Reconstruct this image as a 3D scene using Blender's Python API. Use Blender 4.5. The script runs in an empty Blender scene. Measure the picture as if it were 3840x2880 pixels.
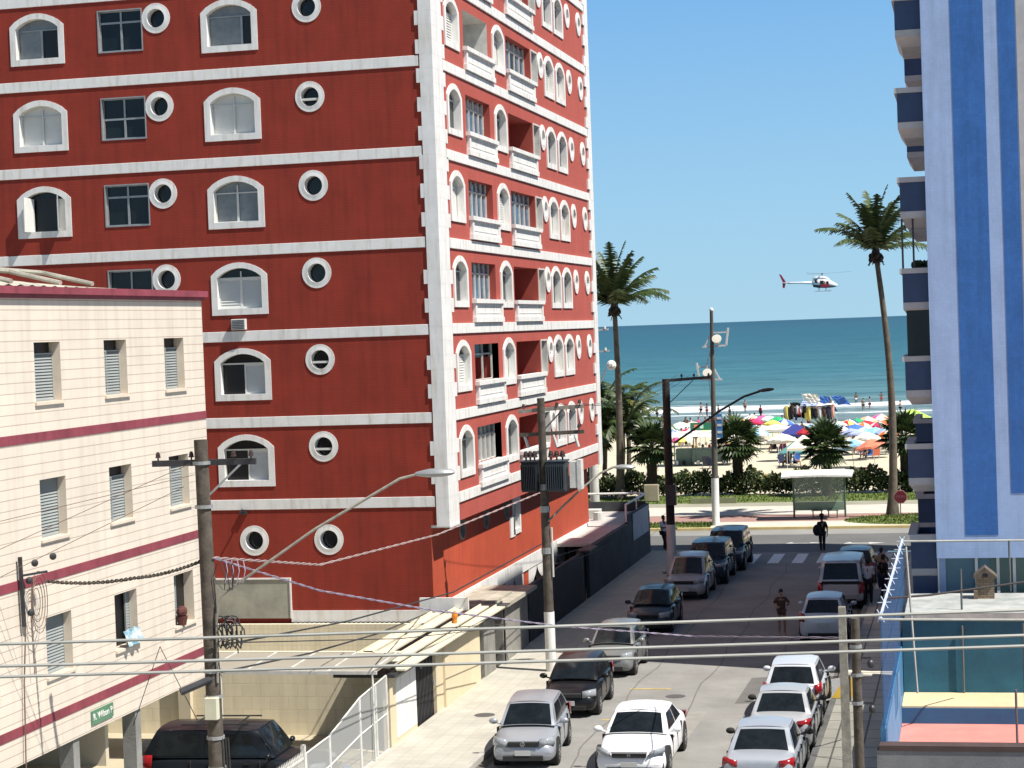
import bpy, bmesh, math, random
from mathutils import Vector, Matrix
random.seed(7)
rad = math.radians
scene = bpy.context.scene
C = scene.collection
# ------------------------------------------------------------------ camera
F = 7500.; W = 3840; HH = 2880; HC = 11.2
YAW, PIT, ROLL = rad(12.9), rad(1.57), rad(2.1)
_f = Vector((-math.sin(YAW)*math.cos(PIT), math.cos(YAW)*math.cos(PIT), -math.sin(PIT)))
_r0 = Vector((math.cos(YAW), math.sin(YAW), 0)); _u0 = _r0.cross(_f)
_r = _r0*math.cos(ROLL) - _u0*math.sin(ROLL); _u = _r0*math.sin(ROLL) + _u0*math.cos(ROLL)
cd = bpy.data.cameras.new('camera'); cam = bpy.data.objects.new('camera', cd); C.objects.link(cam)
cam.matrix_world = Matrix(((_r.x, _u.x, -_f.x, 0), (_r.y, _u.y, -_f.y, 0), (_r.z, _u.z, -_f.z, HC), (0, 0, 0, 1)))
cd.sensor_width = 36; cd.lens = 36*F/W; cd.clip_end = 30000; cd.clip_start = .2
scene.camera = cam
def ray(x, y): return _f + _r*((x-W/2)/F) + _u*((HH/2-y)/F)
def G(x, y, z=0):
    d = ray(x, y); t = (z-HC)/d.z; return Vector((t*d.x, t*d.y, z))
def PX(x, y, X):
    d = ray(x, y); t = X/d.x; return Vector((X, t*d.y, HC+t*d.z))
def PY(x, y, Y):
    d = ray(x, y); t = Y/d.y; return Vector((t*d.x, Y, HC+t*d.z))
# ------------------------------------------------------------------ light
SUN_EL, SUN_AZ = rad(58), rad(18)     # sun over +X, a little behind the camera
sv = Vector((math.cos(SUN_EL)*math.cos(SUN_AZ), -math.cos(SUN_EL)*math.sin(SUN_AZ), math.sin(SUN_EL)))
w = bpy.data.worlds.new('World'); scene.world = w; w.use_nodes = True
nt = w.node_tree; nt.nodes.clear()
sky = nt.nodes.new('ShaderNodeTexSky'); sky.sky_type = 'NISHITA'; sky.sun_disc = False
sky.sun_elevation = SUN_EL; sky.sun_rotation = math.atan2(sv.x, sv.y)
sky.air_density = 1.0; sky.dust_density = .6; sky.ozone_density = 1.6; sky.altitude = 0
bg = nt.nodes.new('ShaderNodeBackground'); bg.inputs[1].default_value = .056
ou = nt.nodes.new('ShaderNodeOutputWorld')
# the low sky over the sea is clear blue: tint the bottom 30 degrees of the Nishita dome
tc = nt.nodes.new('ShaderNodeTexCoord'); sx = nt.nodes.new('ShaderNodeSeparateXYZ'); nt.links.new(tc.outputs['Generated'], sx.inputs[0])
rp = nt.nodes.new('ShaderNodeValToRGB'); cr = rp.color_ramp
while len(cr.elements) < 4: cr.elements.new(.5)
for e, (p, c) in zip(cr.elements, [(0, (5.3, 8.6, 10.8)), (.06, (4.4, 8.0, 11.1)), (.16, (2.7, 6.2, 10.9)), (.35, (1.6, 4.0, 8.0))]): e.position = p; e.color = (*c, 1)
nt.links.new(sx.outputs[2], rp.inputs[0])
mk = nt.nodes.new('ShaderNodeMapRange'); mk.inputs[1].default_value = .16; mk.inputs[2].default_value = .4; mk.inputs[3].default_value = .95; mk.inputs[4].default_value = 0
nt.links.new(sx.outputs[2], mk.inputs[0])
mixs = nt.nodes.new('ShaderNodeMix'); mixs.data_type = 'RGBA'; nt.links.new(mk.outputs[0], mixs.inputs[0]); nt.links.new(sky.outputs[0], mixs.inputs[6]); nt.links.new(rp.outputs[0], mixs.inputs[7])
nt.links.new(mixs.outputs[2], bg.inputs[0]); nt.links.new(bg.outputs[0], ou.inputs[0])
ld = bpy.data.lights.new('sun', 'SUN'); ld.energy = 5.0; ld.angle = rad(.5); ld.color = (1, .955, .88)
lo = bpy.data.objects.new('sun', ld); C.objects.link(lo); lo.rotation_euler = sv.to_track_quat('Z', 'Y').to_euler(); lo.location = (30, -10, 60)
scene.view_settings.view_transform = 'Standard'; scene.view_settings.look = 'None'
scene.view_settings.exposure = .50; scene.view_settings.gamma = 1
scene.cycles.diffuse_bounces = 2
# ------------------------------------------------------------------ materials
MATS = {}
def _pos(nt):
    g = nt.nodes.new('ShaderNodeNewGeometry'); return g.outputs['Position']
def mat(name, col, rough=.7, metal=0., var=.12, vscale=1.5, bump=0., bscale=30, spec=.5, col2=None, coat=0., alpha=1., fine=0., streak=0.):
    """plain material with blotchy colour variation and a little bump"""
    if name in MATS: return MATS[name]
    m = bpy.data.materials.new(name); m.use_nodes = True; nt = m.node_tree; b = nt.nodes['Principled BSDF']
    b.inputs['Roughness'].default_value = rough; b.inputs['Metallic'].default_value = metal
    b.inputs['Specular IOR Level'].default_value = spec
    if coat: b.inputs['Coat Weight'].default_value = coat; b.inputs['Coat Roughness'].default_value = .04
    if alpha < 1: b.inputs['Alpha'].default_value = alpha
    P = _pos(nt)
    if var or col2:
        n = nt.nodes.new('ShaderNodeTexNoise'); n.inputs['Scale'].default_value = vscale; n.inputs['Detail'].default_value = 6
        n.inputs['Roughness'].default_value = .62
        nt.links.new(P, n.inputs['Vector'])
        r = nt.nodes.new('ShaderNodeValToRGB'); e = r.color_ramp.elements
        c2 = col2 or tuple(min(1, c*(1+var)) for c in col); c1 = col if col2 else tuple(c*(1-var) for c in col)
        e[0].position = .33; e[0].color = (*c1, 1); e[1].position = .68; e[1].color = (*c2, 1)
        nt.links.new(n.outputs[0], r.inputs[0]); out = r.outputs[0]
        if fine:
            n3 = nt.nodes.new('ShaderNodeTexNoise'); n3.inputs['Scale'].default_value = vscale*14; n3.inputs['Detail'].default_value = 3
            nt.links.new(P, n3.inputs['Vector'])
            mr = nt.nodes.new('ShaderNodeMapRange'); mr.inputs[3].default_value = 1-fine; mr.inputs[4].default_value = 1+fine
            nt.links.new(n3.outputs[0], mr.inputs[0])
            mx = nt.nodes.new('ShaderNodeVectorMath'); mx.operation = 'SCALE'
            nt.links.new(out, mx.inputs[0]); nt.links.new(mr.outputs[0], mx.inputs['Scale']); out = mx.outputs[0]
        if streak:
            mp = nt.nodes.new('ShaderNodeMapping'); mp.inputs['Scale'].default_value = (4, 4, .5); nt.links.new(P, mp.inputs[0])
            n4 = nt.nodes.new('ShaderNodeTexNoise'); n4.inputs['Scale'].default_value = 1.3; n4.inputs['Detail'].default_value = 6; nt.links.new(mp.outputs[0], n4.inputs['Vector'])
            m4 = nt.nodes.new('ShaderNodeValToRGB'); m4.color_ramp.elements[0].position = .5; m4.color_ramp.elements[0].color = (1, 1, 1, 1); m4.color_ramp.elements[1].position = .78; k = 1-streak; m4.color_ramp.elements[1].color = (k, k*.94, k*.84, 1); nt.links.new(n4.outputs[0], m4.inputs[0])
            x4 = nt.nodes.new('ShaderNodeVectorMath'); x4.operation = 'MULTIPLY'; nt.links.new(out, x4.inputs[0]); nt.links.new(m4.outputs[0], x4.inputs[1]); out = x4.outputs[0]
        nt.links.new(out, b.inputs['Base Color'])
    else: b.inputs['Base Color'].default_value = (*col, 1)
    if bump:
        n2 = nt.nodes.new('ShaderNodeTexNoise'); n2.inputs['Scale'].default_value = bscale; n2.inputs['Detail'].default_value = 4
        nt.links.new(P, n2.inputs['Vector'])
        bp = nt.nodes.new('ShaderNodeBump'); bp.inputs['Strength'].default_value = bump; bp.inputs['Distance'].default_value = .02
        nt.links.new(n2.outputs[0], bp.inputs['Height']); nt.links.new(bp.outputs[0], b.inputs['Normal'])
    MATS[name] = m; return m
def brickmat(name, col, mortar, bw, bh, ms=.01, axis='x', rough=.7, var=.08, bump=.3, offset=0., stain=.1, streak=.12):
    """tiles or courses: axis x = wall along X, y = wall along Y, z = floor"""
    m = bpy.data.materials.new(name); m.use_nodes = True; nt = m.node_tree; b = nt.nodes['Principled BSDF']
    b.inputs['Roughness'].default_value = rough
    P = _pos(nt); s = nt.nodes.new('ShaderNodeSeparateXYZ'); nt.links.new(P, s.inputs[0])
    c = nt.nodes.new('ShaderNodeCombineXYZ')
    a, d = {'x': (0, 2), 'y': (1, 2), 'z': (0, 1)}[axis]
    nt.links.new(s.outputs[a], c.inputs[0]); nt.links.new(s.outputs[d], c.inputs[1])
    t = nt.nodes.new('ShaderNodeTexBrick'); t.inputs['Scale'].default_value = 1; t.offset = offset
    t.inputs['Brick Width'].default_value = bw; t.inputs['Row Height'].default_value = bh; t.inputs['Mortar Size'].default_value = ms
    t.inputs['Mortar Smooth'].default_value = .3
    t.inputs['Color1'].default_value = (*[v*(1-var) for v in col], 1); t.inputs['Color2'].default_value = (*[min(1, v*(1+var)) for v in col], 1)
    t.inputs['Mortar'].default_value = (*mortar, 1); nt.links.new(c.outputs[0], t.inputs['Vector'])
    n = nt.nodes.new('ShaderNodeTexNoise'); n.inputs['Scale'].default_value = .9; n.inputs['Detail'].default_value = 7; n.inputs['Roughness'].default_value = .65
    nt.links.new(P, n.inputs['Vector'])
    mr = nt.nodes.new('ShaderNodeMapRange'); mr.inputs[1].default_value = .3; mr.inputs[2].default_value = .7
    mr.inputs[3].default_value = 1-stain; mr.inputs[4].default_value = 1+stain*.6
    nt.links.new(n.outputs[0], mr.inputs[0])
    mx = nt.nodes.new('ShaderNodeVectorMath'); mx.operation = 'SCALE'
    nt.links.new(t.outputs[0], mx.inputs[0]); nt.links.new(mr.outputs[0], mx.inputs['Scale']); out = mx.outputs[0]
    if streak and axis != 'z':       # rain streaks: noise stretched in height
        mp = nt.nodes.new('ShaderNodeMapping'); mp.inputs['Scale'].default_value = (5, 5, .35); nt.links.new(P, mp.inputs[0])
        n4 = nt.nodes.new('ShaderNodeTexNoise'); n4.inputs['Scale'].default_value = 1; n4.inputs['Detail'].default_value = 5; nt.links.new(mp.outputs[0], n4.inputs['Vector'])
        m4 = nt.nodes.new('ShaderNodeMapRange'); m4.inputs[1].default_value = .45; m4.inputs[2].default_value = .75; m4.inputs[3].default_value = 1; m4.inputs[4].default_value = 1-streak
        nt.links.new(n4.outputs[0], m4.inputs[0])
        x4 = nt.nodes.new('ShaderNodeVectorMath'); x4.operation = 'SCALE'; nt.links.new(out, x4.inputs[0]); nt.links.new(m4.outputs[0], x4.inputs['Scale']); out = x4.outputs[0]
    nt.links.new(out, b.inputs['Base Color'])
    bp = nt.nodes.new('ShaderNodeBump'); bp.inputs['Strength'].default_value = bump; bp.inputs['Distance'].default_value = .01; bp.invert = True
    nt.links.new(t.outputs['Fac'], bp.inputs['Height']); nt.links.new(bp.outputs[0], b.inputs['Normal'])
    MATS[name] = m; return m
def paint(name, col, metal=.0, rough=.28):
    return mat(name, col, rough=rough, metal=metal, var=.04, vscale=.8, coat=.22, spec=.3)
M = dict(
 white=mat('white_paint', (.80, .79, .76), .55, var=.06, vscale=2, bump=.1, fine=.05, streak=.28),
 white2=mat('aged_white_paint', (.62, .61, .57), .6, var=.16, vscale=3, fine=.08),
 black=mat('black_void', (.006, .006, .007), .4, var=.2),
 glass=mat('dark_glass', (.014, .018, .02), .12, var=.3, vscale=.6, spec=.3),
 glassblue=mat('blue_tinted_glass', (.04, .10, .17), .12, var=.45, vscale=1.2, spec=.4),
 glassgrey=mat('curtained_glass', (.20, .21, .21), .15, var=.2, vscale=2.5),
 alu=mat('grey_metal', (.34, .35, .35), .4, metal=.3, var=.12, vscale=5),
 darkmetal=mat('dark_metal', (.045, .045, .05), .5, metal=.3, var=.25, vscale=5),
 louver=mat('pale_louvre_shutter', (.66, .66, .62), .6, var=.05),
 greylouver=mat('grey_louvre_shutter', (.29, .31, .30), .6, var=.08),
 maroon=mat('maroon_paint', (.25, .05, .068), .6, var=.2, vscale=1.2, fine=.1, streak=.3),
 wood=mat('weathered_wood', (.085, .07, .055), .9, var=.4, vscale=4, bump=.6, bscale=14, fine=.25),
 palewood=mat('pale_weathered_wood', (.26, .24, .20), .9, var=.3, vscale=5, bump=.4, fine=.2),
 concrete=mat('raw_concrete', (.27, .265, .245), .9, var=.22, vscale=1.4, bump=.4, fine=.12),
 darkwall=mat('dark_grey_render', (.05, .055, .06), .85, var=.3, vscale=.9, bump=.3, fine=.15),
 asphalt=mat('street_asphalt', (.25, .242, .225), .92, var=.17, vscale=.5, bump=.5, bscale=60, fine=.10),
 avenue=mat('avenue_asphalt', (.13, .13, .125), .92, var=.12, vscale=.25, bump=.4, bscale=60, fine=.1),
 avenue2=mat('worn_avenue_edge', (.25, .245, .225), .92, var=.12, vscale=.25, bump=.4, fine=.1),
 sand=mat('beach_sand', (.60, .51, .36), .95, var=.07, vscale=.12, bump=.6, bscale=3, fine=.05),
 wetsand=mat('wet_sand', (.30, .27, .22), .35, var=.1, vscale=.1),
 cable=mat('grey_cable', (.33, .33, .30), .6, var=.15, vscale=3),
 blackcable=mat('black_cable', (.03, .03, .03), .6, var=.2),
 rubber=mat('tyre_rubber', (.02, .02, .02), .85, var=.2),
 rim=mat('silver_rim', (.45, .45, .46), .3, metal=.8, var=.1),
 lampred=mat('red_tail_lens', (.30, .012, .015), .15, var=.2, vscale=12, coat=.5),
 lampclear=mat('clear_headlamp', (.30, .32, .34), .08, var=.15, vscale=12, coat=.8),
 plate=mat('number_plate_grey', (.5, .5, .48), .5, var=.08),
 yellow=mat('yellow_kerb_paint', (.78, .50, .05), .7, var=.12, vscale=3, fine=.1),
 mark=mat('worn_road_paint', (.58, .57, .53), .8, var=.16, vscale=3, fine=.15),
 ymark=mat('worn_yellow_line', (.45, .33, .10), .8, var=.2, vscale=3),
 skin=mat('tanned_skin', (.38, .20, .13), .6, var=.08), skin2=mat('dark_skin', (.13, .065, .04), .6, var=.08),
 hair=mat('dark_hair', (.02, .015, .012), .7, var=.2),
)
# ------------------------------------------------------------------ mesh builder
class MB:
    def __init__(s, fr=None): s.v = []; s.f = []; s.mi = []; s.fr = fr
    def pt(s, p):
        if s.fr:
            O, U, N = s.fr; return O + U*p[0] + Vector((0, 0, p[1])) + N*p[2]
        return Vector(p)
    def add(s, vs, fs, mi=0, raw=False):
        o = len(s.v); s.v += [Vector(p) if raw else s.pt(p) for p in vs]; s.f += [tuple(i+o for i in f) for f in fs]; s.mi += [mi]*len(fs); return s
    def box(s, a, b, mi=0):
        (x0, y0, z0), (x1, y1, z1) = a, b
        return s.add([(x0, y0, z0), (x1, y0, z0), (x1, y1, z0), (x0, y1, z0), (x0, y0, z1), (x1, y0, z1), (x1, y1, z1), (x0, y1, z1)],
                     [(0, 3, 2, 1), (4, 5, 6, 7), (0, 1, 5, 4), (1, 2, 6, 5), (2, 3, 7, 6), (3, 0, 4, 7)], mi)
    def quad(s, *p, mi=0): return s.add(p, [tuple(range(len(p)))], mi)
    def bar(s, a, b, w, h=None, mi=0, up=(0, 0, 1)):
        a, b = Vector(a), Vector(b); h = h or w; d = (b-a).normalized(); upv = Vector(up)
        if abs(d.dot(upv)) > .95: upv = Vector((1, 0, 0))
        x = d.cross(upv).normalized()*w/2; y = x.cross(d).normalized()*h/2
        vs = [q+k for q in (a, b) for k in (-x-y, x-y, x+y, -x+y)]
        return s.add(vs, [(3, 2, 1, 0), (4, 5, 6, 7), (0, 1, 5, 4), (1, 2, 6, 5), (2, 3, 7, 6), (3, 0, 4, 7)], mi)
    def tube(s, pts, r, n=8, mi=0, cap=True):
        pts = [Vector(p) for p in pts]; rs = r if isinstance(r, (list, tuple)) else [r]*len(pts)
        o = len(s.v); prev = None
        for i, p in enumerate(pts):
            d = (pts[min(i+1, len(pts)-1)]-pts[max(i-1, 0)]).normalized()
            if prev is None:
                up = Vector((0, 0, 1)) if abs(d.z) < .9 else Vector((1, 0, 0)); x = d.cross(up).normalized()
            else: x = (prev-d*prev.dot(d)).normalized()
            prev = x; y = d.cross(x)
            for k in range(n):
                a = 2*math.pi*k/n; s.v.append(p+(x*math.cos(a)+y*math.sin(a))*rs[i])
        for i in range(len(pts)-1):
            for k in range(n):
                k2 = (k+1) % n; s.f.append((o+i*n+k, o+i*n+k2, o+(i+1)*n+k2, o+(i+1)*n+k)); s.mi.append(mi)
        if cap:
            s.f.append(tuple(o+k for k in reversed(range(n)))); s.f.append(tuple(o+(len(pts)-1)*n+k for k in range(n))); s.mi += [mi, mi]
        return s
    def ball(s, c, r, n=10, m=7, mi=0):
        c = Vector(c); rx, ry, rz = r if isinstance(r, tuple) else (r, r, r); o = len(s.v)
        for i in range(m+1):
            t = math.pi*i/m
            for k in range(n):
                a = 2*math.pi*k/n; s.v.append(c+Vector((rx*math.sin(t)*math.cos(a), ry*math.sin(t)*math.sin(a), rz*math.cos(t))))
        for i in range(m):
            for k in range(n):
                k2 = (k+1) % n; s.f.append((o+i*n+k, o+(i+1)*n+k, o+(i+1)*n+k2, o+i*n+k2)); s.mi.append(mi)
        return s
    def prism(s, poly, axis, a, b, mi=0):
        """poly in the two other axes, extruded along axis from a to b"""
        def mk(p, t): return {'x': (t, p[0], p[1]), 'y': (p[0], t, p[1]), 'z': (p[0], p[1], t)}[axis]
        n = len(poly); vs = [mk(p, a) for p in poly]+[mk(p, b) for p in poly]
        return s.add(vs, [tuple(range(n)), tuple(reversed(range(n, 2*n)))]+[(i, i+n, (i+1) % n+n, (i+1) % n) for i in range(n)], mi)
    def build(s, name, mats, parent=None, smooth=False, bevel=0, **t):
        me = bpy.data.meshes.new(name); me.from_pydata([tuple(v) for v in s.v], [], s.f)
        mats = mats if isinstance(mats, (list, tuple)) else [mats]
        for m in mats: me.materials.append(M[m] if isinstance(m, str) else m)
        if len(mats) > 1: me.polygons.foreach_set('material_index', s.mi)
        me.validate(); me.update()
        bm = bmesh.new(); bm.from_mesh(me)
        if smooth: bmesh.ops.remove_doubles(bm, verts=bm.verts, dist=1e-5)
        bmesh.ops.recalc_face_normals(bm, faces=bm.faces); bm.to_mesh(me); bm.free()
        if smooth:
            me.polygons.foreach_set('use_smooth', [True]*len(me.polygons))
            if smooth != 'all': me.set_sharp_from_angle(angle=rad(38))
        o = bpy.data.objects.new(name, me); C.objects.link(o)
        if parent: o.parent = parent
        if bevel:
            bv = o.modifiers.new('bevel', 'BEVEL'); bv.width = bevel; bv.segments = 2; bv.limit_method = 'ANGLE'
        if t: tag(o, **t)
        return o
def tag(o, label=None, cat=None, group=None, kind=None):
    if label: o['label'] = label
    if cat: o['category'] = cat
    if group: o['group'] = group
    if kind: o['kind'] = kind
    return o
def empty(name, loc=(0, 0, 0), rz=0, **t):
    o = bpy.data.objects.new(name, None); C.objects.link(o); o.location = loc; o.rotation_euler = (0, 0, rz); o.empty_display_size = .3
    return tag(o, **t)
def copy_tree(o, parent=None):
    c = o.copy(); C.objects.link(c); c.parent = parent
    for ch in list(o.children): copy_tree(ch, c)
    return c
# polygons in facade coordinates
def arch(cx, z0, w, h, rise, seg=10):
    p = [(cx-w/2, z0), (cx+w/2, z0)]
    for i in range(seg+1):
        t = i/seg; x = cx+w/2-w*t; p.append((x, z0+h-rise+rise*math.sin(math.pi*t)**.75))
    return p
def circ(cx, cz, r, n=20): return [(cx+r*math.cos(2*math.pi*i/n-math.pi/2), cz+r*math.sin(2*math.pi*i/n-math.pi/2)) for i in range(n)]
def rect(x0, z0, x1, z1): return [(x0, z0), (x1, z0), (x1, z1), (x0, z1)]
def facade(mb, x0, z0, x1, z1, holes, n=0., mi=0, pad=.06):
    """flat wall with polygonal holes"""
    cells = []
    for h in holes:
        xs = [p[0] for p in h]; zs = [p[1] for p in h]; cells.append((min(xs)-pad, min(zs)-pad, max(xs)+pad, max(zs)+pad, h))
    ze = sorted({z0, z1, *[c[1] for c in cells], *[c[3] for c in cells]})
    for a, b in zip(ze, ze[1:]):
        if b-a < 1e-6: continue
        cv = sorted((c[0], c[2]) for c in cells if c[1] < (a+b)/2 < c[3]); x = x0
        for l, r in cv:
            if l > x+1e-6: mb.quad((x, a, n), (l, a, n), (l, b, n), (x, b, n), mi=mi)
            x = max(x, r)
        if x < x1-1e-6: mb.quad((x, a, n), (x1, a, n), (x1, b, n), (x, b, n), mi=mi)
    for cx0, cz0, cx1, cz1, h in cells:
        cx = sum(p[0] for p in h)/len(h); cz = (cz0+cz1)/2
        def at(a):
            dx, dz = math.cos(a), math.sin(a); best = None
            for p, q in zip(h, h[1:]+h[:1]):
                ex, ez = q[0]-p[0], q[1]-p[1]; det = dx*(-ez)+dz*ex
                if abs(det) < 1e-12: continue
                px, pz = p[0]-cx, p[1]-cz; t = (px*(-ez)+pz*ex)/det; u = (dx*pz-dz*px)/det
                if t > 0 and -1e-6 <= u <= 1+1e-6 and (best is None or t < best): best = t
            return (cx+dx*best, cz+dz*best)
        def out(a):
            dx, dz = math.cos(a), math.sin(a); t = 1e9
            if dx > 1e-9: t = min(t, (cx1-cx)/dx)
            if dx < -1e-9: t = min(t, (cx0-cx)/dx)
            if dz > 1e-9: t = min(t, (cz1-cz)/dz)
            if dz < -1e-9: t = min(t, (cz0-cz)/dz)
            return (cx+dx*t, cz+dz*t)
        an = sorted({round(math.atan2(p[1]-cz, p[0]-cx), 7) for p in h} | {round(math.atan2(b-cz, a-cx), 7) for a in (cx0, cx1) for b in (cz0, cz1)})
        for a, b in zip(an, an[1:]+an[:1]):
            i1, i2, o1, o2 = at(a), at(b), out(a), out(b)
            mb.quad((*i1, n), (*o1, n), (*o2, n), (*i2, n), mi=mi)
def ring(mb, outer, inner, n1, n0, nin, mi=0):
    """surround: front at n1, outer side back to n0, inner reveal back to nin"""
    k = len(outer)
    for i in range(k):
        j = (i+1) % k; a, b, c, d = outer[i], outer[j], inner[j], inner[i]
        mb.quad((*a, n1), (*b, n1), (*c, n1), (*d, n1), mi=mi)
        mb.quad((*a, n0), (*b, n0), (*b, n1), (*a, n1), mi=mi)
        mb.quad((*d, n1), (*c, n1), (*c, nin), (*d, nin), mi=mi)
def louvers(mb, u0, z0, u1, z1, n, pitch=.09, mi=0, fw=.05):
    for a, b, c, d in ((u0, z0, u0+fw, z1), (u1-fw, z0, u1, z1), (u0+fw, z0, u1-fw, z0+fw), (u0+fw, z1-fw, u1-fw, z1)): mb.box((a, b, n), (c, d, n+.035), mi)
    z = z0+fw
    while z < z1-fw-.02:
        mb.quad((u0+fw, z, n+.032), (u1-fw, z, n+.032), (u1-fw, min(z+pitch*1.05, z1-fw), n+.004), (u0+fw, min(z+pitch*1.05, z1-fw), n+.004), mi=mi); z += pitch
def sash(mb, u0, z0, u1, z1, n, fw=.04, mi=0, d=.035):
    for a, b, c, e in ((u0, z0, u0+fw, z1), (u1-fw, z0, u1, z1), (u0+fw, z0, u1-fw, z0+fw), (u0+fw, z1-fw, u1-fw, z1)): mb.box((a, b, n), (c, e, n+d), mi)
# ------------------------------------------------------------------ setting
def sheet(name, x0, y0, x1, y1, z, m, kind='structure', **t):
    mb = MB(); mb.quad((x0, y0, z), (x1, y0, z), (x1, y1, z), (x0, y1, z)); return mb.build(name, m, None, kind=kind, **t)
def slab(name, x0, y0, x1, y1, z0, z1, m, **t):
    mb = MB(); mb.box((x0, y0, z0), (x1, y1, z1)); return mb.build(name, m, None, kind='structure', **t)
sidewalk_m = brickmat('pale_sidewalk_tiles', (.46, .435, .37), (.37, .35, .30), .4, .4, .012, 'z', .85, .05, .25, stain=.14)
slabs_m = brickmat('concrete_sidewalk_slabs', (.64, .61, .50), (.22, .20, .16), .74, 1.15, .03, 'z', .9, .08, .4, stain=.16)
white_path = mat('white_promenade_stone', (.54, .50, .43), .9, var=.08, vscale=.7, fine=.06)
red_path = mat('red_cycle_path', (.34, .20, .165), .9, var=.12, vscale=.5, fine=.08)
sheet('ground', -6000, -200, 6000, 96.4, -.02, mat('ground_soil', (.25, .23, .2), .95))
sheet('street', -12.8, -20, -4.05, 96.5, 0, 'asphalt')
slab('left_sidewalk', -15.4, -20, -12.8, 96.5, -.02, .13, sidewalk_m)
slab('right_sidewalk', -4.05, -20, -2.2, 62.3, -.02, .13, slabs_m)
slab('right_sidewalk', -4.05, 62.3, -1.1, 95.0, -.02, .13, slabs_m)
sheet('yard_paving', -60, 40, -15.4, 62.3, .006, mat('yard_paving', (.46, .40, .28), .9, var=.1, vscale=.6, fine=.08))
sheet('avenue', -140, 96.4, 140, 106.9, .004, 'avenue')
sheet('avenue_parking_lane', -140, 104.2, 140, 106.7, .009, 'avenue2')
slab('promenade_kerb', -140, 106.7, 140, 107.0, -.02, .15, mat('pale_yellow_kerb', (.62, .50, .24), .8, var=.15, vscale=1.5, fine=.1))
slab('promenade_verge', -140, 107.0, 140, 109.8, -.02, .14, white_path)
slab('cycle_path', -140, 109.8, 140, 113.6, -.02, .135, red_path)
slab('promenade_path', -140, 113.6, 140, 118.9, -.02, .15, white_path)
slab('path_edging', -140, 118.9, 140, 121.2, -.02, .16, mat('grey_green_edging', (.30, .29, .22), .9, var=.15, vscale=.5, fine=.1))
# beach: one gently sloping sheet down into the water
mb = MB()
ys = [121.2, 140, 170, 198, 210, 240, 300]; zs = [.1, .12, .05, 0, -.12, -.7, -2.2]
for i in range(len(ys)-1): mb.quad((-900, ys[i], zs[i]), (900, ys[i], zs[i]), (900, ys[i+1], zs[i+1]), (-900, ys[i+1], zs[i+1]))
sandm = mat('beach_sand_graded', (.56, .50, .37), .95, var=.06, vscale=.15, bump=.7, bscale=2.2, fine=.07)
mb.build('beach_sand', sandm, None, kind='structure')
sheet('wet_sand', -900, 199, 900, 209.5, .012, 'wetsand')
# sea
m = bpy.data.materials.new('sea_water'); m.use_nodes = True; nt = m.node_tree; b = nt.nodes['Principled BSDF']; L = nt.links.new
def N(t, **k):
    n = nt.nodes.new(t)
    for a, v in k.items(): setattr(n, a, v)
    return n
def ramp(src, stops, interp='LINEAR'):
    r = N('ShaderNodeValToRGB'); cr = r.color_ramp; cr.interpolation = interp
    while len(cr.elements) < len(stops): cr.elements.new(.5)
    for e, (p, c) in zip(cr.elements, stops): e.position = p; e.color = (*c, 1) if len(c) == 3 else c
    L(src, r.inputs[0]); return r.outputs[0]
def math_(op, a, b_=None, c=None):
    n = N('ShaderNodeMath', operation=op)
    for i, v in enumerate((a, b_, c)):
        if v is None: continue
        if isinstance(v, (int, float)): n.inputs[i].default_value = v
        else: L(v, n.inputs[i])
    return n.outputs[0]
P = _pos(nt); sp = N('ShaderNodeSeparateXYZ'); L(P, sp.inputs[0])
def noise(scale, sx, sy, det=5, rough=.6):
    mp = N('ShaderNodeMapping'); mp.inputs['Scale'].default_value = (sx, sy, 1); L(P, mp.inputs[0])
    n = N('ShaderNodeTexNoise'); n.inputs['Scale'].default_value = scale; n.inputs['Detail'].default_value = det; n.inputs['Roughness'].default_value = rough
    L(mp.outputs[0], n.inputs['Vector']); return n.outputs[0]
big = noise(.05, .35, 1.3); swell = noise(.035, .25, 1.9, 6, .7); mid = noise(.28, .35, 1.6, 6, .65)
yy = math_('SUBTRACT', sp.outputs[1], 200.)
yl = math_('MULTIPLY', math_('LOGARITHM', math_('MAXIMUM', math_('DIVIDE', sp.outputs[1], 200.), 1.001), 10), .6)   # 0 at the shore, 1 at ~9 km
base = ramp(yl, [(0, (.19, .225, .235)), (.065, (.14, .23, .24)), (.10, (.085, .195, .22)), (.20, (.042, .150, .188)), (.42, (.024, .110, .156)), (1, (.017, .078, .124))])
dk = ramp(mid, [(.34, (.55, .62, .66)), (.66, (1.35, 1.28, 1.24))])
mx = N('ShaderNodeMix', data_type='RGBA', blend_type='MULTIPLY'); mx.inputs[0].default_value = 1; L(base, mx.inputs[6]); mx0 = N('ShaderNodeMix', data_type='RGBA', blend_type='MULTIPLY'); mx0.inputs[0].default_value = 1; L(dk, mx0.inputs[6]); L(ramp(swell, [(.38, (.74, .78, .80)), (.62, (1.2, 1.15, 1.12))]), mx0.inputs[7]); L(mx0.outputs[2], mx.inputs[7])
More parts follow.
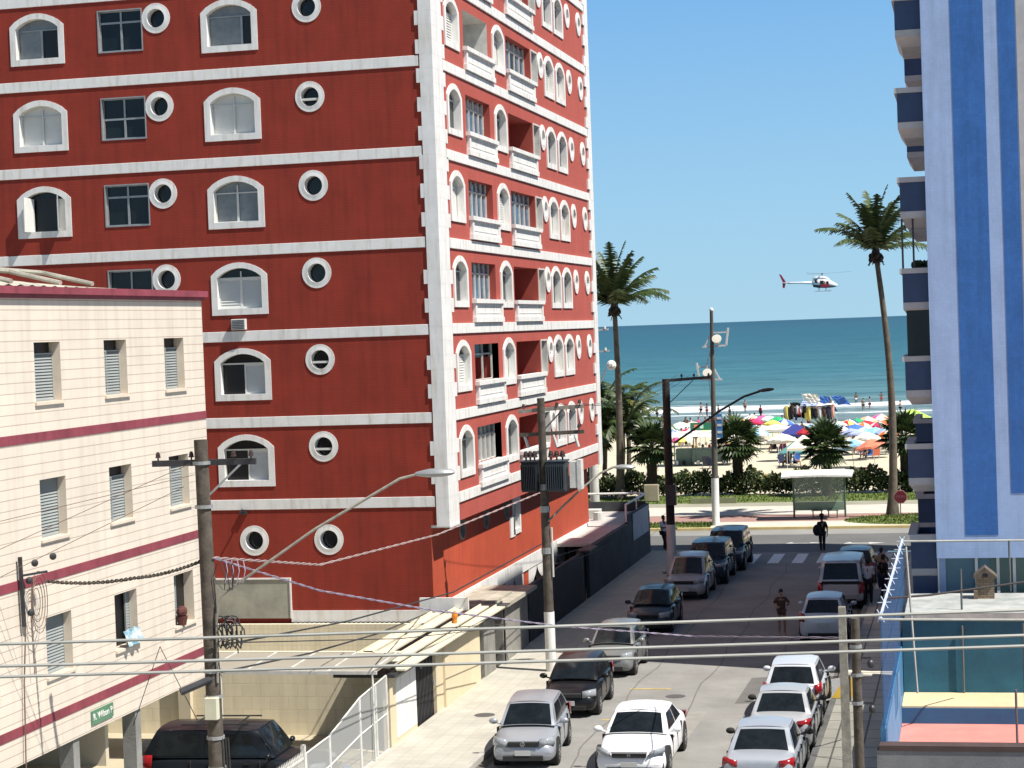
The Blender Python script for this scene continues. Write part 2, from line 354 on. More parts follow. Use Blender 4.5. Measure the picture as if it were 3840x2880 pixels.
# foam: three rows of broken surf, each wandering with noise
def row(y0, wdt, wob, thr):
    wv = math_('MULTIPLY', math_('SUBTRACT', big, .5), wob)
    d = math_('ABSOLUTE', math_('SUBTRACT', math_('ADD', sp.outputs[1], wv), y0))
    band = math_('SUBTRACT', 1., math_('DIVIDE', d, wdt)); rag = math_('MULTIPLY', math_('SUBTRACT', noise(.9, .25, 1.2, 7, .7), thr), 3.2)
    return math_('MAXIMUM', math_('MINIMUM', math_('MULTIPLY', math_('ADD', band, rag), 1.6), 1), 0)
fo = math_('MAXIMUM', math_('MAXIMUM', row(256, 7.5, 34, .5), row(240, 3.0, 22, .62)), math_('MAXIMUM', row(212.5, 4.2, 8, .50), math_('MULTIPLY', row(278, 7, 40, .66), .5)))
m2 = N('ShaderNodeMix', data_type='RGBA'); L(fo, m2.inputs[0]); L(mx.outputs[2], m2.inputs[6]); m2.inputs[7].default_value = (.80, .82, .82, 1)
L(m2.outputs[2], b.inputs['Base Color']); b.inputs['Roughness'].default_value = .42; b.inputs['Specular IOR Level'].default_value = .22
bp = N('ShaderNodeBump'); bp.inputs['Strength'].default_value = .9; bp.inputs['Distance'].default_value = .6
L(math_('ADD', mid, math_('MULTIPLY', noise(.9, .6, 1.5, 5), .4)), bp.inputs['Height']); L(bp.outputs[0], b.inputs['Normal'])
MATS['sea'] = m
mb = MB()
xs = [-24000, -3000, -300]+[-160+i*8 for i in range(46)]+[500, 3000, 24000]; ysea = [207+i*1.2 for i in range(90)]+[330, 400, 600, 1000, 2500, 7000, 24000]
nx = len(xs); vs = []
for y in ysea:
    for x in xs:
        h = 0
        if 210 < y < 320:
            wob = 4*math.sin(x*.03+1)+2.4*math.sin(x*.11)
            for yc, a, wd in ((258, .55, 3.2), (276, .4, 4), (296, .35, 5), (240, .22, 2.4)):
                d = (y-yc-wob)/wd; h += a*math.exp(-d*d)*(.65+.35*math.sin(x*.07+yc))
        vs.append((x, y, -.05+h))
fs = [(j*nx+i, j*nx+i+1, (j+1)*nx+i+1, (j+1)*nx+i) for j in range(len(ysea)-1) for i in range(nx-1)]
mb.add(vs, fs); mb.build('sea_water', m, None, smooth='all', kind='structure')
# worn patches, tar seams and covers on the street
patch = mat('darker_road_patch', (.13, .125, .115), .93, var=.15, vscale=1.5, fine=.12); patch2 = mat('lighter_road_patch', (.27, .255, .225), .93, var=.15, vscale=1.5, fine=.1)
for (x0, y0, x1, y1, m_, l) in ((-8.9, 52.9, -7.7, 57.0, patch2, 'pale rectangular road patch behind the white sedan'), (-7.0, 58.2, -6.5, 62.6, patch, 'narrow dark road patch left of the white hatchback'), (-9.6, 46.6, -8.9, 47.8, patch, 'small dark road patch before the white sedan'), (-9.4, 66.0, -7.9, 69.0, patch2, 'square road patch in the shade beside the grey hatchback')):
    mb = MB(); mb.add([(x0, y0, .004), (x1, y0+.1, .004), (x1+.05, y1, .004), (x0+.06, y1-.15, .004)], [(0, 1, 2, 3)]); mb.build('road_patch', m_, None, label=l, cat='road patch')
rnd = random.Random(4)
for l, x, y0, y1 in (('long wandering tar seam down the middle of the street', -8.3, 44, 92), ('tar seam along the left parking row', -10.3, 44, 90), ('tar seam along the right parking row', -6.3, 44, 88)):
    mb = MB(); pts = []; y = y0
    while y < y1: pts.append((x+.10*math.sin(y*.8)+rnd.uniform(-.03, .03), y)); y += .7
    for (a, b), (c, d) in zip(pts, pts[1:]): mb.add([(a-.018, b, .009), (a+.018, b, .009), (c+.018, d, .009), (c-.018, d, .009)], [(0, 1, 2, 3)])
    mb.build('tar_seam', mat('tar', (.14, .13, .12), .8, var=.2), None, label=l, cat='road marking')
for x, y, l in ((-8.9, 59.3, 'round manhole cover in the sunlit street'), (-13.9, 55.6, 'manhole cover in the left sidewalk')):
    mb = MB(); z = .008 if x > -12 else .136; mb.tube([(x, y, z-.006), (x, y, z)], .3, 20); mb.build('manhole_cover', mat('cast_iron', (.09, .085, .08), .7, var=.2, vscale=12), None, label=l, cat='manhole cover')
# grass strips
grass_m = mat('short_grass', (.075, .125, .02), .95, var=.3, vscale=.9, col2=(.16, .20, .045), bump=.8, bscale=25, fine=.3)
def grass(x0, y0, x1, y1, z, label, n=2500, round_=False):
    mb = MB()
    if round_:
        cx, cy, rx, ry = (x0+x1)/2, (y0+y1)/2, (x1-x0)/2, (y1-y0)/2
        rings = [[(cx+rx*k*math.cos(a*math.pi/12), cy+ry*k*math.sin(a*math.pi/12), z+.16*(1-k*k)) for a in range(24)] for k in (1, .75, .45, .15)]
        vs = sum(rings, []); fs = [(r*24+i, r*24+(i+1) % 24, (r+1)*24+(i+1) % 24, (r+1)*24+i) for r in range(3) for i in range(24)]+[tuple(72+i for i in range(24))]
        mb.add(vs, fs)
    else: mb.quad((x0, y0, z), (x1, y0, z), (x1, y1, z), (x0, y1, z))
    for i in range(n):
        if round_:
            a = random.random()*6.283; k = math.sqrt(random.random()); x, y = cx+rx*k*math.cos(a), cy+ry*k*math.sin(a); zz = z+.16*(1-k*k)
        else: x, y, zz = random.uniform(x0, x1), random.uniform(y0, y1), z
        a = random.random()*6.283; h = random.uniform(.06, .14); dx, dy = .05*math.cos(a), .05*math.sin(a)
        mb.add([(x-dx, y-dy, zz), (x+dx, y+dy, zz), (x+random.uniform(-.05, .05), y+random.uniform(-.05, .05), zz+h)], [(0, 1, 2)])
    return mb.build('grass', grass_m, None, kind='stuff', label=label, cat='grass')
grass(-60, 121.2, 40, 126.2, .17, 'long green grass strip in front of the hedge along the beach', 12000)
grass(-22, 107.05, -13.9, 109.6, .155, 'bright green grass patch beside the kerb left of the tall pole', 1600)
grass(-6.9, 107.2, 2.6, 112.3, .15, 'grass mound around the foot of the tall right palm', 2600, True)
# road paint
for i in range(9):
    x = -11.6+i*1.12
    if abs(x+7.0) < .1: pass
    mb = MB(); mb.add([(x, 92.0, .006), (x+.52, 92.0, .006), (x+.52, 95.7, .006), (x, 95.7, .006)], [(0, 1, 2, 3)])
    mb.build('zebra_stripe', mat('zebra_paint', (.80, .79, .76), .75, var=.12, vscale=3, fine=.12), None, label='faded white zebra stripe, number %d from the left wall across the street mouth' % (i+1), cat='road marking', group='zebra crossing stripes')
def arrow(x, y, l, label, flip=1):
    mb = MB(); mb.add([(x, y-.1, .012), (x+l*.62, y-.1, .012), (x+l*.62, y+.14, .012), (x, y+.14, .012)], [(0, 1, 2, 3)])
    mb.add([(x+l*.6, y-.34, .016), (x+l, y+.02, .016), (x+l*.6, y+.4, .016)], [(0, 1, 2)])
    mb.add([(x+l*.02, y+.14, .016), (x+l*.2, y+.14, .016), (x+l*.12, y+.5, .016)], [(0, 1, 2)])
    mb.build('road_arrow', 'mark', None, label=label, cat='road marking', group='lane arrows on the avenue')
arrow(-9.2, 100.0, 2.0, 'white lane arrow painted on the avenue left of the hatted walker')
arrow(-6.3, 99.8, 2.0, 'white lane arrow painted on the avenue right of the hatted walker')
for (x0, y0, x1, l) in ((-10.5, 60.4, -9.2, 'short worn yellow parking line beside the black hatchback'), (-10.5, 55.6, -9.7, 'short worn yellow parking line behind the silver hatchback'), (-10.4, 68.2, -9.2, 'short worn yellow parking line in the shade beside the grey hatchback')):
    mb = MB(); mb.quad((x0, y0, .006), (x1, y0, .006), (x1, y0+.16, .006), (x0, y0+.16, .006)); mb.build('parking_line', 'ymark', None, label=l, cat='road marking', group='yellow parking lines')
# kerbs
mb = MB(); mb.box((-12.8, -20, 0), (-12.65, 96.3, .15)); mb.build('left_kerb', mat('kerb_stone', (.42, .40, .36), .9, var=.12, fine=.1), None, kind='structure')
mb = MB(); mb.box((-4.22, -20, 0), (-4.05, 58.3, .15)); mb.box((-4.22, 61.9, 0), (-4.05, 94, .15)); mb.build('right_kerb', 'concrete', None, kind='structure')
gd = mat('gutter_grime', (.11, .10, .085), .95, var=.35, vscale=2.5, fine=.2)
sheet('gutter', -12.64, -20, -12.38, 96.3, .008, gd); sheet('gutter', -4.42, -20, -4.23, 58.2, .008, gd); sheet('gutter', -4.42, 62.0, -4.23, 94, .008, gd)
mb = MB(); mb.add([(-4.75, 58.3, .01), (-4.05, 58.3, .14), (-4.05, 61.9, .14), (-4.75, 61.9, .01)], [(0, 1, 2, 3)])
mb.build('driveway_ramp', 'white2', None, kind='structure')
mb = MB(); mb.add([(-4.2, 58.4, .145), (-3.62, 58.4, .145), (-3.45, 61.7, .145), (-4.0, 61.7, .145)], [(0, 1, 2, 3)])
mb.build('yellow_kerb_patch', 'yellow', None, label='bright yellow painted patch on the right sidewalk edge', cat='road marking')
# ------------------------------------------------------------------ red apartment building
RY = 62.35; RX = -16.56; RX2 = -17.15; RFAR = 90.1
red_l = brickmat('red_stucco_front', (.29, .030, .014), (.25, .026, .013), 300, .085, .010, 'x', .85, .02, .12, stain=.17, streak=.22)  # same stucco as the side, darkened in colour for the front's grazing light
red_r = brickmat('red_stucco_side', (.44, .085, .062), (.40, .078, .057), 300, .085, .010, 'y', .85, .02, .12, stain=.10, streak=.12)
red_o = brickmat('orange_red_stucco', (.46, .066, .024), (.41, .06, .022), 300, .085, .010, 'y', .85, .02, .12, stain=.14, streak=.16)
rb = empty('apartment_building', (RX, RY, 0), label='red apartment tower with white arched and round windows and white bands', cat='building')
def wb(name, mats, mb, smooth=False, **k):
    o = mb.build(name, mats, None, smooth=smooth, **k); o.parent = rb; o.location = -Vector(rb.location); return o
BL = [5.55, 8.27, 11.12, 13.94, 16.86, 19.77, 22.6, 25.4]       # undersides of the white bands
FL = [6.32, 9.17, 12.0, 14.85, 17.74, 20.65, 23.5]       # sills (outer bottom of arch frames)
FRL = (Vector((0, RY, 0)), Vector((1, 0, 0)), Vector((0, -1, 0)))          # left face: u = X, n towards camera
FRR = (Vector((RX, 0, 0)), Vector((0, 1, 0)), Vector((1, 0, 0)))           # street face: u = Y, n towards street
TOP = 31.
t = .21
def arch_set(cx, z0): return arch(cx, z0, 1.96, 1.73, .42), arch(cx, z0+t, 1.96-2*t, 1.73-1.9*t, .30)
holesL, holesR = [], []; wins = []
lab = {}
ORD = ['second', 'third', 'fourth', 'fifth', 'sixth', 'seventh', 'eighth']
variants1 = {6: 'leftglass', 5: 'leftglass', 4: 'curtain', 3: 'openshut', 2: 'curtain', 1: 'louv', 0: 'louv'}
variants2 = {6: 'louv', 5: 'rightdark', 4: 'curtain', 3: 'bluecurtain', 2: 'louv', 1: 'leftdark', 0: 'leftdark'}
for k, z in enumerate(FL):
    if k >= 3: wins.append(('L', 'arch', -30.21, z, variants1.get(k)))
    wins.append(('L', 'arch', -23.37, z, variants2.get(k)))
    if k >= 2: wins.append(('L', 'sq', -27.21, z+.28, k)); wins.append(('L', 'round', -25.92, z+1.27, 'a'))
    wins.append(('L', 'round', -20.68, z+1.27, 'slat' if k in (0, 1, 4) else 'a'))
    for cy, v in ((65.1, 'n'), (71.95, 'n'), (81.1, 'n'), (83.4, 'n')): wins.append(('R', 'arch', cy, z, ('louv', 'narrow', 'curtain', 'narrow')[(k*3+int(cy)) % 4]))
    for cy in (79.4, 85.4, 88.0): wins.append(('R', 'round', cy, z+1.15, 'slat' if (k+int(cy)) % 5 == 0 else 'a'))
for x in (-23.2, -20.62): wins.append(('L', 'round', x, 4.53, 'a'))
bal = {0: ('glasswin', 'recess'), 1: ('halfglass', 'recess'), 2: ('glass', 'recess'), 3: ('glass', 'glass'), 4: ('glassval', 'recess'), 5: ('recesswhite', 'glassdoor'), 6: ('recess', 'glass')}
mbW = {}
for s, kind, c, z, v in wins:
    H = holesL if s == 'L' else holesR
    if kind == 'arch': H.append(arch_set(c, z)[1])
    elif kind == 'sq': H.append(rect(c-.76, z, c+.76, z+1.33))
    else: H.append(circ(c, z, .31 if s == 'L' else .30))
for k, z in enumerate(FL):
    holesR.append(rect(66.75, z+.28, 70.3, z+1.55)); holesR.append(rect(73.3, z+.28, 77.55, z+1.55)); holesR.append(rect(77.68, z+.28, 78.75, z+1.52))
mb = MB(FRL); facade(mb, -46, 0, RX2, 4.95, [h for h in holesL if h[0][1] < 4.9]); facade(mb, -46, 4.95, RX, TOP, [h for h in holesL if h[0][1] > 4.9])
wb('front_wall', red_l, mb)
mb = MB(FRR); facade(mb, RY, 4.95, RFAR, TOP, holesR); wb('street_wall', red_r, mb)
# lower street wall set back under the overhang
FRO = (Vector((RX2, 0, 0)), Vector((0, 1, 0)), Vector((1, 0, 0)))
mb = MB(FRO)
lower = [circ(66.4, 4.45, .36), circ(69.9, 4.45, .36), circ(73.2, 4.45, .36), rect(74.3, 3.55, 75.2, 4.55)]
doors = []
y = 64.2
while y < 88:
    doors.append(rect(y, .3, y+3.1, 1.72)); y += 4.1
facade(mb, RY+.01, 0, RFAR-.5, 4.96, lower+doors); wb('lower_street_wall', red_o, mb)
mb = MB(); mb.box((-46, RY+.6, TOP-.4), (RX-.6, RFAR-.6, TOP)); mb.quad((RX, RY, 4.951), (RX2, RY, 4.951), (RX2, RFAR, 4.951), (RX, RFAR, 4.951))
mb.quad((RX, RFAR, 4.95), (RX, RFAR, TOP), (-46, RFAR, TOP), (-46, RFAR, 4.95)); mb.quad((RX2, RFAR-.5, 0), (RX2, RFAR-.5, 4.95), (-46, RFAR-.5, 4.95), (-46, RFAR-.5, 0))
mb.quad((-46, RY, 0), (-46, RY, TOP), (-46, RFAR, TOP), (-46, RFAR, 0)); mb.quad((RX, RY, TOP), (RX, RFAR, TOP), (-46, RFAR, TOP), (-46, RY, TOP))
wb('rear_walls_and_roof', red_l, mb)
def panel(mb, h, n, mi=0): mb.add([(*p, n) for p in h], [tuple(range(len(h)))], mi)
def window(s, kind, c, z, v):
    fr = FRL if s == 'L' else FRR
    if z < 5 and s == 'R': return
    if kind == 'arch':
        o, i = arch_set(c, z); mb = MB(fr); ring(mb, o, i, .028 if s == 'L' else .05, -.002, -.22); par = wb('arched_window', 'white', mb)
        u0, u1, z0, z1 = c-.77, c+.77, z+t, z+1.33*t+1.2; zt = z0+.98
        ip = MB(fr); panel(ip, i, -.215); 
        if v == 'curtain': m_ = 'louver'
        elif v in ('bluecurtain', 'leftglass', 'rightdark'): m_ = 'glassgrey'
        else: m_ = 'glass'
        ip.build('pane', m_ if v != 'louv' else 'glass', par)
        q = MB(fr)
        if v in ('louv', 'narrow'):
            louvers(q, u0, z0, c, zt, -.20); 
            if v == 'louv': louvers(q, c, z0, u1, zt, -.20)
            q.box((u0, zt, -.2), (u1, zt+.05, -.16)); q.box((c-.02, zt+.05, -.2), (c+.02, z1-.04, -.17)); q.build('shutter', 'louver', par)
        elif v == 'leftdark':
            louvers(q, c, z0, u1, zt, -.20); q.box((u0, zt, -.2), (u1, zt+.05, -.16)); q.build('shutter', 'louver', par)
            d = MB(fr); d.quad((u0+.05, z0+.02, -.208), (c, z0+.02, -.208), (c, zt, -.208), (u0+.05, zt, -.208)); d.build('open_leaf', 'black', par)
        elif v in ('leftglass', 'rightdark'):
            x1 = c+.1 if v == 'leftglass' else c+.38
            sash(q, u0, z0, x1, zt, -.2, .04); sash(q, x1, z0, u1, zt, -.2, .03); q.build('sash', 'alu', par)
            d = MB(fr); d.quad((x1+.03, z0+.03, -.206), (u1-.03, z0+.03, -.206), (u1-.03, zt-.03, -.206), (x1+.03, zt-.03, -.206)); d.build('open_leaf', 'black', par)
        elif v == 'openshut':
            d = MB(fr); d.quad((c-.42, z0, -.206), (c+.42, z0, -.206), (c+.42, z1-.12, -.206), (c-.42, z1-.12, -.206)); d.build('open_leaf', 'black', par)
            for sg in (-1, 1):
                q = MB(fr); a = c+sg*.42; e = c+sg*.60
                q.add([(a, z0, -.12), (e, z0, .27), (e, zt+.2, .27), (a, zt+.12, -.12), (a+sg*.04, z0, -.12), (e+sg*.04, z0, .27), (e+sg*.04, zt+.2, .27), (a+sg*.04, zt+.12, -.12)],
                      [(0, 1, 2, 3), (7, 6, 5, 4), (0, 4, 5, 1), (1, 5, 6, 2), (2, 6, 7, 3), (3, 7, 4, 0)])
                q.box((min(a, a+sg*.33), z0, -.12), (max(a, a+sg*.33), zt+.1, -.08)); q.build('open_shutter', 'louver', par)
        else:
            sash(q, u0, z0, c, zt, -.2, .035); sash(q, c, z0, u1, zt, -.2, .035); q.box((c-.02, zt, -.2), (c+.02, z1-.05, -.17)); q.build('sash', 'louver', par)
    elif kind == 'sq':
        mb = MB(fr); i = rect(c-.76, z, c+.76, z+1.33); o = rect(c-.8, z-.04, c+.8, z+1.37); ring(mb, o, i, .02, -.002, -.16); par = wb('square_window', 'alu', mb)
        q = MB(fr); panel(q, i, -.15); q.build('pane', 'glass', par)
        q = MB(fr); zt = z+(.95 if v in (3, 6, 5) else .66); sash(q, c-.76, z, c, zt, -.14, .035); sash(q, c, z, c+.76, zt, -.14, .035); sash(q, c-.76, zt, c, z+1.33, -.14, .03); sash(q, c, zt, c+.76, z+1.33, -.14, .03)
        q.build('sash', 'alu', par)
    else:
        R = .50; r = .31
        if s == 'R': R = .52; r = .30
        mb = MB(fr); o, i = circ(c, z, R, 28), circ(c, z, r, 28); mid = circ(c, z, R-.07, 28); pj = .02 if s == 'L' else .05; ring(mb, o, mid, pj, -.002, pj)
        k = len(mid)
        for a in range(k):
            b_ = (a+1) % k; mb.quad((*mid[a], pj), (*mid[b_], pj), (*i[b_], pj+.012), (*i[a], pj+.012)); mb.quad((*i[a], pj+.012), (*i[b_], pj+.012), (*i[b_], -.3), (*i[a], -.3))
        par = wb('round_window', 'white', mb, smooth=False)
        q = MB(fr); panel(q, i, -.29); q.build('pane', 'glass', par)
        if v == 'slat':
            q = MB(fr); q.box((c-.27, z-.12, -.2), (c+.27, z-.05, .0)); q.build('tilted_leaf', 'louver', par)
for w_ in wins: window(*w_)
# balconies
def balcony(k, z, u0, u1, kind, tail):
    zo, zt = z+.28, z+1.55
    mb = MB(FRR)
    e = u1+.35 if tail else u1+.55
    mb.box((u0-.12, zo-.14, -.15), (e+.12, zo, .17)); mb.box((u0-.04, zo-.62, -.05), (e, zo-.14, .07)); mb.box((u0-.1, zo-.80, -.05), (e+.08, zo-.62, .14))
    for a in (u0-.04, e-.2): mb.box((a, zo-.62, .068), (a+.2, zo-.14, .12))
    mb.box((u0+.3, zo-.5, .068), (e-.3, zo-.46, .085))
    par = wb('balcony', 'white', mb)
    D = 1.25
    if kind.startswith('recess') or kind in ('halfglass', 'glasswin'):
        m_ = 'white2' if kind == 'recesswhite' else red_inner
        q = MB(FRR)
        q.quad((u0, zo-.6, 0), (u0, zt, 0), (u0, zt, -D), (u0, zo-.6, -D)); q.quad((u1, zo-.6, 0), (u1, zt, 0), (u1, zt, -D), (u1, zo-.6, -D))
        q.quad((u0, zt, 0), (u1, zt, 0), (u1, zt, -D), (u0, zt, -D)); q.quad((u0, zo-.6, -D), (u1, zo-.6, -D), (u1, zt, -D), (u0, zt, -D)); q.quad((u0, zo-.6, 0), (u1, zo-.6, 0), (u1, zo-.6, -D), (u0, zo-.6, -D))
        q.build('recess', m_, par)
        q = MB(FRR); q.box((u0+.8, zo-.55, -D+.01), (u0+2.4, zo+1.0, -D+.03)); q.build('balcony_door', 'glass', par)
    if kind.startswith('glass') or kind == 'halfglass':
        gz = zo if kind != 'halfglass' else zo+.8
        q = MB(FRR); q.quad((u0, gz, -.3), (u1, gz, -.3), (u1, zt, -.3), (u0, zt, -.3)); 
        q.build('pane', {'glasswin': 'glassgrey', 'halfglass': 'glass'}.get(kind, 'glassblue'), par)
        q = MB(FRR); n = 5; q.box((u0, zt-.38, -.3), (u1, zt-.33, -.24)); q.box((u0, zo, -.3), (u1, zo+.04, -.24))
        for j in range(n+1):
            x = u0+(u1-u0-.05)*j/n
            if kind == 'halfglass' and 0 < j < n and j != 3: continue
            q.box((x, zo, -.3), (x+.05, zt, -.24))
        q.build('sash', 'white2', par)
        q = MB(FRR); q.quad((u0, zo-.01, -.31), (u0, zt, -.31), (u0, zt, 0), (u0, zo-.01, 0)); q.quad((u1, zo-.01, -.31), (u1, zt, -.31), (u1, zt, 0), (u1, zo-.01, 0)); q.quad((u0, zt, -.31), (u1, zt, -.31), (u1, zt, 0), (u0, zt, 0)); q.quad((u0, zo-.01, -.31), (u1, zo-.01, -.31), (u1, zo-.01, 0), (u0, zo-.01, 0))
        q.build('reveal', red_inner, par)
        if kind in ('glassval', 'glassdoor'):
            q = MB(FRR)
            for j in range(14):
                x = u0+.1+(u1-u0-.2)*j/14; q.add([(x, zt-.34, -.285), (x+.2, zt-.34, -.285), (x+.2, zt-.12, -.285), (x+.1, zt-.04, -.285), (x, zt-.12, -.285)], [(0, 1, 2, 3, 4)])
            q.build('valance', 'white2', par)
        if kind == 'glassdoor':
            q = MB(FRR); q.quad((u0+2.0, zo+.04, -.292), (u0+2.9, zo+.04, -.292), (u0+2.9, zt-.4, -.292), (u0+2.0, zt-.4, -.292)); q.build('open_leaf', 'black', par)
red_inner = mat('red_painted_recess', (.33, .062, .045), .85, var=.06)
for k, z in enumerate(FL):
    balcony(k, z, 66.75, 70.3, bal[k][0], False); balcony(k, z, 73.3, 77.55, bal[k][1], True)
    mb = MB(FRR); zo = z+.28; ring(mb, rect(77.62, zo-.05, 78.82, zo+1.3), rect(77.68, zo, 78.75, zo+1.24), .03, -.002, -.26); par = wb('narrow_window', 'white2', mb)
    q = MB(FRR); q.quad((77.6, zo, -.25), (78.8, zo, -.25), (78.8, zo+1.24, -.25), (77.6, zo+1.24, -.25)); q.build('pane', 'glassgrey' if k in (3, 5) else 'glass', par)
    q = MB(FRR); sash(q, 77.68, zo, 78.2, zo+1.24, -.24, .05); sash(q, 78.2, zo, 78.75, zo+1.24, -.24, .05); q.build('sash', 'white2', par)
# white bands, each wrapping the corner
for k, z in enumerate(BL):
    mb = MB(); mb.box((-46, RY-.028, z), (-16.97, RY+.02, z+.34)); mb.box((RX-.02, 63.7, z), (RX+.055, 89.2, z+.34)); wb('white_band', 'white', mb, bevel=.01)
mb = MB(); mb.box((-22.0, RY-.05, 1.82), (RX2+.05, RY+.02, 2.2)); mb.box((RX2-.02, RY+.02, 1.76), (RX2+.055, RFAR-.6, 2.28)); wb('base_band', 'white', mb)
# corner columns with quoin teeth
quoin = mat('quoin_paint', (.78, .77, .75), .6, var=.06, vscale=2, fine=.04, streak=.22)
for (ya, yb, wl, teeth) in ((RY, 63.62, True, True), (89.28, RFAR, False, True)):
    mb = MB(); z = 4.9; i = 0
    while z < TOP:
        z1 = z+.462; g = .005
        if wl: mb.box((-16.93, RY-.045, z+g), (RX+.06, RY, z1))
        mb.box((RX-.03, ya, z+g), (RX+.06, yb, z1))
        if i % 2 and not any(b_-.1 < z+.2 < b_+.4 for b_ in BL):
            if wl: mb.box((-17.06, RY-.04, z+g), (-16.93, RY+.03, z1)); mb.box((RX-.03, yb, z+g), (RX+.055, yb+.30, z1))
            else: mb.box((RX-.03, ya-.42, z+g), (RX+.07, ya, z1))
        z = z1; i += 1
    mb.box((-16.925 if wl else RX-.03, RY-.04 if wl else ya+.01, 4.93), (RX+.02, (RY+.03) if wl else yb-.02, TOP)) if wl else None
    mb.box((RX-.02, ya+.005, 4.93), (RX+.055, yb-.005, TOP)); wb('corner_column', quoin, mb)
mb = MB(); mb.box((RX2-.05, RY+.02, 4.86), (RX+.07, 63.6, 4.955)); wb('column_foot', quoin, mb)
# lower street side details
for c in (66.4, 69.9, 73.2):
    mb = MB(FRO); ring(mb, circ(c, 4.45, .42), circ(c, 4.45, .36), .03, 0, -.2); par = wb('round_vent', 'concrete', mb); q = MB(FRO); panel(q, circ(c, 4.45, .36), -.19); q.build('pane', 'glass', par)
mb = MB(FRO); ring(mb, rect(74.1, 3.35, 75.4, 4.75), rect(74.3, 3.55, 75.2, 4.55), .05, 0, -.2); mb.box((73.6, 3.3, .0), (74.35, 4.1, .05)); par = wb('small_window', 'white', mb)
q = MB(FRO); panel(q, rect(74.3, 3.55, 75.2, 4.55), -.12); q.build('pane', 'glassgrey', par)
for d in doors:
    mb = MB(FRO); y0, y1 = d[0][0], d[1][0]; ym = (y0+y1)/2
    for s0, s1 in ((y0, ym), (y1, ym)):
        pts = [(s0, 1.76), (s0, .75)]+[(s0+(s1-s0)*math.sin(a*math.pi/16)**1.5*.98, .75+1.0*(a/8)) for a in range(1, 9)]
        mb.add([(*p, .03) for p in pts]+[(*p, -.25) for p in pts], [tuple(range(len(pts))), tuple(reversed(range(len(pts), 2*len(pts))))]+[(i, i+1, i+1+len(pts), i+len(pts)) for i in range(len(pts)-1)])
    par = wb('carport_arch', 'white', mb); q = MB(FRO); q.quad((y0-.1, .2, -.6), (y1+.1, .2, -.6), (y1+.1, 1.8, -.6), (y0-.1, 1.8, -.6)); q.build('carport_gate', 'darkwall', par)
# bare render patch with pipe frame on the front, and the small air conditioner
mb = MB(FRL); mb.box((-24.7, 1.95, 0), (-22.03, 3.24, .03)); par = wb('bare_render_patch', mat('patchy_render', (.24, .235, .20), .95, var=.1, vscale=1.1, col2=(.38, .37, .30), fine=.12), mb)
q = MB(FRL); q.box((-24.7, 3.24, 0), (-21.98, 3.29, .06)); q.box((-22.03, 1.95, 0), (-21.98, 3.24, .06)); q.build('white_pipe', 'white', par)
q = MB(FRL)
for i in range(24): q.box((-21.9+i*.16, 1.62, .02), (-21.82+i*.16, 1.84, .05))
q.build('dentil_trim', 'white', par)
mb = MB(FRL); mb.box((-23.66, 11.50, 0), (-23.16, 11.86, .16)); par = wb('air_conditioner', 'white2', mb, bevel=.02)
q = MB(FRL)
for i in range(6): q.box((-23.62, 11.53+i*.055, .16), (-23.2, 11.55+i*.055, .172))
q.build('grille', 'darkmetal', par)
_b = PY(915, 1921, RY); mb = MB(); mb.box((_b.x-.12, RY-.12, _b.z-.06), (_b.x+.12, RY, _b.z+.04)); mb.tube([(_b.x, RY-.1, _b.z), (_b.x+.05, RY-.3, _b.z+.12)], .03, 6); mb.build('wall_bracket', 'darkmetal', None, label='small dark lamp bracket above the lower round windows of the red tower', cat='bracket')
# ------------------------------------------------------------------ cream building on the left (face parallel to the street)
CX = -17.3; K = 1.08
def kz(z): return 11.2+(z-11.2)*K
def ky(y): return y*K
cream_m = brickmat('cream_tile', (.72, .635, .53), (.46, .37, .30), 900, .195, .010, 'y', .6, .02, .15, stain=.08, streak=.13)
cream_x = brickmat('cream_tile_gable', (.72, .635, .53), (.46, .37, .30), 900, .195, .010, 'x', .6, .035, .2, stain=.05, streak=.07)
FRC = (Vector((CX, 0, 0)), Vector((0, 1, 0)), Vector((1, 0, 0)))
cb = empty('walk_up_building', (CX, 43.6, 0), label='three storey cream building with maroon bands and grey shuttered windows', cat='building')
def wc(name, mats, mb, **k):
    o = mb.build(name, mats, None, **k); o.parent = cb; o.location = -Vector(cb.location); return o
CY1 = 43.62; CY0 = 18.; CB = 3.48; CT = 12.16
cols = [ky(32.93)+i*3.155 for i in (-4, -3, -2, -1, 0, 1, 2)]; rows = [10.14, 7.52, 4.88]
holes = [rect(c-.56, z, c+.56, z+1.14) for c in cols for z in rows]
mb = MB(FRC); facade(mb, CY0, CB, CY1, CT, holes); wc('street_wall', cream_m, mb)
mb = MB(); mb.quad((CX, CY1, CB), (CX, CY1, CT), (-34, CY1, CT), (-34, CY1, CB)); mb.quad((CX, CY0, CB), (CX, CY0, CT), (-34, CY0, CT), (-34, CY0, CB)); mb.quad((-34, CY0, CB), (-34, CY0, CT), (-34, CY1, CT), (-34, CY1, CB)); wc('end_walls', cream_x, mb)
mb = MB(); mb.box((-34, CY0, CB-.0), (CX-.001, CY1-.001, CB+.02)); wc('soffit', 'white2', mb)
for z in (9.39, 6.70, 4.01):
    mb = MB(); mb.box((CX-.01, CY0, z), (CX+.012, CY1+.012, z+.18)); mb.box((-34, CY1-.01, z), (CX-.01, CY1+.012, z+.18)); wc('maroon_band', 'maroon', mb)
mb = MB(); mb.box((CX-.3, CY0-.2, 12.12), (CX+.06, CY1+.06, 12.20)); mb.box((CX-.3, CY0-.2, 12.20), (CX+.13, CY1+.12, 12.34)); mb.box((-34, CY1-.1, 12.20), (CX-.3, CY1+.12, 12.34)); wc('eave_board', 'maroon', mb)
roofm = mat('weathered_fibre_cement_roof', (.30, .28, .23), .9, var=.2, vscale=1.2, col2=(.55, .52, .43), bump=.5, fine=.2)
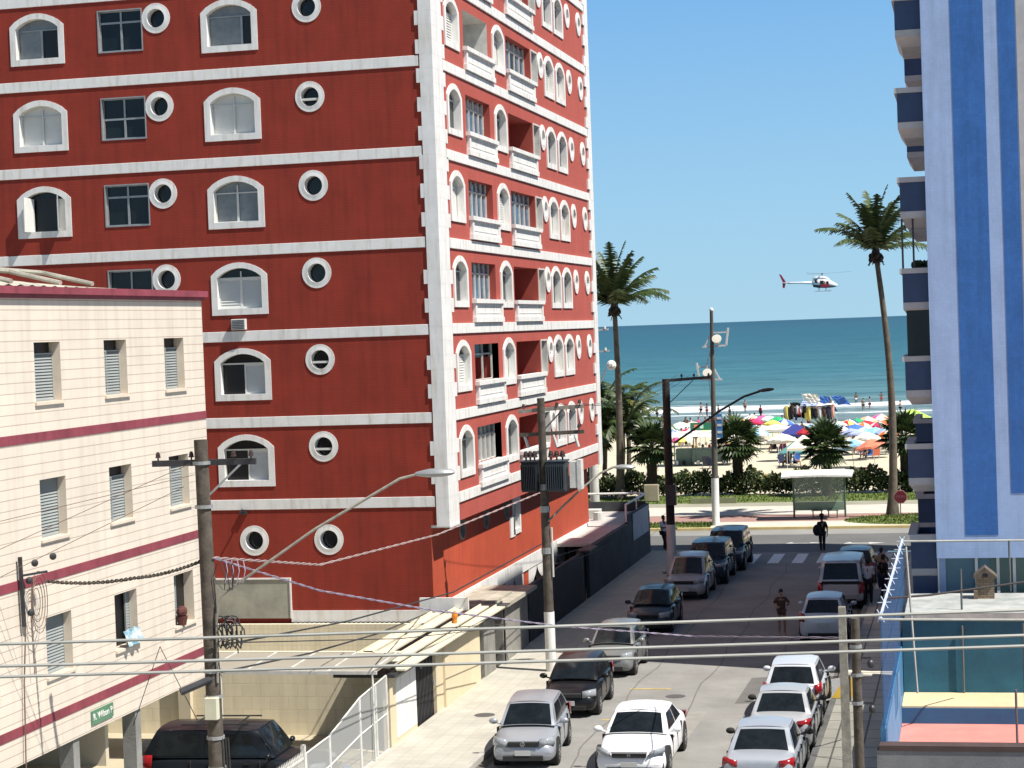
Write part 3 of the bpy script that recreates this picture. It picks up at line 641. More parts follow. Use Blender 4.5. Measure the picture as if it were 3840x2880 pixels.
mb = MB(); ny = 100; vs = []
for j in range(ny+1):
    y = CY0-.2+(CY1-1.2-CY0+.2)*j/ny; k = .5-.5*math.cos(min(1, (CY1-1.2-y)/9)*math.pi)
    for i, x in enumerate((CX-.35, -20.2, -24.5)): vs.append((x, y, 12.30+(.06, .55, 1.05)[i]*(.25+.75*k)+.05*(j % 2)))
mb.add(vs, [(j*3+i, j*3+i+1, (j+1)*3+i+1, (j+1)*3+i) for j in range(ny) for i in range(2)]); mb.quad((-24.5, CY0, 13.3), (-24.5, CY1-1.2, 12.5), (-34, CY1-1.2, 12.2), (-34, CY0, 12.2)); mb.box((-34, CY0, 12.21), (CX-.3, CY1-.1, 12.3))
for y in (34.8, 36.9, 38.4): mb.tube([(CX-.3, y, 12.45), (-19, y+.6, 12.75), (-21, y-.3, 13.0)], .05, 6)
wc('roof', roofm, mb)
cream_rv = mat('cream_reveal', (.66, .57, .46), .7, var=.08, vscale=3)
for i, c in enumerate(cols):
    for j, z in enumerate(rows):
        mb = MB(FRC); o = rect(c-.56, z, c+.56, z+1.14); ring(mb, o, o, .0, 0, -.24); mb.box((c-.62, z-.06, -.3), (c+.62, z-.004, .05)); par = wc('window', cream_rv, mb)
        q = MB(FRC); q.quad((c-.56, z, -.235), (c+.56, z, -.235), (c+.56, z+1.14, -.235), (c-.56, z+1.14, -.235)); q.build('dark_opening', 'black', par)
        q = MB(FRC)
        if (i, j) == (5, 2): louvers(q, c-.56, z, c-.28, z+1.14, -.20, .06, fw=.03); q.build('louvre_shutter', 'greylouver', par); q = MB(FRC); louvers(q, c+.34, z, c+.56, z+1.14, -.20, .06, fw=.03)
        elif (i, j) == (6, 2): louvers(q, c-.56, z, c-.06, z+1.1, -.20, .06, fw=.03)
        elif i == 4: louvers(q, c-.42, z, c+.56, z+(1.14 if j else .93), -.20, .06, fw=.03)
        else: louvers(q, c-.56, z, c-.2, z+.93, -.15, .06, fw=.03); louvers(q, c-.2, z, c+.56, z+.93, -.20, .06, fw=.03)
        q.build('louvre_shutter', 'greylouver', par)
# laundry on the middle sill and the flower pot on the right one
c = cols[5]; mb = MB(FRC)
vs = [(c-.24+.09*i, rows[2]+.34-.30*(j/4)+.02*math.sin(i*2+j), .02+.05*math.sin(i*1.7)+.03*j) for j in range(5) for i in range(9)]
mb.add(vs, [(j*9+i, j*9+i+1, j*9+i+10, j*9+i+9) for j in range(4) for i in range(8)])
mb.build('hanging_towel', mat('blue_and_white_towel', (.05, .22, .30), .9, var=.3, vscale=6, col2=(.7, .72, .72)), None, label='blue and white towel hung over a cream building window sill', cat='towel')
c = cols[6]; mb = MB(FRC); mb.fr = None; p = Vector((CX+.02, c-.22, rows[2]-.002)); mb.tube([p, p+Vector((0, 0, .2))], [.09, .13], 12); mb.ball(p+Vector((0, 0, .3)), (.13, .15, .13), 8, 6)
mb.build('flower_pot', mat('red_brown_pot', (.10, .03, .025), .8, var=.4, vscale=15), None, label='dark red pot on the sill of the cream building window nearest the pole', cat='pot')
# street name sign under the band
mb = MB(FRC); mb.box((36.80, 3.60, .003), (37.82, 3.88, .03)); sg = mb.build('street_name_sign', mat('green_enamel', (.10, .22, .13), .4, var=.1), None, label='small green street sign with white lettering on the cream wall', cat='sign')
def text(name, s, mtl, parent, loc, U, Vv, size, ext=.004, align='CENTER', sx=1.):
    cu = bpy.data.curves.new(name, 'FONT'); cu.body = s; cu.size = size; cu.align_x = align; cu.align_y = 'CENTER'; cu.extrude = ext
    t_ = bpy.data.objects.new('tmp', cu); C.objects.link(t_); dg = bpy.context.evaluated_depsgraph_get(); me = bpy.data.meshes.new_from_object(t_.evaluated_get(dg))
    bpy.data.objects.remove(t_); me.materials.clear(); me.materials.append(M[mtl] if isinstance(mtl, str) else mtl)
    U = Vector(U).normalized(); Vv = Vector(Vv).normalized(); Nn = U.cross(Vv)
    me.transform(Matrix(((U.x*sx, Vv.x, Nn.x, loc[0]), (U.y*sx, Vv.y, Nn.y, loc[1]), (U.z*sx, Vv.z, Nn.z, loc[2]), (0, 0, 0, 1))))
    o = bpy.data.objects.new(name, me); C.objects.link(o); o.parent = parent; return o
text('lettering', 'R. Wilson P', 'white', sg, (CX+.034, 37.31, 3.745), (0, 1, 0), (0, 0, 1), .19, sx=1.0)
# open ground floor
gf = mat('cream_render', (.60, .52, .38), .85, var=.08, vscale=1, fine=.05)
mb = MB(); mb.box((-24, CY0, 0), (-23.8, CY1, CB-.01)); wc('ground_floor_wall', gf, mb)
for y, x in ((PX(495, 2750, -17.5).y, -17.65), (36.2, -17.65), (32.5, -17.65), (28, -17.65), (43.3, -22)):
    mb = MB(); mb.box((x, y-.14, 0), (x+.3, y+.14, CB-.01)); wc('column', 'concrete' if y < 42 else gf, mb)
mb = MB(); mb.box((-21.8, 38.3, 2.45), (-17.7, 38.45, 3.47)); mb.box((-21.8, 36.9, 2.40), (-17.9, 38.3, 2.46)); wc('boxed_beam', gf, mb)
mb = MB(); mb.box((-20.5, 38.46, 0), (-20.4, 43.0, 2.6)); wc('partition', 'white2', mb)
# ------------------------------------------------------------------ service fixture and pipes on the cream wall
fx = empty('cable_bracket', (CX, ky(31.4), kz(7.1)), label='rusty cable bracket with coiled wires on the cream wall at the left edge', cat='bracket')
p0 = Vector(fx.location)
def wf(name, m_, mb, par, **k):
    o = mb.build(name, m_, None, **k); o.parent = par; o.location = -Vector(par.location); return o
mb = MB(); mb.bar(p0+Vector((.08, .05, -.75)), p0+Vector((.08, 0, .55)), .06); mb.bar(p0+Vector((.08, 0, .2)), p0+Vector((.5, .25, .25)), .04)
for d in ((.3, .15, .42), (.5, .5, .5), (.2, .12, -.5), (.2, .1, .1)): mb.ball(p0+Vector(d), .07, 8, 6)
wf('bracket_bar', 'darkmetal', mb, fx)
mb = MB()
for i in range(4):
    r = .22+.09*i; mb.tube([p0+Vector((.15+.02*i, .45+r*.7*math.cos(a), -.35+r*math.sin(a)*1.2)) for a in [k*.42 for k in range(16)]], .008, 4)
mb.tube([p0+Vector((.1, .08, -.7)), p0+Vector((.06, 0, -1.8)), p0+Vector((.06, -.1, -4.)), p0+Vector((.06, -.15, -7.0))], .014, 5); mb.tube([p0+Vector((.1, .3, -.6)), p0+Vector((.1, .35, -1.7))], .01, 4)
wf('wire_coil', mat('rusty_wire', (.16, .10, .07), .8, var=.2), mb, fx)
# ------------------------------------------------------------------ yard between the two buildings
yw = brickmat('ochre_block_wall', (.78, .69, .50), (.68, .59, .41), .55, .36, .010, 'x', .85, .04, .3, offset=.5, stain=.10)
yt = brickmat('ochre_tiled_wall', (.72, .65, .48), (.64, .57, .41), .16, .55, .012, 'x', .8, .03, .2, stain=.08)
mb = MB(); mb.box((-30, 53.2, 0), (-15.62, 53.4, 2.35)); mb.build('yard_wall', yw, None, label='ochre block wall under the grey canopy behind the parked dark jeep', cat='wall')
mb = MB(); mb.box((-36, 62.0, 0), (-15.9, 62.2, 1.80)); mb.build('boundary_wall', yt, None, label='low ochre tiled wall at the foot of the red building', cat='wall')
_q = PY(698, 2650, 53.1); mb = MB(); mb.box((_q.x-.18, 52.98, 0), (_q.x+.18, 53.195, 2.5)); mb.build('wall_pier', gf, None, label='cream pier against the ochre block wall behind the jeep', cat='pier')
cn = empty('canopy', (-19, 50, 0), label='grey sheet canopy with white ribs in front of the ochre wall', cat='canopy')
mb = MB(); mb.add([(-25, 49.5, 2.42), (-15.25, 49.5, 2.42), (-15.25, 52.0, 2.50), (-25, 52.0, 2.50), (-25, 49.5, 2.45), (-15.25, 49.5, 2.45), (-15.25, 52.0, 2.53), (-25, 52.0, 2.53)], [(0, 3, 2, 1), (4, 5, 6, 7), (0, 1, 5, 4), (1, 2, 6, 5), (2, 3, 7, 6), (3, 0, 4, 7)])
wf('roof_sheet', mat('grey_canopy_sheet', (.33, .30, .24), .7, var=.05, vscale=1), mb, cn)
mb = MB()
for i in range(9): x = -15.4-1.15*i; mb.bar((x, 49.48, 2.462), (x, 52.0, 2.542), .04, .02)
mb.box((-25, 49.42, 2.39), (-15.2, 49.48, 2.48)); wf('rib', 'white2', mb, cn)
for x in (-15.32, -19.5, -23.7): mb = MB(); mb.tube([(x, 49.45, 0), (x, 49.45, 2.4)], .03, 8); wf('post', 'white2', mb, cn)
# gate wall along the pavement
gw = empty('gate_wall', (-15.4, 56, 0), label='cream garage front with a black gate beside the left sidewalk', cat='wall')
gc = mat('cream_gate_render', (.66, .56, .38), .85, var=.07, vscale=.8, bump=.2, fine=.05)
mb = MB(); mb.box((-15.6, 51.2, 0), (-15.4, 53.8, 2.02)); mb.box((-15.9, 55.95, 0), (-15.4, 56.7, 2.0)); mb.box((-15.6, 56.7, 0), (-15.32, 61.0, 2.0)); wf('wall', gc, mb, gw)
mb = MB(); mb.box((-15.42, 51.75, .25), (-15.385, 53.75, 1.86)); wf('white_panel', 'white', mb, gw)
mb = MB(); mb.box((-15.56, 53.8, 0), (-15.5, 55.95, 2.1)); 
for i in range(14): mb.box((-15.5, 53.88+i*.15, .05), (-15.475, 53.92+i*.15, 2.05))
gd = wf('black_gate', 'darkmetal', mb, gw); q = MB(); q.box((-15.47, 54.5, 1.65), (-15.44, 54.56, 1.76)); q.box((-15.47, 55.8, .95), (-15.42, 55.88, 1.1)); q.build('latch', 'alu', gd).location = (0, 0, 0)
pg = empty('pergola', (-16, 56, 0), label='stepped cream slat roof over the garage front with an orange lamp', cat='roof')
for i, (x, z, y0, y1) in enumerate(((-15.12, 2.14, 51.4, 64.0), (-15.5, 2.24, 51.2, 62.6), (-16.0, 2.34, 51.0, 61.5), (-16.6, 2.30, 52.4, 60.6))):
    mb = MB(); mb.box((x-.13, y0, z), (x+.13, y1, z+.05)); mb.box((x-.16, y0, z+.05), (x-.13, y1, z+.12)); wf('slat', mat('cream_slat', (.68, .62, .47), .7, var=.08, vscale=2), mb, pg)
mb = MB(); mb.box((-16.9, 51.0, 2.02), (-15.2, 63.4, 2.10)); wf('roof_deck', 'darkmetal', mb, pg)
mb = MB(); mb.tube([(-15.55, 58.9, 2.3), (-15.55, 58.9, 2.42)], .07, 10); mb.ball((-15.55, 58.9, 2.52), (.1, .1, .14), 10, 8); wf('warning_lamp', mat('orange_lamp', (.75, .24, .02), .25, var=.1), mb, pg)
mb = MB(); mb.box((-17.3, 61.2, 2.35), (-15.7, 61.3, 2.75)); wf('white_fascia', 'white', mb, pg)
cp = mat('old_concrete_pier', (.25, .24, .215), .9, var=.25, vscale=1.3, bump=.5, fine=.15)
for (y0, y1, x0, z, l) in ((61.7, 63.2, -15.75, 1.9, 'rough grey concrete pier beside the dark garage entrance'), (64.4, 68.2, -15.9, 2.0, 'broad grey concrete pier carrying a small slab roof')):
    mb = MB(); mb.box((x0, y0, 0), (-15.35, y1, z)); mb.build('concrete_pier', cp, None, bevel=.02, label=l, cat='pier')
mb = MB(); mb.box((-17.0, 63.4, 2.03), (-15.1, 68.7, 2.16)); mb.box((-16.6, 64.0, 2.161), (-15.5, 66.5, 2.24)); mb.build('slab_roof', mat('old_roof_slab', (.40, .37, .30), .9, var=.25, vscale=1.5, fine=.15), None, label='small stained slab roof over the grey concrete pier', cat='roof')
mb = MB(); mb.tube([(-15.25, 64.15, .1), (-15.25, 64.15, 2.1)], .035, 6); mb.build('drain_pipe', 'darkmetal', None, label='dark thin drain pipe in front of the grey piers', cat='pipe')
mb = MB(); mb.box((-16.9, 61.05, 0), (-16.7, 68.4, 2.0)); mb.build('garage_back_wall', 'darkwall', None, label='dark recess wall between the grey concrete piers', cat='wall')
# dark wall along the left sidewalk
dw = empty('street_wall', (-15.4, 80, 0), label='long dark grey wall in shade along the left sidewalk', cat='wall')
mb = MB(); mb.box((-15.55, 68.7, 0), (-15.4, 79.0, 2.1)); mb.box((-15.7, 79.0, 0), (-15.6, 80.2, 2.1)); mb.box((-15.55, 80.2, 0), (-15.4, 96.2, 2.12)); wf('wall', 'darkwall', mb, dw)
mb = MB()
for i in range(52): mb.box((-15.4, 69+.2*i-.0, .15), (-15.385, 69.1+.2*i, 2.0)) if 69+.2*i < 78.8 else None
mb.box((-15.6, 78.8, 2.12), (-15.1, 80.6, 2.2)); wf('slats', 'darkmetal', mb, dw)
te = empty('terrace_building', (-16, 92, 0), label='low corner building with pale roof terrace and pipe railing', cat='building')
mb = MB(); mb.box((-30, 82.0, 2.0), (-15.62, 96.0, 2.13)); wf('roof_terrace', mat('pale_terrace_screed', (.52, .47, .44), .85, var=.14, vscale=.8, fine=.08), mb, te)
mb = MB(); mb.quad((-30, 96.0, 0), (-15.7, 96.0, 0), (-15.7, 96.0, 2.0), (-30, 96.0, 2.0)); mb.box((-15.56, 90, 2.125), (-15.42, 96.2, 2.5)); mb.box((-30, 96.02, 2.0), (-15.57, 96.2, 2.6)); wf('parapet', 'darkwall', mb, te)
mb = MB(); mb.tube([(-15.5, 90.0, 2.2), (-15.5, 90.0, 3.0), (-15.5, 95.5, 3.0), (-15.8, 96.05, 3.0), (-28, 96.1, 3.0)], .05, 8); mb.tube([(-15.5, 93, 2.2), (-15.5, 93, 3.0)], .03, 6)
for x in (-15.9, -18.5, -21, -24): mb.tube([(x, 96.1, 2.3), (x, 96.1, 3.0)], .03, 6)
wf('railing', 'white', mb, te)
mb = MB(); mb.box((-15.39, 91.1, 1.22), (-15.36, 95.6, 2.45)); 
bn = mb.build('banner', mat('grey_blue_banner', (.34, .38, .44), .7, var=.12, vscale=1.3), None, label='pale grey banner hung on the end of the dark wall', cat='banner')
mb = MB(); mb.box((-17.9, 92.5, 2.13), (-17.2, 93.2, 2.55)); mb.build('equipment_box', 'white2', None, bevel=.03, label='small white box standing on the roof terrace', cat='box')
mb = MB(); mb.tube([(-17.1, 91.8, 2.13), (-17.1, 91.8, 2.5)], .25, 12); mb.build('drum', 'white2', None, label='small white drum on the roof terrace beside the box', cat='drum')
# ------------------------------------------------------------------ fence in front of the yard
fe = empty('yard_fence', (-15.4, 47, 0), label='white framed mesh fence with wire panels closing the yard', cat='fence')
netm = bpy.data.materials.new('fine_wire_mesh'); netm.use_nodes = True; nb = netm.node_tree.nodes['Principled BSDF']; nb.inputs['Base Color'].default_value = (.55, .56, .55, 1); nb.inputs['Roughness'].default_value = .6; nb.inputs['Alpha'].default_value = .5
fy = [44.2, 46.0, 48.5, 50.9]; ft = [1.45, 1.5, 1.95, 2.1]
mb = MB()
for y, h in zip(fy+[49.9], ft+[2.0]): mb.tube([(-15.4, y, 0), (-15.4, y, h)], .035, 8)
for a in range(3):
    for f0 in (1., .52, .06): mb.tube([(-15.4, fy[a], ft[a]*f0), (-15.4, fy[a+1], ft[a+1]*f0)], .025, 6)
wf('frame', 'white2', mb, fe)
mb = MB()
for a in range(3): mb.quad((-15.4, fy[a], .1), (-15.4, fy[a+1], .1), (-15.4, fy[a+1], ft[a+1]), (-15.4, fy[a], ft[a]))
wf('mesh_panel', netm, mb, fe)
gt = empty('picket_gate', (-15.4, 42, 0), label='white picket gate with pointed bars at the bottom edge', cat='gate')
mb = MB(); y = 38.0
while y < 44.1:
    mb.box((-15.415, y, .05), (-15.385, y+.035, 1.46)); mb.add([(-15.415, y-.01, 1.46), (-15.385, y-.01, 1.46), (-15.385, y+.045, 1.46), (-15.415, y+.045, 1.46), (-15.4, y+.0175, 1.58)], [(0, 1, 4), (1, 2, 4), (2, 3, 4), (3, 0, 4)]); y += .11
wf('picket', 'white2', mb, gt)
mb = MB(); mb.box((-15.425, 38, 1.36), (-15.375, 44.15, 1.42)); mb.box((-15.425, 38, .15), (-15.375, 44.15, .21)); mb.box((-15.45, 44.0, 0), (-15.35, 44.1, 1.7)); wf('rail', 'white2', mb, gt)
mb = MB()
for i in range(40):
    x, y = random.uniform(-16.6, -15.7), random.uniform(44.4, 48.2); h = .9-.5*abs(y-46)/3
    mb.add([(x-.35, y-.35, .0), (x+.35, y-.3, .0), (x+.2, y+.35, .0), (x-.3, y+.3, .0), (x-.1, y-.1, h*random.uniform(.5, 1)), (x+.15, y+.1, h*random.uniform(.5, 1))], [(0, 1, 4), (1, 5, 4), (1, 2, 5), (2, 3, 5), (3, 4, 5), (3, 0, 4)], i % 3)
mb.build('rubbish_heap', [mat('blue_tarp', (.14, .22, .40), .6), mat('brown_debris', (.26, .20, .13), .9, var=.3), mat('grey_debris', (.38, .38, .36), .9, var=.3)], None, label='heap of blue tarpaulin and debris behind the wire fence', cat='debris', kind='stuff')
# ------------------------------------------------------------------ blue and white tower on the right
BY = 62.3; BX = -1.15; BFAR = 94.6; BTOP = 28.1
lav = brickmat('pale_lavender_tile', (.355, .475, .72), (.33, .445, .68), .1, .1, .006, 'x', .5, .03, .15, stain=.12, streak=.14)
blu = brickmat('cobalt_tile', (.036, .145, .43), (.032, .13, .39), .1, .1, .006, 'x', .45, .07, .15, stain=.16, streak=.16)
navy = mat('navy_tile', (.028, .055, .13), .5, var=.12, vscale=3, fine=.12)
trim = mat('grey_white_trim', (.46, .45, .45), .7, var=.1, vscale=2, fine=.06)
bb = empty('striped_tower', (BX, BY, 0), label='tall lavender tower with cobalt vertical stripes and navy balconies', cat='building')
def wbl(name, mats, mb, **k):
    o = mb.build(name, mats, None, **k); o.parent = bb; o.location = -Vector(bb.location); return o
mb = MB(); mb.box((BX, BY, 3.72), (9, BY+.25, BTOP)); wbl('end_wall', lav, mb)
for x0, x1, z0 in ((-.27, .70, 4.42), (1.12, 1.62, 5.68), (2.1, 3.0, 5.68)):
    mb = MB(); mb.box((x0, BY-.012, z0), (x1, BY, BTOP)); wbl('blue_stripe', blu, mb)
mb = MB(); mb.box((1.66, BY-.02, 3.7), (1.9, BY, BTOP)); wbl('grey_joint', trim, mb)
mb = MB(); mb.box((BX+.03, BY+.25, 0), (BX+.25, BFAR, BTOP)); mb.box((BX+.25, BFAR-.25, 0), (9, BFAR, BTOP)); mb.box((BX+.25, BY+.3, BTOP-.3), (9, BFAR-.3, BTOP)); wbl('side_wall', lav, mb)
mb = MB()
for (y0, y1) in ((65.8, 70.0), (74.5, 79), (88, 94)): mb.box((BX+.3, y0, BTOP), (5, y1, BTOP+1.2))
wbl('roof_parapet', trim, mb)
# recessed ground storey facing the yard
mb = MB(); mb.box((BX, BY+.3, 0), (9, BY+.4, 3.72)); wbl('ground_storey', mat('teal_panel', (.12, .22, .27), .6, var=.08), mb)
mb = MB(); mb.box((.45, BY+.27, 2.5), (9, BY+.3, 3.68)); wbl('green_glazing', mat('grey_green_glass', (.12, .19, .165), .4, var=.1), mb)
for i, x in enumerate((-1.14, -.02, .62, 1.10, 1.6, 2.1)):
    mb = MB(); mb.box((x, BY+.2, 2.45), (x+(.05 if i == 0 else .09), BY+.26, 3.70)); wbl('white_post', 'white', mb)
# balconies: two stacks on the street side
def balcony_b(y0, y1, zt, xo, h=1.05, under=.26, low=False):
    mb = MB(); mb.box((xo, y0, zt-h), (BX+.02, y0+.12, zt-.16)); mb.box((xo, y0+.12, zt-h), (xo+.12, y1, zt-.16)); mb.box((xo+.12, y1-.12, zt-h), (BX+.02, y1, zt-.16)); par = wbl('balcony', navy, mb)
    q = MB(); q.box((xo-.08, y0-.06, zt-.16), (BX+.02, y0+.18, zt)); q.box((xo-.08, y0+.18, zt-.16), (xo+.18, y1, zt)); q.build('cap', trim, par)
    q = MB(); q.box((xo, y0-.01, zt-h-.2), (BX+.02, y1, zt-h)); q.add([(xo, y0, zt-h-.201), (BX, y0, zt-h-.201), (BX, y1, zt-h-.201), (xo, y1, zt-h-.201), (xo+.16, y0+.5, zt-h-.201-under), (BX, y0+.5, zt-h-.201-under), (BX, y1-.3, zt-h-.201-under), (xo+.16, y1-.3, zt-h-.201-under)], [(0, 1, 5, 4), (1, 2, 6, 5), (2, 3, 7, 6), (3, 0, 4, 7), (4, 5, 6, 7)]); q.build('slab', trim, par)
for i, zt in enumerate((4.42, 7.22, 9.92, 12.62, 15.41, 18.14, 20.95, 23.7, 26.3)):
    balcony_b(62.62, 66.4, zt, -1.93)
    balcony_b(75.5, 79.5, zt+.1, -2.02)
mb = MB(); mb.box((-1.84, 62.7, 9.92), (BX+.02, 66.2, 11.35)); par = wbl('enclosed_balcony_glass', 'glass', mb)
mb = MB()
for x in (-1.93, -1.6): mb.box((x, 62.66, 12.62), (x+.06, 62.74, 14.2))
wbl('sliding_frame', 'darkmetal', mb)
mb = MB(); mb.box((-1.86, 62.66, 5.9), (-1.78, 62.74, 6.2)); wbl('bracket', trim, mb)
mb = MB(); mb.box((-1.90, 62.68, 2.3), (BX, 66.2, 3.2)); wbl('lower_bay', navy, mb)
mb = MB(); mb.box((-1.92, 62.66, 2.1), (BX, 66.2, 2.3)); mb.box((-1.7, 62.9, 0), (BX, 66.0, 2.1)); wbl('bay_base', mat('dark_tile_base', (.05, .06, .06), .7, var=.2), mb)
mb = MB()
for i in range(12): mb.ball((-1.6+.05*random.random()+.045*i, 62.9, 12.72), (.07, .1, .13*random.uniform(.6, 1.3)), 6, 5)
mb.build('balcony_plants', mat('dark_leaves', (.03, .05, .02), .9, var=.4), None, label='dark plants on a balcony of the blue striped tower', cat='plant')
# ------------------------------------------------------------------ walled court in front of the tower
wallblue = mat('bright_blue_wall', (.035, .15, .31), .75, var=.18, vscale=2.2, bump=.3, fine=.1)
co = empty('court_wall', (-2.1, 54, 0), label='tall bright blue court wall running along the right sidewalk', cat='wall')
def wco(name, m_, mb, par=None, **k):
    par = par or co; o = mb.build(name, m_, None, **k); o.parent = par; o.location = -Vector(par.location); return o
mb = MB(); mb.box((-2.22, 46, 0), (-2.1, 62.2, 1.8)); wco('wall', wallblue, mb)
net = bpy.data.materials.new('see_through_blue_wall'); net.use_nodes = True; b = net.node_tree.nodes['Principled BSDF']; b.inputs['Base Color'].default_value = (.015, .10, .26, 1); b.inputs['Roughness'].default_value = .8; b.inputs['Alpha'].default_value = .38  # blue wall top made see-through for sunlight on the sidewalk, and darkened for shade
MATS['net'] = net
mb = MB(); mb.box((-2.16, 46, 1.8), (-2.13, 62.0, 4.25)); wco('see_through_wall_top', net, mb)
pale = mat('pale_blue_patch', (.11, .25, .42), .8, var=.12, vscale=2)  # lighter blue area, colour darkened to carry the inner wall's shade
mb = MB(); pr_ = [(46.4, 0), (57.0, 0), (57.0, .5), (55.2, .8), (55, 1.6), (53.5, 1.7), (53.2, .9), (51.2, .95), (51.0, 1.75), (46.4, 1.75)]
mb.add([(-2.094, a, c) for a, c in pr_], [tuple(range(len(pr_)))]); wco('lighter_patch', pale, mb)
sp_ = empty('spiked_rail', (-2.16, 54, 4.3), label='white spiked rail along the top of the blue court wall', cat='rail')
mb = MB(); mb.tube([(-2.16, 46, 4.32), (-2.16, 62, 4.34)], .035, 6)
y = 46.4
while y < 62:
    for k in range(3): a = k*1.05; mb.bar((-2.16-.16*math.cos(a), y-.05, 4.32-.16*math.sin(a)), (-2.16+.16*math.cos(a), y+.05, 4.32+.16*math.sin(a)), .018)
    y += 2.2
wco('rail', mat('white_blue_steel', (.55, .62, .75), .5), mb, sp_)
cg = empty('pipe_frame', (0, 54, 0), label='grey pipe frame for a net over the walled court', cat='frame')
mb = MB(); gp = mat('grey_pipe', (.42, .42, .38), .6, var=.15, vscale=3)
mb.tube([(-2.12, 61.9, 4.3), (6, 61.9, 4.28)], .035, 6); mb.tube([(-2.12, 46, 4.3), (6, 46, 4.24)], .03, 6); wco('top_pipe', gp, mb, cg)
dk = mat('dark_grey_pipe', (.12, .13, .13), .6, var=.2)
for x, y, z0, z1 in ((1.0, 61.9, 2.75, 4.3), (1.0, 46, 0, 4.2), (-.42, 58.2, 2.74, 3.9), (-.42, 57.4, .5, 2.4), (.9, 52, 0, 1.6)):
    mb = MB(); mb.tube([(x, y, z0), (x, y, z1)], .035, 6); wco('post', dk, mb, cg)
mb = MB(); mb.tube([PY(3397, 2050, 50), PY(3441, 2600, 49.5)], .03, 6); wco('post', gp, mb, cg)
teal = mat('teal_render', (.022, .115, .175), .8, var=.2, vscale=1.1, bump=.2, fine=.08)
mb = MB(); mb.box((-2.08, 57.5, 0), (6, 57.7, 2.62)); mb.build('teal_wall', teal, None, label='dark teal wall at the back of the walled court', cat='wall')
mb = MB(); mb.box((-2.0, 57.42, 2.63), (6, 61.6, 2.74)); mb.box((-2.0, 57.40, 2.56), (6, 57.5, 2.74)); 
mb.build('stained_roof_slab', mat('stained_grey_slab', (.26, .28, .27), .9, var=.2, vscale=1.6, col2=(.46, .47, .44), fine=.1), None, label='stained pale roof slab behind the teal wall', cat='roof')
mb = MB(); mb.box((-2.09, 55.5, .14), (6, 57.49, .5)); mb.build('ledge', [mat('sandy_yellow_ledge', (.62, .50, .30), .8, var=.08)], None, bevel=.02, label='sandy yellow ledge along the foot of the teal wall', cat='ledge')
mb = MB(); mb.box((-2.09, 55.46, .01), (6, 55.5, .44)); mb.build('ledge_skirting', mat('deep_blue_skirting', (.03, .12, .24), .7, var=.1), None, label='deep blue skirting under the yellow ledge of the court', cat='skirting')
sheet('court_floor', -2.09, 46.2, 6, 55.46, .012, mat('salmon_floor', (.66, .23, .19), .8, var=.09, vscale=1.2, fine=.06))
sheet('court_floor', -2.09, 55.4, 6, 62.2, .006, 'concrete')
mb = MB(); mb.box((-2.3, 45.6, 0), (6, 46.0, 1.38)); mb.build('front_parapet', mat('grey_front_render', (.19, .19, .20), .85, var=.15, vscale=1.4, bump=.3, fine=.1), None, label='grey front wall of the court at the bottom right', cat='wall')
mb = MB(); mb.box((-2.24, 45.58, 1.38), (6, 46.04, 1.50)); mb.build('parapet_coping', mat('brown_coping', (.07, .045, .04), .8, var=.2), None, label='dark brown coping on the grey front wall of the court', cat='coping')
# little brick house shaped barbecue chimney
ch = empty('brick_barbecue', (.25, 60.6, 2.74), label='small brown brick oven shaped like a little house', cat='oven')
bk = brickmat('brown_brick', (.26, .19, .12), (.16, .12, .09), .2, .07, .012, 'x', .9, .15, .5, offset=.5)
mb = MB(); mb.box((0, 60.4, 2.74), (.52, 60.95, 3.36)); mb.box((-.08, 60.3, 2.74), (.04, 60.5, 3.0)); wco('oven_body', bk, mb, ch)
mb = MB(); mb.prism([(-.09, 3.36), (.61, 3.36), (.58, 3.42), (.26, 3.68), (-.06, 3.42)], 'y', 60.3, 61.0); wco('tiled_gable', mat('brown_roof_tile', (.11, .085, .065), .9, var=.3, vscale=6), mb, ch)
mb = MB(); mb.box((.2, 60.28, 3.4), (.34, 60.3, 3.5)); wco('vent_hole', 'black', mb, ch)
# ------------------------------------------------------------------ poles, lamps and wires
def lamp_head(mb_root, p, d, name='lamp_head'):
    d = Vector(d).normalized(); side = d.cross(Vector((0, 0, 1))).normalized(); up = side.cross(d)
    mb = MB(); rings = []
    for t_, w_, h_ in ((0, .04, .04), (.1, .08, .06), (.25, .13, .09), (.5, .14, .09), (.66, .09, .06), (.72, .03, .03)):
        rings.append([Vector(p)+d*t_+side*(w_*math.cos(a))+up*(h_*math.sin(a)*(1 if math.sin(a) > 0 else .8)) for a in [k*math.pi/5 for k in range(10)]])
    vs = sum(rings, []); mb.add(vs, [(r*10+i, r*10+(i+1) % 10, (r+1)*10+(i+1) % 10, (r+1)*10+i) for r in range(5) for i in range(10)]+[tuple(50+i for i in range(10)), tuple(reversed(range(10)))], raw=True)
    return mb
def pole(name, base, top, r0, r1, m_, label, lean=(0, 0), white=0, cat='pole', group=None):
    e = empty(name, base, label=label, cat=cat, group=group)
    b0 = Vector(base); t0 = Vector((base[0]+lean[0], base[1]+lean[1], top))
    mb = MB(); n = 8; z0 = white if white else 0
    f = lambda k: b0.lerp(t0, k)
    ks = [white/top+(1-white/top)*i/n for i in range(n+1)]
    mb.tube([f(k) for k in ks], [r0+(r1-r0)*k for k in ks], 14); wco('shaft', m_, mb, e, smooth=True)
    if white: mb = MB(); mb.tube([f(0), f(white/top)], [r0*1.04, r0*1.03], 14); wco('painted_base', 'white', mb, e, smooth=True)
    return e, f
def insul(mb, p, s=1): p = Vector(p); mb.tube([p, p+Vector((0, 0, .06*s)), p+Vector((0, 0, .07*s)), p+Vector((0, 0, .12*s)), p+Vector((0, 0, .13*s)), p+Vector((0, 0, .2*s))], [.02*s, .02*s, .07*s, .05*s, .06*s, .03*s], 8)
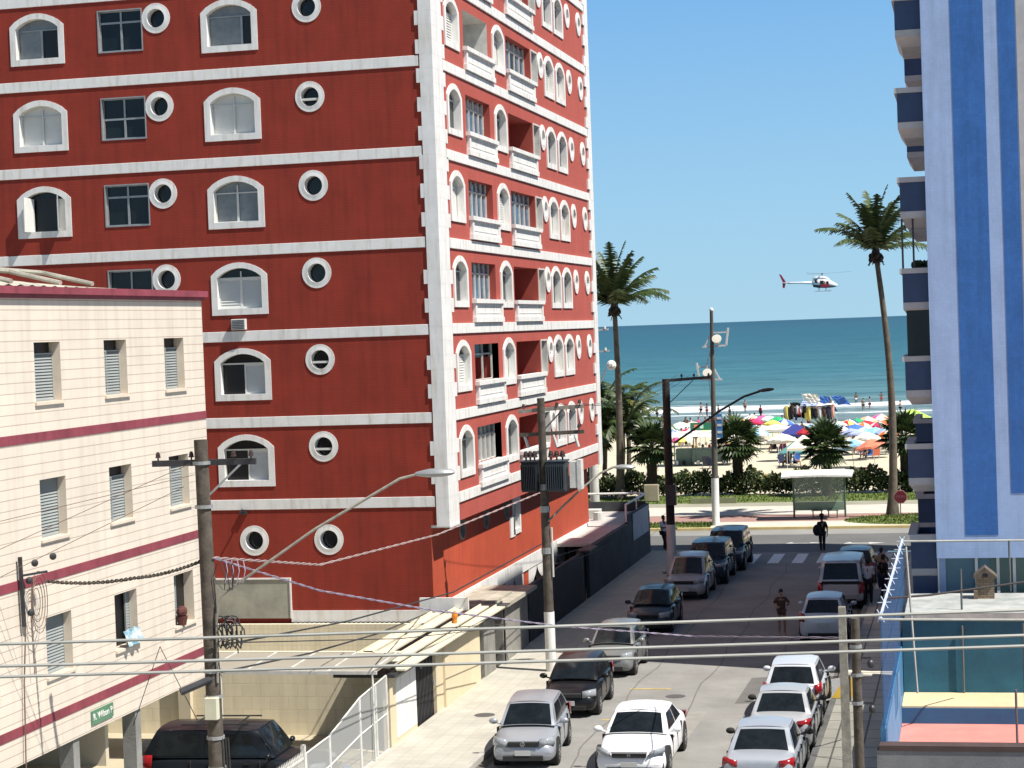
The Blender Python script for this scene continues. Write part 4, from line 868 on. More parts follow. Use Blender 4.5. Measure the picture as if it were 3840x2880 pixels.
# 1: near pole
_pb = PY(815, 2880, 34.2); _pt = PY(752, 1649, 34.2); _k = _pt.z/(_pt.z-_pb.z)
p1, f1 = pole('utility_pole', (_pt.x+(_pb.x-_pt.x)*_k, 34.2, 0), _pt.z, .16, .125, 'wood', 'weathered wooden utility pole with a lamp arm, nearest pole on the left', lean=(-(_pb.x-_pt.x)*_k, 0))
T = f1(1)
mb = MB(); mb.bar(T+Vector((-.95, 0, -.42)), T+Vector((1.0, .12, -.42)), .09, .11); par = wco('crossarm', 'darkmetal', mb, p1)
for dx in (-.85, .62, .95, -.2):
    mb = MB(); insul(mb, T+Vector((dx, .02, -.37)), .8); wco('insulator', mat('brown_insulator', (.05, .03, .025), .3, var=.2), mb, p1)
mb = MB(); mb.bar(T+Vector((.08, 0, -1.05)), T+Vector((.75, .08, -.44)), .035, .035); wco('brace', 'alu', mb, p1)
for k in (.955, .87, .55, .50, .42, .36):
    mb = MB(); c = f1(k); mb.tube([c+Vector((0, 0, -.03)), c+Vector((0, 0, .03))], .165, 12); wco('clamp', 'alu', mb, p1)
mb = MB(); a0 = PY(816, 2560, 34.1); a1 = PY(812, 2320, 34.1); a2 = PY(826, 2235, 34.1); a3 = PY(1180, 1985, 34.5); a4 = PY(1500, 1795, 35.0); a5 = PY(1568, 1778, 35.1)
mb.tube([a0, a1, a2, a3, a4, a5], .026, 8); wco('lamp_arm', 'palewood', mb, p1, smooth=True)
wco('lamp_head', 'alu', lamp_head(p1, a5-Vector((.05, 0, 0)), (1, .1, .02)), p1, smooth=True)
c = PY(793, 2658, 34.0); mb = MB(); mb.box((c.x-.12, 33.95, c.z-.2), (c.x+.12, 34.1, c.z+.2)); wco('meter_box', mat('cream_box', (.62, .60, .45), .6), mb, p1, bevel=.01)
mb = MB(); c = PY(745, 2570, 34.0); mb.tube([c+Vector((-.25, -.25, -.08)), c+Vector((.2, .1, .1))], .07, 10); wco('joint_tube', 'darkmetal', mb, p1)
mb = MB()
for i in range(16):
    q = PY(random.uniform(800, 890), random.uniform(2330, 2470), 34.1+random.uniform(-.15, .3)); r = random.uniform(.08, .2)
    mb.tube([q+Vector((r*math.cos(a)*.9, .05*math.sin(2*a), r*math.sin(a))) for a in [k*.5 for k in range(random.randint(5, 12))]], .012, 4)
for i in range(5):
    q = PY(815+18*i, 2345, 34.1); mb.tube([q, q+Vector((.01, 0, -.35)), q+Vector((.05, 0, -.42)), q+Vector((.09, 0, -.33)), q+Vector((.08, 0, -.1))], .018, 5)
for i in range(5):
    q = PY(815+14*i, 2110, 34.1); mb.tube([q, q+Vector((random.uniform(-.1, .1), 0, -.25)), q+Vector((random.uniform(-.1, .1), 0, -.5))], .01, 4)
for dx in (-.02, .05, .1): mb.tube([f1(.42)+Vector((.16+dx, -.05, 0)), f1(.25)+Vector((.18+dx, -.05, 0)), f1(.05)+Vector((.17+dx, -.05, 0))], .018, 5)
wco('cable_tangle', 'blackcable', mb, p1)
mb = MB()
for i in range(4):
    q = PY(846+22*i, 2100, 34.1); mb.tube([q, q+Vector((.03, 0, -.2)), q+Vector((-.03, 0, -.42))], .009, 4)
wco('ribbon_ties', mat('pinkish_tape', (.42, .33, .42), .7), mb, p1)
# 2: transformer pole
p2, f2 = pole('utility_pole', (-13.45, 62.9, 0), 8.95, .165, .12, 'wood', 'wooden utility pole with two crossarms and transformers, white painted foot', lean=(-.03, 0), white=2.05)
T = f2(1); am = 'palewood'
mb = MB(); mb.bar(T+Vector((-.75, 0, -.42)), T+Vector((1.35, .2, -.30)), .1, .12); wco('crossarm', am, mb, p2)
mb = MB(); mb.bar(T+Vector((-.75, .05, -1.18)), T+Vector((1.35, .2, -1.12)), .1, .12); wco('crossarm', 'wood', mb, p2)
for dx, dz in ((-.6, -.38), (.5, -.34), (1.25, -.28), (1.2, -1.05)):
    mb = MB(); insul(mb, T+Vector((dx, .1, dz)), 1.0); wco('insulator', MATS['brown_insulator'], mb, p2)
for dx in (-.6, .35, 1.05):
    mb = MB(); q = T+Vector((dx, .1, -1.2)); mb.tube([q, q+Vector((.05, 0, -.15)), q+Vector((.12, 0, -.4))], .05, 6); wco('fuse_switch', 'white2', mb, p2)
mb = MB(); mb.bar(T+Vector((.1, 0, -1.0)), T+Vector((.7, .1, -.38)), .04); wco('brace', 'darkmetal', mb, p2)
for (xa, xb, m_, nm) in ((-.66, -.14, mat('dark_transformer', (.014, .018, .025), .45, var=.2), 'dark'), (.16, .78, mat('grey_transformer', (.035, .048, .06), .45, var=.2), 'grey')):
    mb = MB(); zc = T.z-3.0; x0 = T.x+xa; x1 = T.x+xb
    mb.box((x0, 62.55, zc), (x1, 63.15, zc+.95)); mb.box((x0-.04, 62.5, zc+.95), (x1+.04, 63.2, zc+1.0)); tr = wco('transformer', m_, mb, p2, bevel=.02)
    tr['label'] = nm+' oil filled transformer tank with fins'
    mb = MB(); 
    for i in range(9): x = x0+.03+(x1-x0-.06)*i/8; mb.box((x-.012, 62.42, zc+.08), (x+.012, 62.55, zc+.88))
    mb.build('cooling_fins', m_, tr)
    for i in range(3):
        mb = MB(); insul(mb, (x0+.12+i*(x1-x0-.24)/2, 62.85, zc+1.0), 1.5); mb.build('bushing', MATS['brown_insulator'], tr)
mb = MB(); mb.box((T.x+.9, 62.7, T.z-2.9), (T.x+1.15, 63.1, T.z-2.05)); mb.box((T.x+1.15, 62.68, T.z-2.95), (T.x+1.28, 63.12, T.z-2.0)); wco('control_cabinet', 'white2', mb, p2)
for k in (.68, .60, .45):
    mb = MB(); c = f2(k); mb.tube([c+Vector((0, 0, -.1)), c+Vector((0, 0, .1))], .17, 12); wco('clamp', 'alu', mb, p2)
mb = MB(); a = [PY(2040, 1970, 62.8), PY(2120, 1890, 63.0), PY(2190, 1825, 63.3), PY(2250, 1775, 63.6), PY(2300, 1752, 63.8)]; mb.tube(a, .035, 8); wco('lamp_arm', 'palewood', mb, p2, smooth=True)
wco('lamp_head', 'alu', lamp_head(p2, a[-1], (1, .15, -.03)), p2, smooth=True)
mb = MB(); c = f2(.4); mb.tube([c+Vector((.2, -.05, 1.2)), c+Vector((.2, -.05, -.4))], .035, 6); wco('conduit', 'white2', mb, p2)
# 3: dark pole
p3, f3 = pole('utility_pole', (-13.11, 87.7, 0), 8.75, .20, .165, mat('dark_pole_wood', (.028, .024, .02), .9, var=.4, bump=.4), 'dark wooden utility pole with a one sided arm and a street lamp, shaded white foot', lean=(0, 0), white=2.3)  # wood darker than on the other poles
T = f3(1)
mb = MB(); mb.bar(T+Vector((-.15, 0, -.08)), T+Vector((2.0, .1, .02)), .1, .13); wco('crossarm', 'darkmetal', mb, p3)
for dx in (.7, 1.25, 1.9):
    mb = MB(); insul(mb, T+Vector((dx, .05, .02)), .9); wco('insulator', 'darkmetal', mb, p3)
mb = MB(); mb.bar(T+Vector((.1, 0, -1.1)), T+Vector((1.2, .05, -.1)), .035); wco('brace', 'darkmetal', mb, p3)
mb = MB(); a = [PY(2530, 1660, 87.6), PY(2600, 1612, 87.7), PY(2700, 1540, 88), PY(2790, 1487, 88.2), PY(2850, 1467, 88.3)]; mb.tube(a, .05, 8); wco('lamp_arm', 'darkmetal', mb, p3, smooth=True)
lh = wco('lamp_head', mat('brown_lamp_head', (.07, .045, .04), .5, var=.2), lamp_head(p3, a[-1]-Vector((.1, 0, 0)), (1, .1, .1)), p3, smooth=True)
mb = MB(); c = f3(.42); mb.box((c.x-.1, 87.35, c.z-.5), (c.x+.32, 87.6, c.z+.4)); wco('cable_box', 'darkmetal', mb, p3)
# 4: tall promenade mast with floodlight frames
p4, f4 = pole('floodlight_mast', (-13.7, 108.2, 0), 11.85, .20, .09, mat('olive_mast', (.10, .095, .08), .7, var=.2), 'tall slim mast with white floodlight brackets and white painted foot', white=2.7, lean=(.15, 0))
def flood(par, z, sx, sc):
    c = f4(z/11.85); X = lambda x, zz, y=0: c+Vector((x*sx*sc, y, zz*sc))
    mb = MB(); mb.bar(X(-.05, .75), X(.95, .75), .08); mb.bar(X(.95, 1.0), X(.8, 0), .1); mb.bar(X(.8, 0), X(-.55, -.05), .1); mb.bar(X(-.1, .6), X(-.42, -.02), .07); fr_ = wco('floodlight_bracket', 'white', mb, par)
    mb = MB(); q = X(.3, .35, -.1); mb.tube([q+Vector((0, -.1, .05)), q+Vector((0, .15, -.1))], [.28*sc, .2*sc], 12); mb.build('floodlight', mat('cream_floodlight', (.62, .60, .52), .4), fr_).location = -Vector(par.location)+Vector(par.location)
flood(p4, 9.9, 1, .95); flood(p4, 8.1, -1, .9)
mb = MB(); mb.tube([f4(.83)+Vector((-.05, 0, 0)), f4(.72)+Vector((-.4, 0, 0))], .035, 6); wco('stay', 'white', mb, p4)
mb = MB(); mb.ball(f4(1.0), .12, 8, 6); wco('mast_cap', 'white', mb, p4)
mb = MB(); mb.box((-13.45, 107.95, 4.9), (-13.15, 108.0, 6.2)); s_ = wco('blue_panel', mat('blue_sign_panel', (.06, .22, .50), .5), mb, p4)
mb = MB()
for i in range(3): mb.box((-13.42, 107.935, 5.15+.38*i), (-13.18, 107.95, 5.28+.38*i))
wco('white_stripe_marks', 'white', mb, p4)
# 5: white concrete post behind the red tower
p5, f5 = pole('concrete_post', (-20.6, 106.6+3, 0), 11.0, .28, .16, mat('pale_concrete_post', (.55, .54, .51), .7, var=.1), 'thick pale concrete post beside the far corner of the red tower')
T = f5(1)
for dz in (-.1, -1.3):
    mb = MB(); mb.bar(T+Vector((-.8, 0, dz)), T+Vector((1.1, 0, dz+.1)), .09); wco('crossarm', 'white2', mb, p5)
    for dx in (-.6, .2, .9):
        mb = MB(); insul(mb, T+Vector((dx, 0, dz+.05)), 1.2); wco('insulator', 'white2', mb, p5)
mb = MB(); mb.tube([f5(.63), T+Vector((.9, 0, -2.2))], .05, 6); mb.ball(T+Vector((1.2, 0, -2.0)), .28, 10, 7); wco('dish_antenna', 'white', mb, p5)
# near posts on the right sidewalk
q0 = PY(3157, 2275, 38); e = empty('concrete_post', (q0.x, 38, 0), label='square weathered post in the foreground beside the right sidewalk', cat='post')
mb = MB(); mb.add([(q0.x-.09, 37.9, 0), (q0.x+.13, 37.9, 0), (q0.x+.13, 38.1, 0), (q0.x-.09, 38.1, 0), (q0.x-.065, 37.92, q0.z), (q0.x+.065, 37.92, q0.z), (q0.x+.065, 38.08, q0.z), (q0.x-.065, 38.08, q0.z)], [(0, 3, 2, 1), (4, 5, 6, 7), (0, 1, 5, 4), (1, 2, 6, 5), (2, 3, 7, 6), (3, 0, 4, 7)]); wco('shaft', 'palewood', mb, e)
mb = MB(); mb.box((q0.x+.07, 37.97, q0.z-1.8), (q0.x+.12, 38.03, q0.z-1.3)); wco('hinge_plate', 'wood', mb, e)
q1 = PY(3210, 2318, 38.6); e, fq = pole('wooden_post', (q1.x-.02, 38.6, 0), q1.z, .105, .085, 'wood', 'short round wooden post with metal bands right of the square post', cat='post')
for k in (.9, .80, .70):
    mb = MB(); c = fq(k); mb.tube([c+Vector((0, 0, -.03)), c+Vector((0, 0, .03))], .115, 12); wco('metal_band', 'alu', mb, e)
for k in (.86, .70):
    mb = MB(); c = fq(k); mb.bar(c+Vector((.05, 0, 0)), c+Vector((.28, 0, .0)), .04); mb.ball(c+Vector((.27, 0, -.12)), (.07, .07, .09), 8, 6); wco('bracket', 'darkmetal', mb, e)
# wires
def wire(name, pts, r, m_, label, sag=0., cat='cable', group=None, n=20, twist=0):
    pts = [Vector(p) for p in pts]; out = []
    for a, b in zip(pts, pts[1:]):
        for i in range(n): t_ = i/n; q = a.lerp(b, t_); q.z -= sag*4*t_*(1-t_); out.append(q)
    out.append(pts[-1]); mb = MB()
    if twist:
        for ph in range(2):
            o2 = []
            for a, b in zip(out, out[1:]):
                for i in range(3): q = a.lerp(b, i/3); k = (len(o2))*1.0+ph*math.pi; o2.append(q+Vector((0, r*1.2*math.cos(k), r*1.2*math.sin(k))))
            mb.tube(o2, r, 4)
    else: mb.tube(out, r, 5)
    return mb.build(name, m_, None, label=label, cat=cat, group=group)
def thick(yl, yr, lab):     # heavy cables crossing the street close to the camera, square to the view
    d0 = Vector((math.cos(YAW), math.sin(YAW), 0)); c0 = Vector((-math.sin(YAW), math.cos(YAW), 0))*15.2
    hl, hr = yl-1305, yr-1164.5; z = HC-(hl+hr)/2*15.2/F; tl = (hr-hl)/2*15.2/F
    a, b = c0-d0*9+Vector((0, 0, z)), c0+d0*9+Vector((0, 0, z)); a.z += tl*2.1; b.z -= tl*2.1; m_ = (a+b)/2
    wire('heavy_cable', [a, b], .0125, 'cable', lab, sag=.035, group='heavy cables across the foreground', n=30)
thick(2404, 2277, 'top one of three heavy grey cables crossing the whole foreground'); thick(2487, 2374, 'middle one of three heavy grey cables crossing the whole foreground'); thick(2527, 2414, 'bottom one of three heavy grey cables crossing the whole foreground')
A = PY(800, 2092, 34.15)
wire('twisted_cable', [A, PY(1200, 2118, 45), PY(1640, 2005, 55.5), f2(.665)+Vector((0, -.1, 0))], .014, mat('pink_grey_cable', (.36, .27, .26), .7, var=.25, vscale=5), 'twisted pale cable sagging from the near pole to the transformer pole', twist=1, n=16)
wire('twisted_cable', [A, PY(1200, 2215, 38), PY(1620, 2288, 42), PY(2100, 2348, 46), PY(2600, 2386, 50), PY(3170, 2392, 38.1)], .011, mat('lilac_grey_cable', (.27, .23, .30), .7, var=.25, vscale=5), 'twisted lilac cable running from the near pole down across the street to the right posts', twist=1, n=12)
wire('twisted_cable', [p0+Vector((.4, .4, .05)), PX(500, 2168, -15.0), PY(772, 2096, 34.2)], .018, 'wood', 'twisted brown cable from the wall bracket to the near pole', twist=1, sag=.06)
wire('service_cable', [PY(740, 2700, 34.2), PY(600, 2425, 35.5), PY(500, 2720, 37)], .008, 'blackcable', 'thin dark service wire forming a peak in front of the cream wall')
wire('service_cable', [PY(830, 2420, 34.2), PY(1300, 2330, 44), PY(1700, 2220, 54), PY(2030, 2040, 62.8)], .02, 'blackcable', 'dark cable rising from the near pole tangle to the transformer pole', n=10)
wire('service_cable', [PY(830, 2385, 34.2), PY(1500, 2365, 48), PY(1900, 2340, 60)], .014, 'blackcable', 'upper dark cable from the near pole tangle toward the garage roof', n=10)
wire('service_cable', [PY(830, 2520, 34.2), PY(1160, 2450, 40), PY(1420, 2375, 46), PY(1600, 2300, 62)], .02, 'blackcable', 'lower dark cable slanting up from the near pole to the red building base', n=10)
wire('service_cable', [PY(860, 2410, 34.2), PY(1500, 2395, 48), PY(1900, 2352, 62)], .012, 'blackcable', 'thin dark cable just above the grey canopy', n=10)
for i, (ya, yb) in enumerate(((2165, 1905), (2060, 1790), (1955, 1800))):
    wire('thin_wire', [PX(0, ya, -16.9), PY(690+20*i, yb-80+i*30, 34.0)], .006, MATS['rusty_wire'], ('lowest', 'middle', 'uppermost')[i]+' thin wire slanting up across the cream wall to the pole crossarm', group='thin wires before the cream wall')
T1, T2, T3 = f1(1), f2(1), f3(1)
for i, (dx, l) in enumerate(((-.6, 'left'), (.5, 'middle'), (1.25, 'right'))):
    wire('line_wire', [T2+Vector((dx, .1, -.2)), T3+Vector((.7+dx*.3, 0, .15))], .008, 'blackcable', l+' power line between the transformer pole and the dark pole', sag=.5, group='power lines along the street')
wire('line_wire', [T3+Vector((1.9, 0, .2)), Vector((-13.6, 108, 5.5))], .01, 'blackcable', 'thin line dropping from the dark pole arm to the mast', sag=.2)
wire('line_wire', [PX(2350, 1990, -16.0), PY(2040, 2120, 63)], .012, 'blackcable', 'lower phone cable from the terrace to the transformer pole', sag=.3)
wire('line_wire', [PX(2330, 1960, -16.0), PY(2040, 2090, 63)], .012, 'blackcable', 'upper phone cable from the terrace to the transformer pole', sag=.3)
wire('court_cable', [PY(3300, 2245, 50), PY(3480, 2232, 52), PY(3840, 2182, 56)], .03, 'blackcable', 'thick black cable crossing in front of the brick oven', n=8)
# ------------------------------------------------------------------ cars
def car(label, x, y, rz, colr, L=4.0, Wd=1.68, H=1.48, kind='hatch', hood=.92, group=None, name='parked_car', side='', emblem=None, metal=.0, blackwin=True, wheelr=.30):
    """local: +x forward, origin under the middle; rz turns it. Body lofted along x."""
    e = empty(name, (x, y, 0.004), rz, label=label, cat='car', group=group); hw = Wd/2; pm = paint('paint_%.2f_%.2f_%.2f' % colr, colr, metal)
    f = L/2; S = {}
    if kind == 'sedan':   st = [(-f, .62, .86), (-f+.05, .55, .95), (-f+.35, .5, 1.0), (-f+.95, .5, 1.02), (-.6, .5, .98), (.35, .5, .96), (f-1.25, .5, hood+.02), (f-.55, .5, hood-.10), (f-.18, .5, hood-.24), (f, .6, hood-.36)]
    elif kind == 'pickup': st = [(-f, .55, 1.02), (-f+.03, .5, 1.1), (-f+1.6, .5, 1.1), (-.4, .5, 1.1), (.6, .5, 1.08), (f-1.3, .5, 1.08), (f-.5, .5, 1.02), (f-.12, .5, .95), (f, .55, .8)]
    elif kind == 'suv':   st = [(-f, .5, .95), (-f+.06, .5, 1.08), (-f+.6, .5, 1.12), (-.4, .5, 1.1), (.5, .5, 1.1), (f-1.2, .5, 1.08), (f-.5, .5, 1.03), (f-.12, .5, .93), (f, .6, .78)]
    else:                 st = [(-f, .5, .85), (-f+.05, .5, .98), (-f+.4, .5, 1.0), (-.5, .5, .97), (.4, .5, .95), (f-1.02, .5, hood), (f-.5, .5, hood-.08), (f-.14, .5, hood-.2), (f, .6, hood-.34)]
    zb = .17 if kind not in ('suv', 'pickup') else .26
    mb = MB(); rings = []
    for i, (px, _, zt) in enumerate(st):
        k = 1.0
        en = min(px+f, f-px)
        k = 1-.13*max(0, 1-en/.5)**1.6 if px > 0 else 1-.08*max(0, 1-en/.35)**1.6
        w_ = hw*k; zl = zb+(.10 if en < .01 else 0); ze = zt-.05-(.06 if px > f-1 else 0)
        prof = [(0, zl), (w_*.80, zl), (w_*.95, zl+.05), (w_*.995, zl+.16), (w_, (zl+ze)*.5+.05), (w_*.965, ze-.10), (w_*.90, ze), (w_*.72, zt-.022), (w_*.4, zt-.004), (0, zt)]
        rings.append([Vector((px, a, b)) for a, b in prof]+[Vector((px, -a, b)) for a, b in reversed(prof[1:-1])])
    n = len(rings[0]); vs = sum(rings, [])
    mb.add(vs, [(r*n+i, r*n+(i+1) % n, (r+1)*n+(i+1) % n, (r+1)*n+i) for r in range(len(rings)-1) for i in range(n)]+[tuple(range(n)), tuple(reversed(range((len(rings)-1)*n, len(rings)*n)))])
    body = mb.build('body', pm, e, smooth='all'); ss = body.modifiers.new('sub', 'SUBSURF'); ss.levels = ss.render_levels = 1
    # greenhouse: lower ring and roof ring
    zl = {'pickup': 1.06, 'suv': 1.07}.get(kind, .93); 
    if kind == 'sedan': xs_ = (-f+.75, -f+1.35, .35, f-1.28)
    elif kind == 'pickup': xs_ = (-f+.08, -f+.35, .75, f-1.35)
    elif kind == 'suv': xs_ = (-f+.08, -f+.42, .65, f-1.2)
    else: xs_ = (-f+.10, -f+.55, .28, f-1.0)
    xb0, xb1, xf1, xf0 = xs_; wl, wr = hw*.905, hw*.70
    if kind in ('suv', 'pickup'): wr = hw*.78
    lo4 = [Vector((xb0, -wl, zl)), Vector((xb0, wl, zl)), Vector((xf0, wl*.96, zl-.0)), Vector((xf0, -wl*.96, zl-.0))]
    hi4 = [Vector((xb1, -wr, H-.05)), Vector((xb1, wr, H-.05)), Vector((xf1, wr, H-.06)), Vector((xf1, -wr, H-.06))]
    mb = MB(); m_ = 8
    def P_(lo_a, lo_b, hi_a, hi_b, s, t_, bulge=0.):
        a = lo_a.lerp(lo_b, s); b = hi_a.lerp(hi_b, s); q = a.lerp(b, t_); out = (lo_a+lo_b)/2; nrm = (lo_b-lo_a).cross(hi_a-lo_a).normalized()
        return q+nrm*bulge*(4*s*(1-s)*.7+4*t_*(1-t_)*.3)
    sides = [(0, 1, .05), (1, 2, .03), (2, 3, .07), (3, 0, .03)]
    # normals point outwards for this winding? make them so
    cen = sum(lo4, Vector())/4
    def face(i, j, bul):
        nrm = (lo4[j]-lo4[i]).cross(hi4[i]-lo4[i]); s_ = 1 if nrm.dot((lo4[i]+lo4[j])/2-cen) > 0 else -1
        return lambda s, t_, off=0.: P_(lo4[i], lo4[j], hi4[i], hi4[j], s, t_, s_*bul)+nrm.normalized()*s_*off
    F4 = [face(i, j, b) for i, j, b in sides]
    for fn in F4:
        g = [[fn(a/m_, b/3) for a in range(m_+1)] for b in range(4)]
        mb.add(sum(g, []), [(b*(m_+1)+a, b*(m_+1)+a+1, (b+1)*(m_+1)+a+1, (b+1)*(m_+1)+a) for b in range(3) for a in range(m_)])
    # roof with camber, edges pulled from side faces
    g = []
    for a in range(9):
        s = a/8; l = F4[3](1-s, 1.0); r = F4[1](s, 1.0)
        row = []
        for b in range(7):
            t_ = b/6; q = l.lerp(r, t_); q.z += .055*(1-(2*t_-1)**2)*(.4+.6*math.sin(math.pi*min(1, max(0, s)))**.5)+.02*math.sin(math.pi*s)
            if a == 0: q = F4[0](t_, 1.0)+Vector((0, 0, .05*(1-(2*t_-1)**2)*.4))
            if a == 8: q = F4[2](1-t_, 1.0)+Vector((0, 0, .05*(1-(2*t_-1)**2)*.4))
            row.append(q)
        g.append(row)
    mb.add(sum(g, []), [(a*7+b, a*7+b+1, (a+1)*7+b+1, (a+1)*7+b) for a in range(8) for b in range(6)])
    mb.build('roof', pm, e, smooth=True)
    def glass(name, fn, s0, s1, t0, t1, m2='glass', skew=0.):
        q = MB(); gg = [[fn(s0+(s1-s0)*a/6+(skew*(b/3)), t0+(t1-t0)*b/3, .008) for a in range(7)] for b in range(4)]
        q.add(sum(gg, []), [(b*7+a, b*7+a+1, (b+1)*7+a+1, (b+1)*7+a) for b in range(3) for a in range(6)]); return q.build(name, m2, e, smooth='all')
    glass('windshield', F4[2], .06, .94, .02, .93, 'carglass'); glass('rear_window', F4[0], .08, .92, .12 if kind != 'sedan' else .04, .9, 'carglass')
    for fn in (F4[1], F4[3]):
        flip = fn is F4[3]
        for (a, b) in ((.06, .44), (.48, .90)) if kind != 'pickup' else ((.03, .4), (.44, .66), (.69, .92)):
            if flip: a, b = 1-b, 1-a
            glass('side_window', fn, a, b, .08, .88, 'carglass')
    # wheels
    r = wheelr if kind not in ('suv', 'pickup') else .37
    for sx, wx in ((1, f-.78), (-1, -f+.76)):
        for sy in (1, -1):
            q = MB(); q.tube([(wx, sy*(hw-.30), r+.02), (wx, sy*(hw+.003), r+.02)], r+.075, 22); q.build('wheel_arch', 'rubber', e)
            wy0, wy1 = sy*(hw-.2), sy*(hw+.02)
            q = MB(); q.tube([(wx, wy0, r), (wx, sy*(hw), r), (wx, wy1, r)], [r, r, r*.93], 24); wh = q.build('wheel', 'rubber', e)
            q = MB(); q.tube([(wx, wy1-.01*sy, r), (wx, wy1+.006*sy, r)], [r*.64, r*.60], 16)
            q.build('rim', 'rim', wh)
            q = MB()
            for k in range(7):
                a = k*2*math.pi/7+.2; c_ = Vector((wx+math.cos(a)*r*.45, wy1+.008*sy, r+math.sin(a)*r*.45)); q.tube([c_, c_+Vector((0, .004*sy, 0))], r*.11, 8)
            q.build('rim_openings', 'rubber', wh)
    # lights, grille, plates, mirrors, handles
    hz = hood-.23 if kind in ('hatch', 'sedan') else .82
    for sy in (1, -1):
        q = MB()
        if kind == 'sedan': pts = [(f-.03, sy*hw*.52, hz-.07), (f-.02, sy*hw*.55, hz+.03), (f-.34, sy*hw*.93, hz+.10), (f-.30, sy*hw*.935, hz-.02)]
        else: pts = [(f-.03, sy*hw*.50, hz-.12), (f-.04, sy*hw*.50, hz+.06), (f-.33, sy*hw*.93, hz+.09), (f-.26, sy*hw*.945, hz-.09)]
        cx_ = sum((Vector(p) for p in pts), Vector())/4; out = Vector((.055, sy*.03, .015))
        q.add([Vector(p)+out*.5 for p in pts]+[Vector(p)-Vector((.12, 0, 0)) for p in pts]+[cx_+out*1.3], [(0, 1, 8), (1, 2, 8), (2, 3, 8), (3, 0, 8), (0, 4, 5, 1), (1, 5, 6, 2), (2, 6, 7, 3), (3, 7, 4, 0)])
        q.build('headlight', 'lampclear', e, smooth='all')
        q = MB()
        tz = {'sedan': .84, 'hatch': .88, 'pickup': .85, 'suv': .95}[kind]; th = {'sedan': .09, 'hatch': .16, 'pickup': .22, 'suv': .2}[kind]; ti = .55 if kind == 'sedan' else .74
        p_ = [(-f+.0, sy*hw*ti, tz-th), (-f+.0, sy*hw*ti, tz+th*.6), (-f+.20, sy*hw*.955, tz+th), (-f+.16, sy*hw*.975, tz-th)]
        c_ = sum((Vector(p) for p in p_), Vector())/4; out = Vector((-.05, sy*.028, 0))
        q.add([Vector(p)+out*.6 for p in p_]+[Vector(p)+Vector((.14, 0, 0)) for p in p_]+[c_+out*1.3], [(0, 1, 8), (1, 2, 8), (2, 3, 8), (3, 0, 8), (0, 4, 5, 1), (1, 5, 6, 2), (2, 6, 7, 3), (3, 7, 4, 0)])
        q.build('taillight', 'lampred', e, smooth='all')
        q = MB(); mx_ = f-1.28 if kind != 'sedan' else f-1.5; q.ball((mx_, sy*(hw+.10), zl+.08), (.07, .12, .08), 10, 7); q.tube([(mx_, sy*(hw-.12), zl), (mx_, sy*(hw+.05), zl+.05)], .025, 6); q.build('mirror', pm if not side else M['rubber'], e, smooth='all')
        for hx in (-.55, .35):
            q = MB(); q.box((hx, sy*(hw*.975), zl-.14), (hx+.17, sy*(hw+.014), zl-.11)); q.build('door_handle', pm, e)
        for sx_ in (.75, -.15, -1.0): q = MB(); q.box((sx_, sy*(hw*.93), zb+.2), (sx_+.012, sy*(hw+.004), zl-.06)); q.build('door_seam', 'rubber', e)
    q = MB(); gz = hz-.03
    q.box((f-.16, -hw*.47, gz-.07), (f+.012, hw*.47, gz+.04)); gr = q.build('grille', 'rubber', e, bevel=.01)
    q = MB(); q.box((f-.16, -hw*.62, zb+.06), (f+.02, hw*.62, zb+.19)); 
    q.build('lower_intake', 'rubber', e, bevel=.01)
    if kind == 'sedan':
        for sy in (1, -1):
            q = MB(); q.add([(f-.06, sy*hw*.66, .27), (f-.05, sy*hw*.66, .36), (f-.17, sy*hw*.93, .44), (f-.15, sy*hw*.93, .26), (f-.3, sy*hw*.6, .27), (f-.3, sy*hw*.6, .36), (f-.4, sy*hw*.85, .44), (f-.4, sy*hw*.85, .26)], [(0, 1, 2, 3), (0, 4, 5, 1), (1, 5, 6, 2), (2, 6, 7, 3), (3, 7, 4, 0)]); q.build('fog_lamp_recess', 'rubber', e)
        q = MB(); q.box((f-.1, -hw*.5, gz+.035), (f+.02, hw*.5, gz+.06)); q.build('chrome_strip', 'rim' if emblem == 'H' else 'rubber', e)
    q = MB(); q.box((f+.01, -.2, zb+.20), (f+.035, .2, zb+.33)); q.build('front_plate', 'plate', e)
    pz = .78 if kind in ('sedan', 'hatch') else .5; q = MB(); q.box((-f-.035, -.2, pz-.23), (-f-.01, .2, pz-.10)); q.build('rear_plate', 'plate', e)
    q = MB(); q.box((-f-.02, -hw*.62, zb+.05), (-f+.12, hw*.62, zb+.16)); q.build('rear_bumper_insert', 'rubber', e, bevel=.01)
    if kind == 'pickup':
        q = MB(); q.box((-f-.035, -hw*.72, .55), (-f+.02, hw*.72, .98)); q.build('tailgate', mat('pale_tailgate', (.50, .48, .48), .45, var=.05), e, bevel=.02)
        q = MB(); q.box((-f-.03, -hw*.80, 1.0), (-f+.05, hw*.80, 1.10)); q.build('gate_dark_line', 'rubber', e)  # dark line separating tailgate and canopy
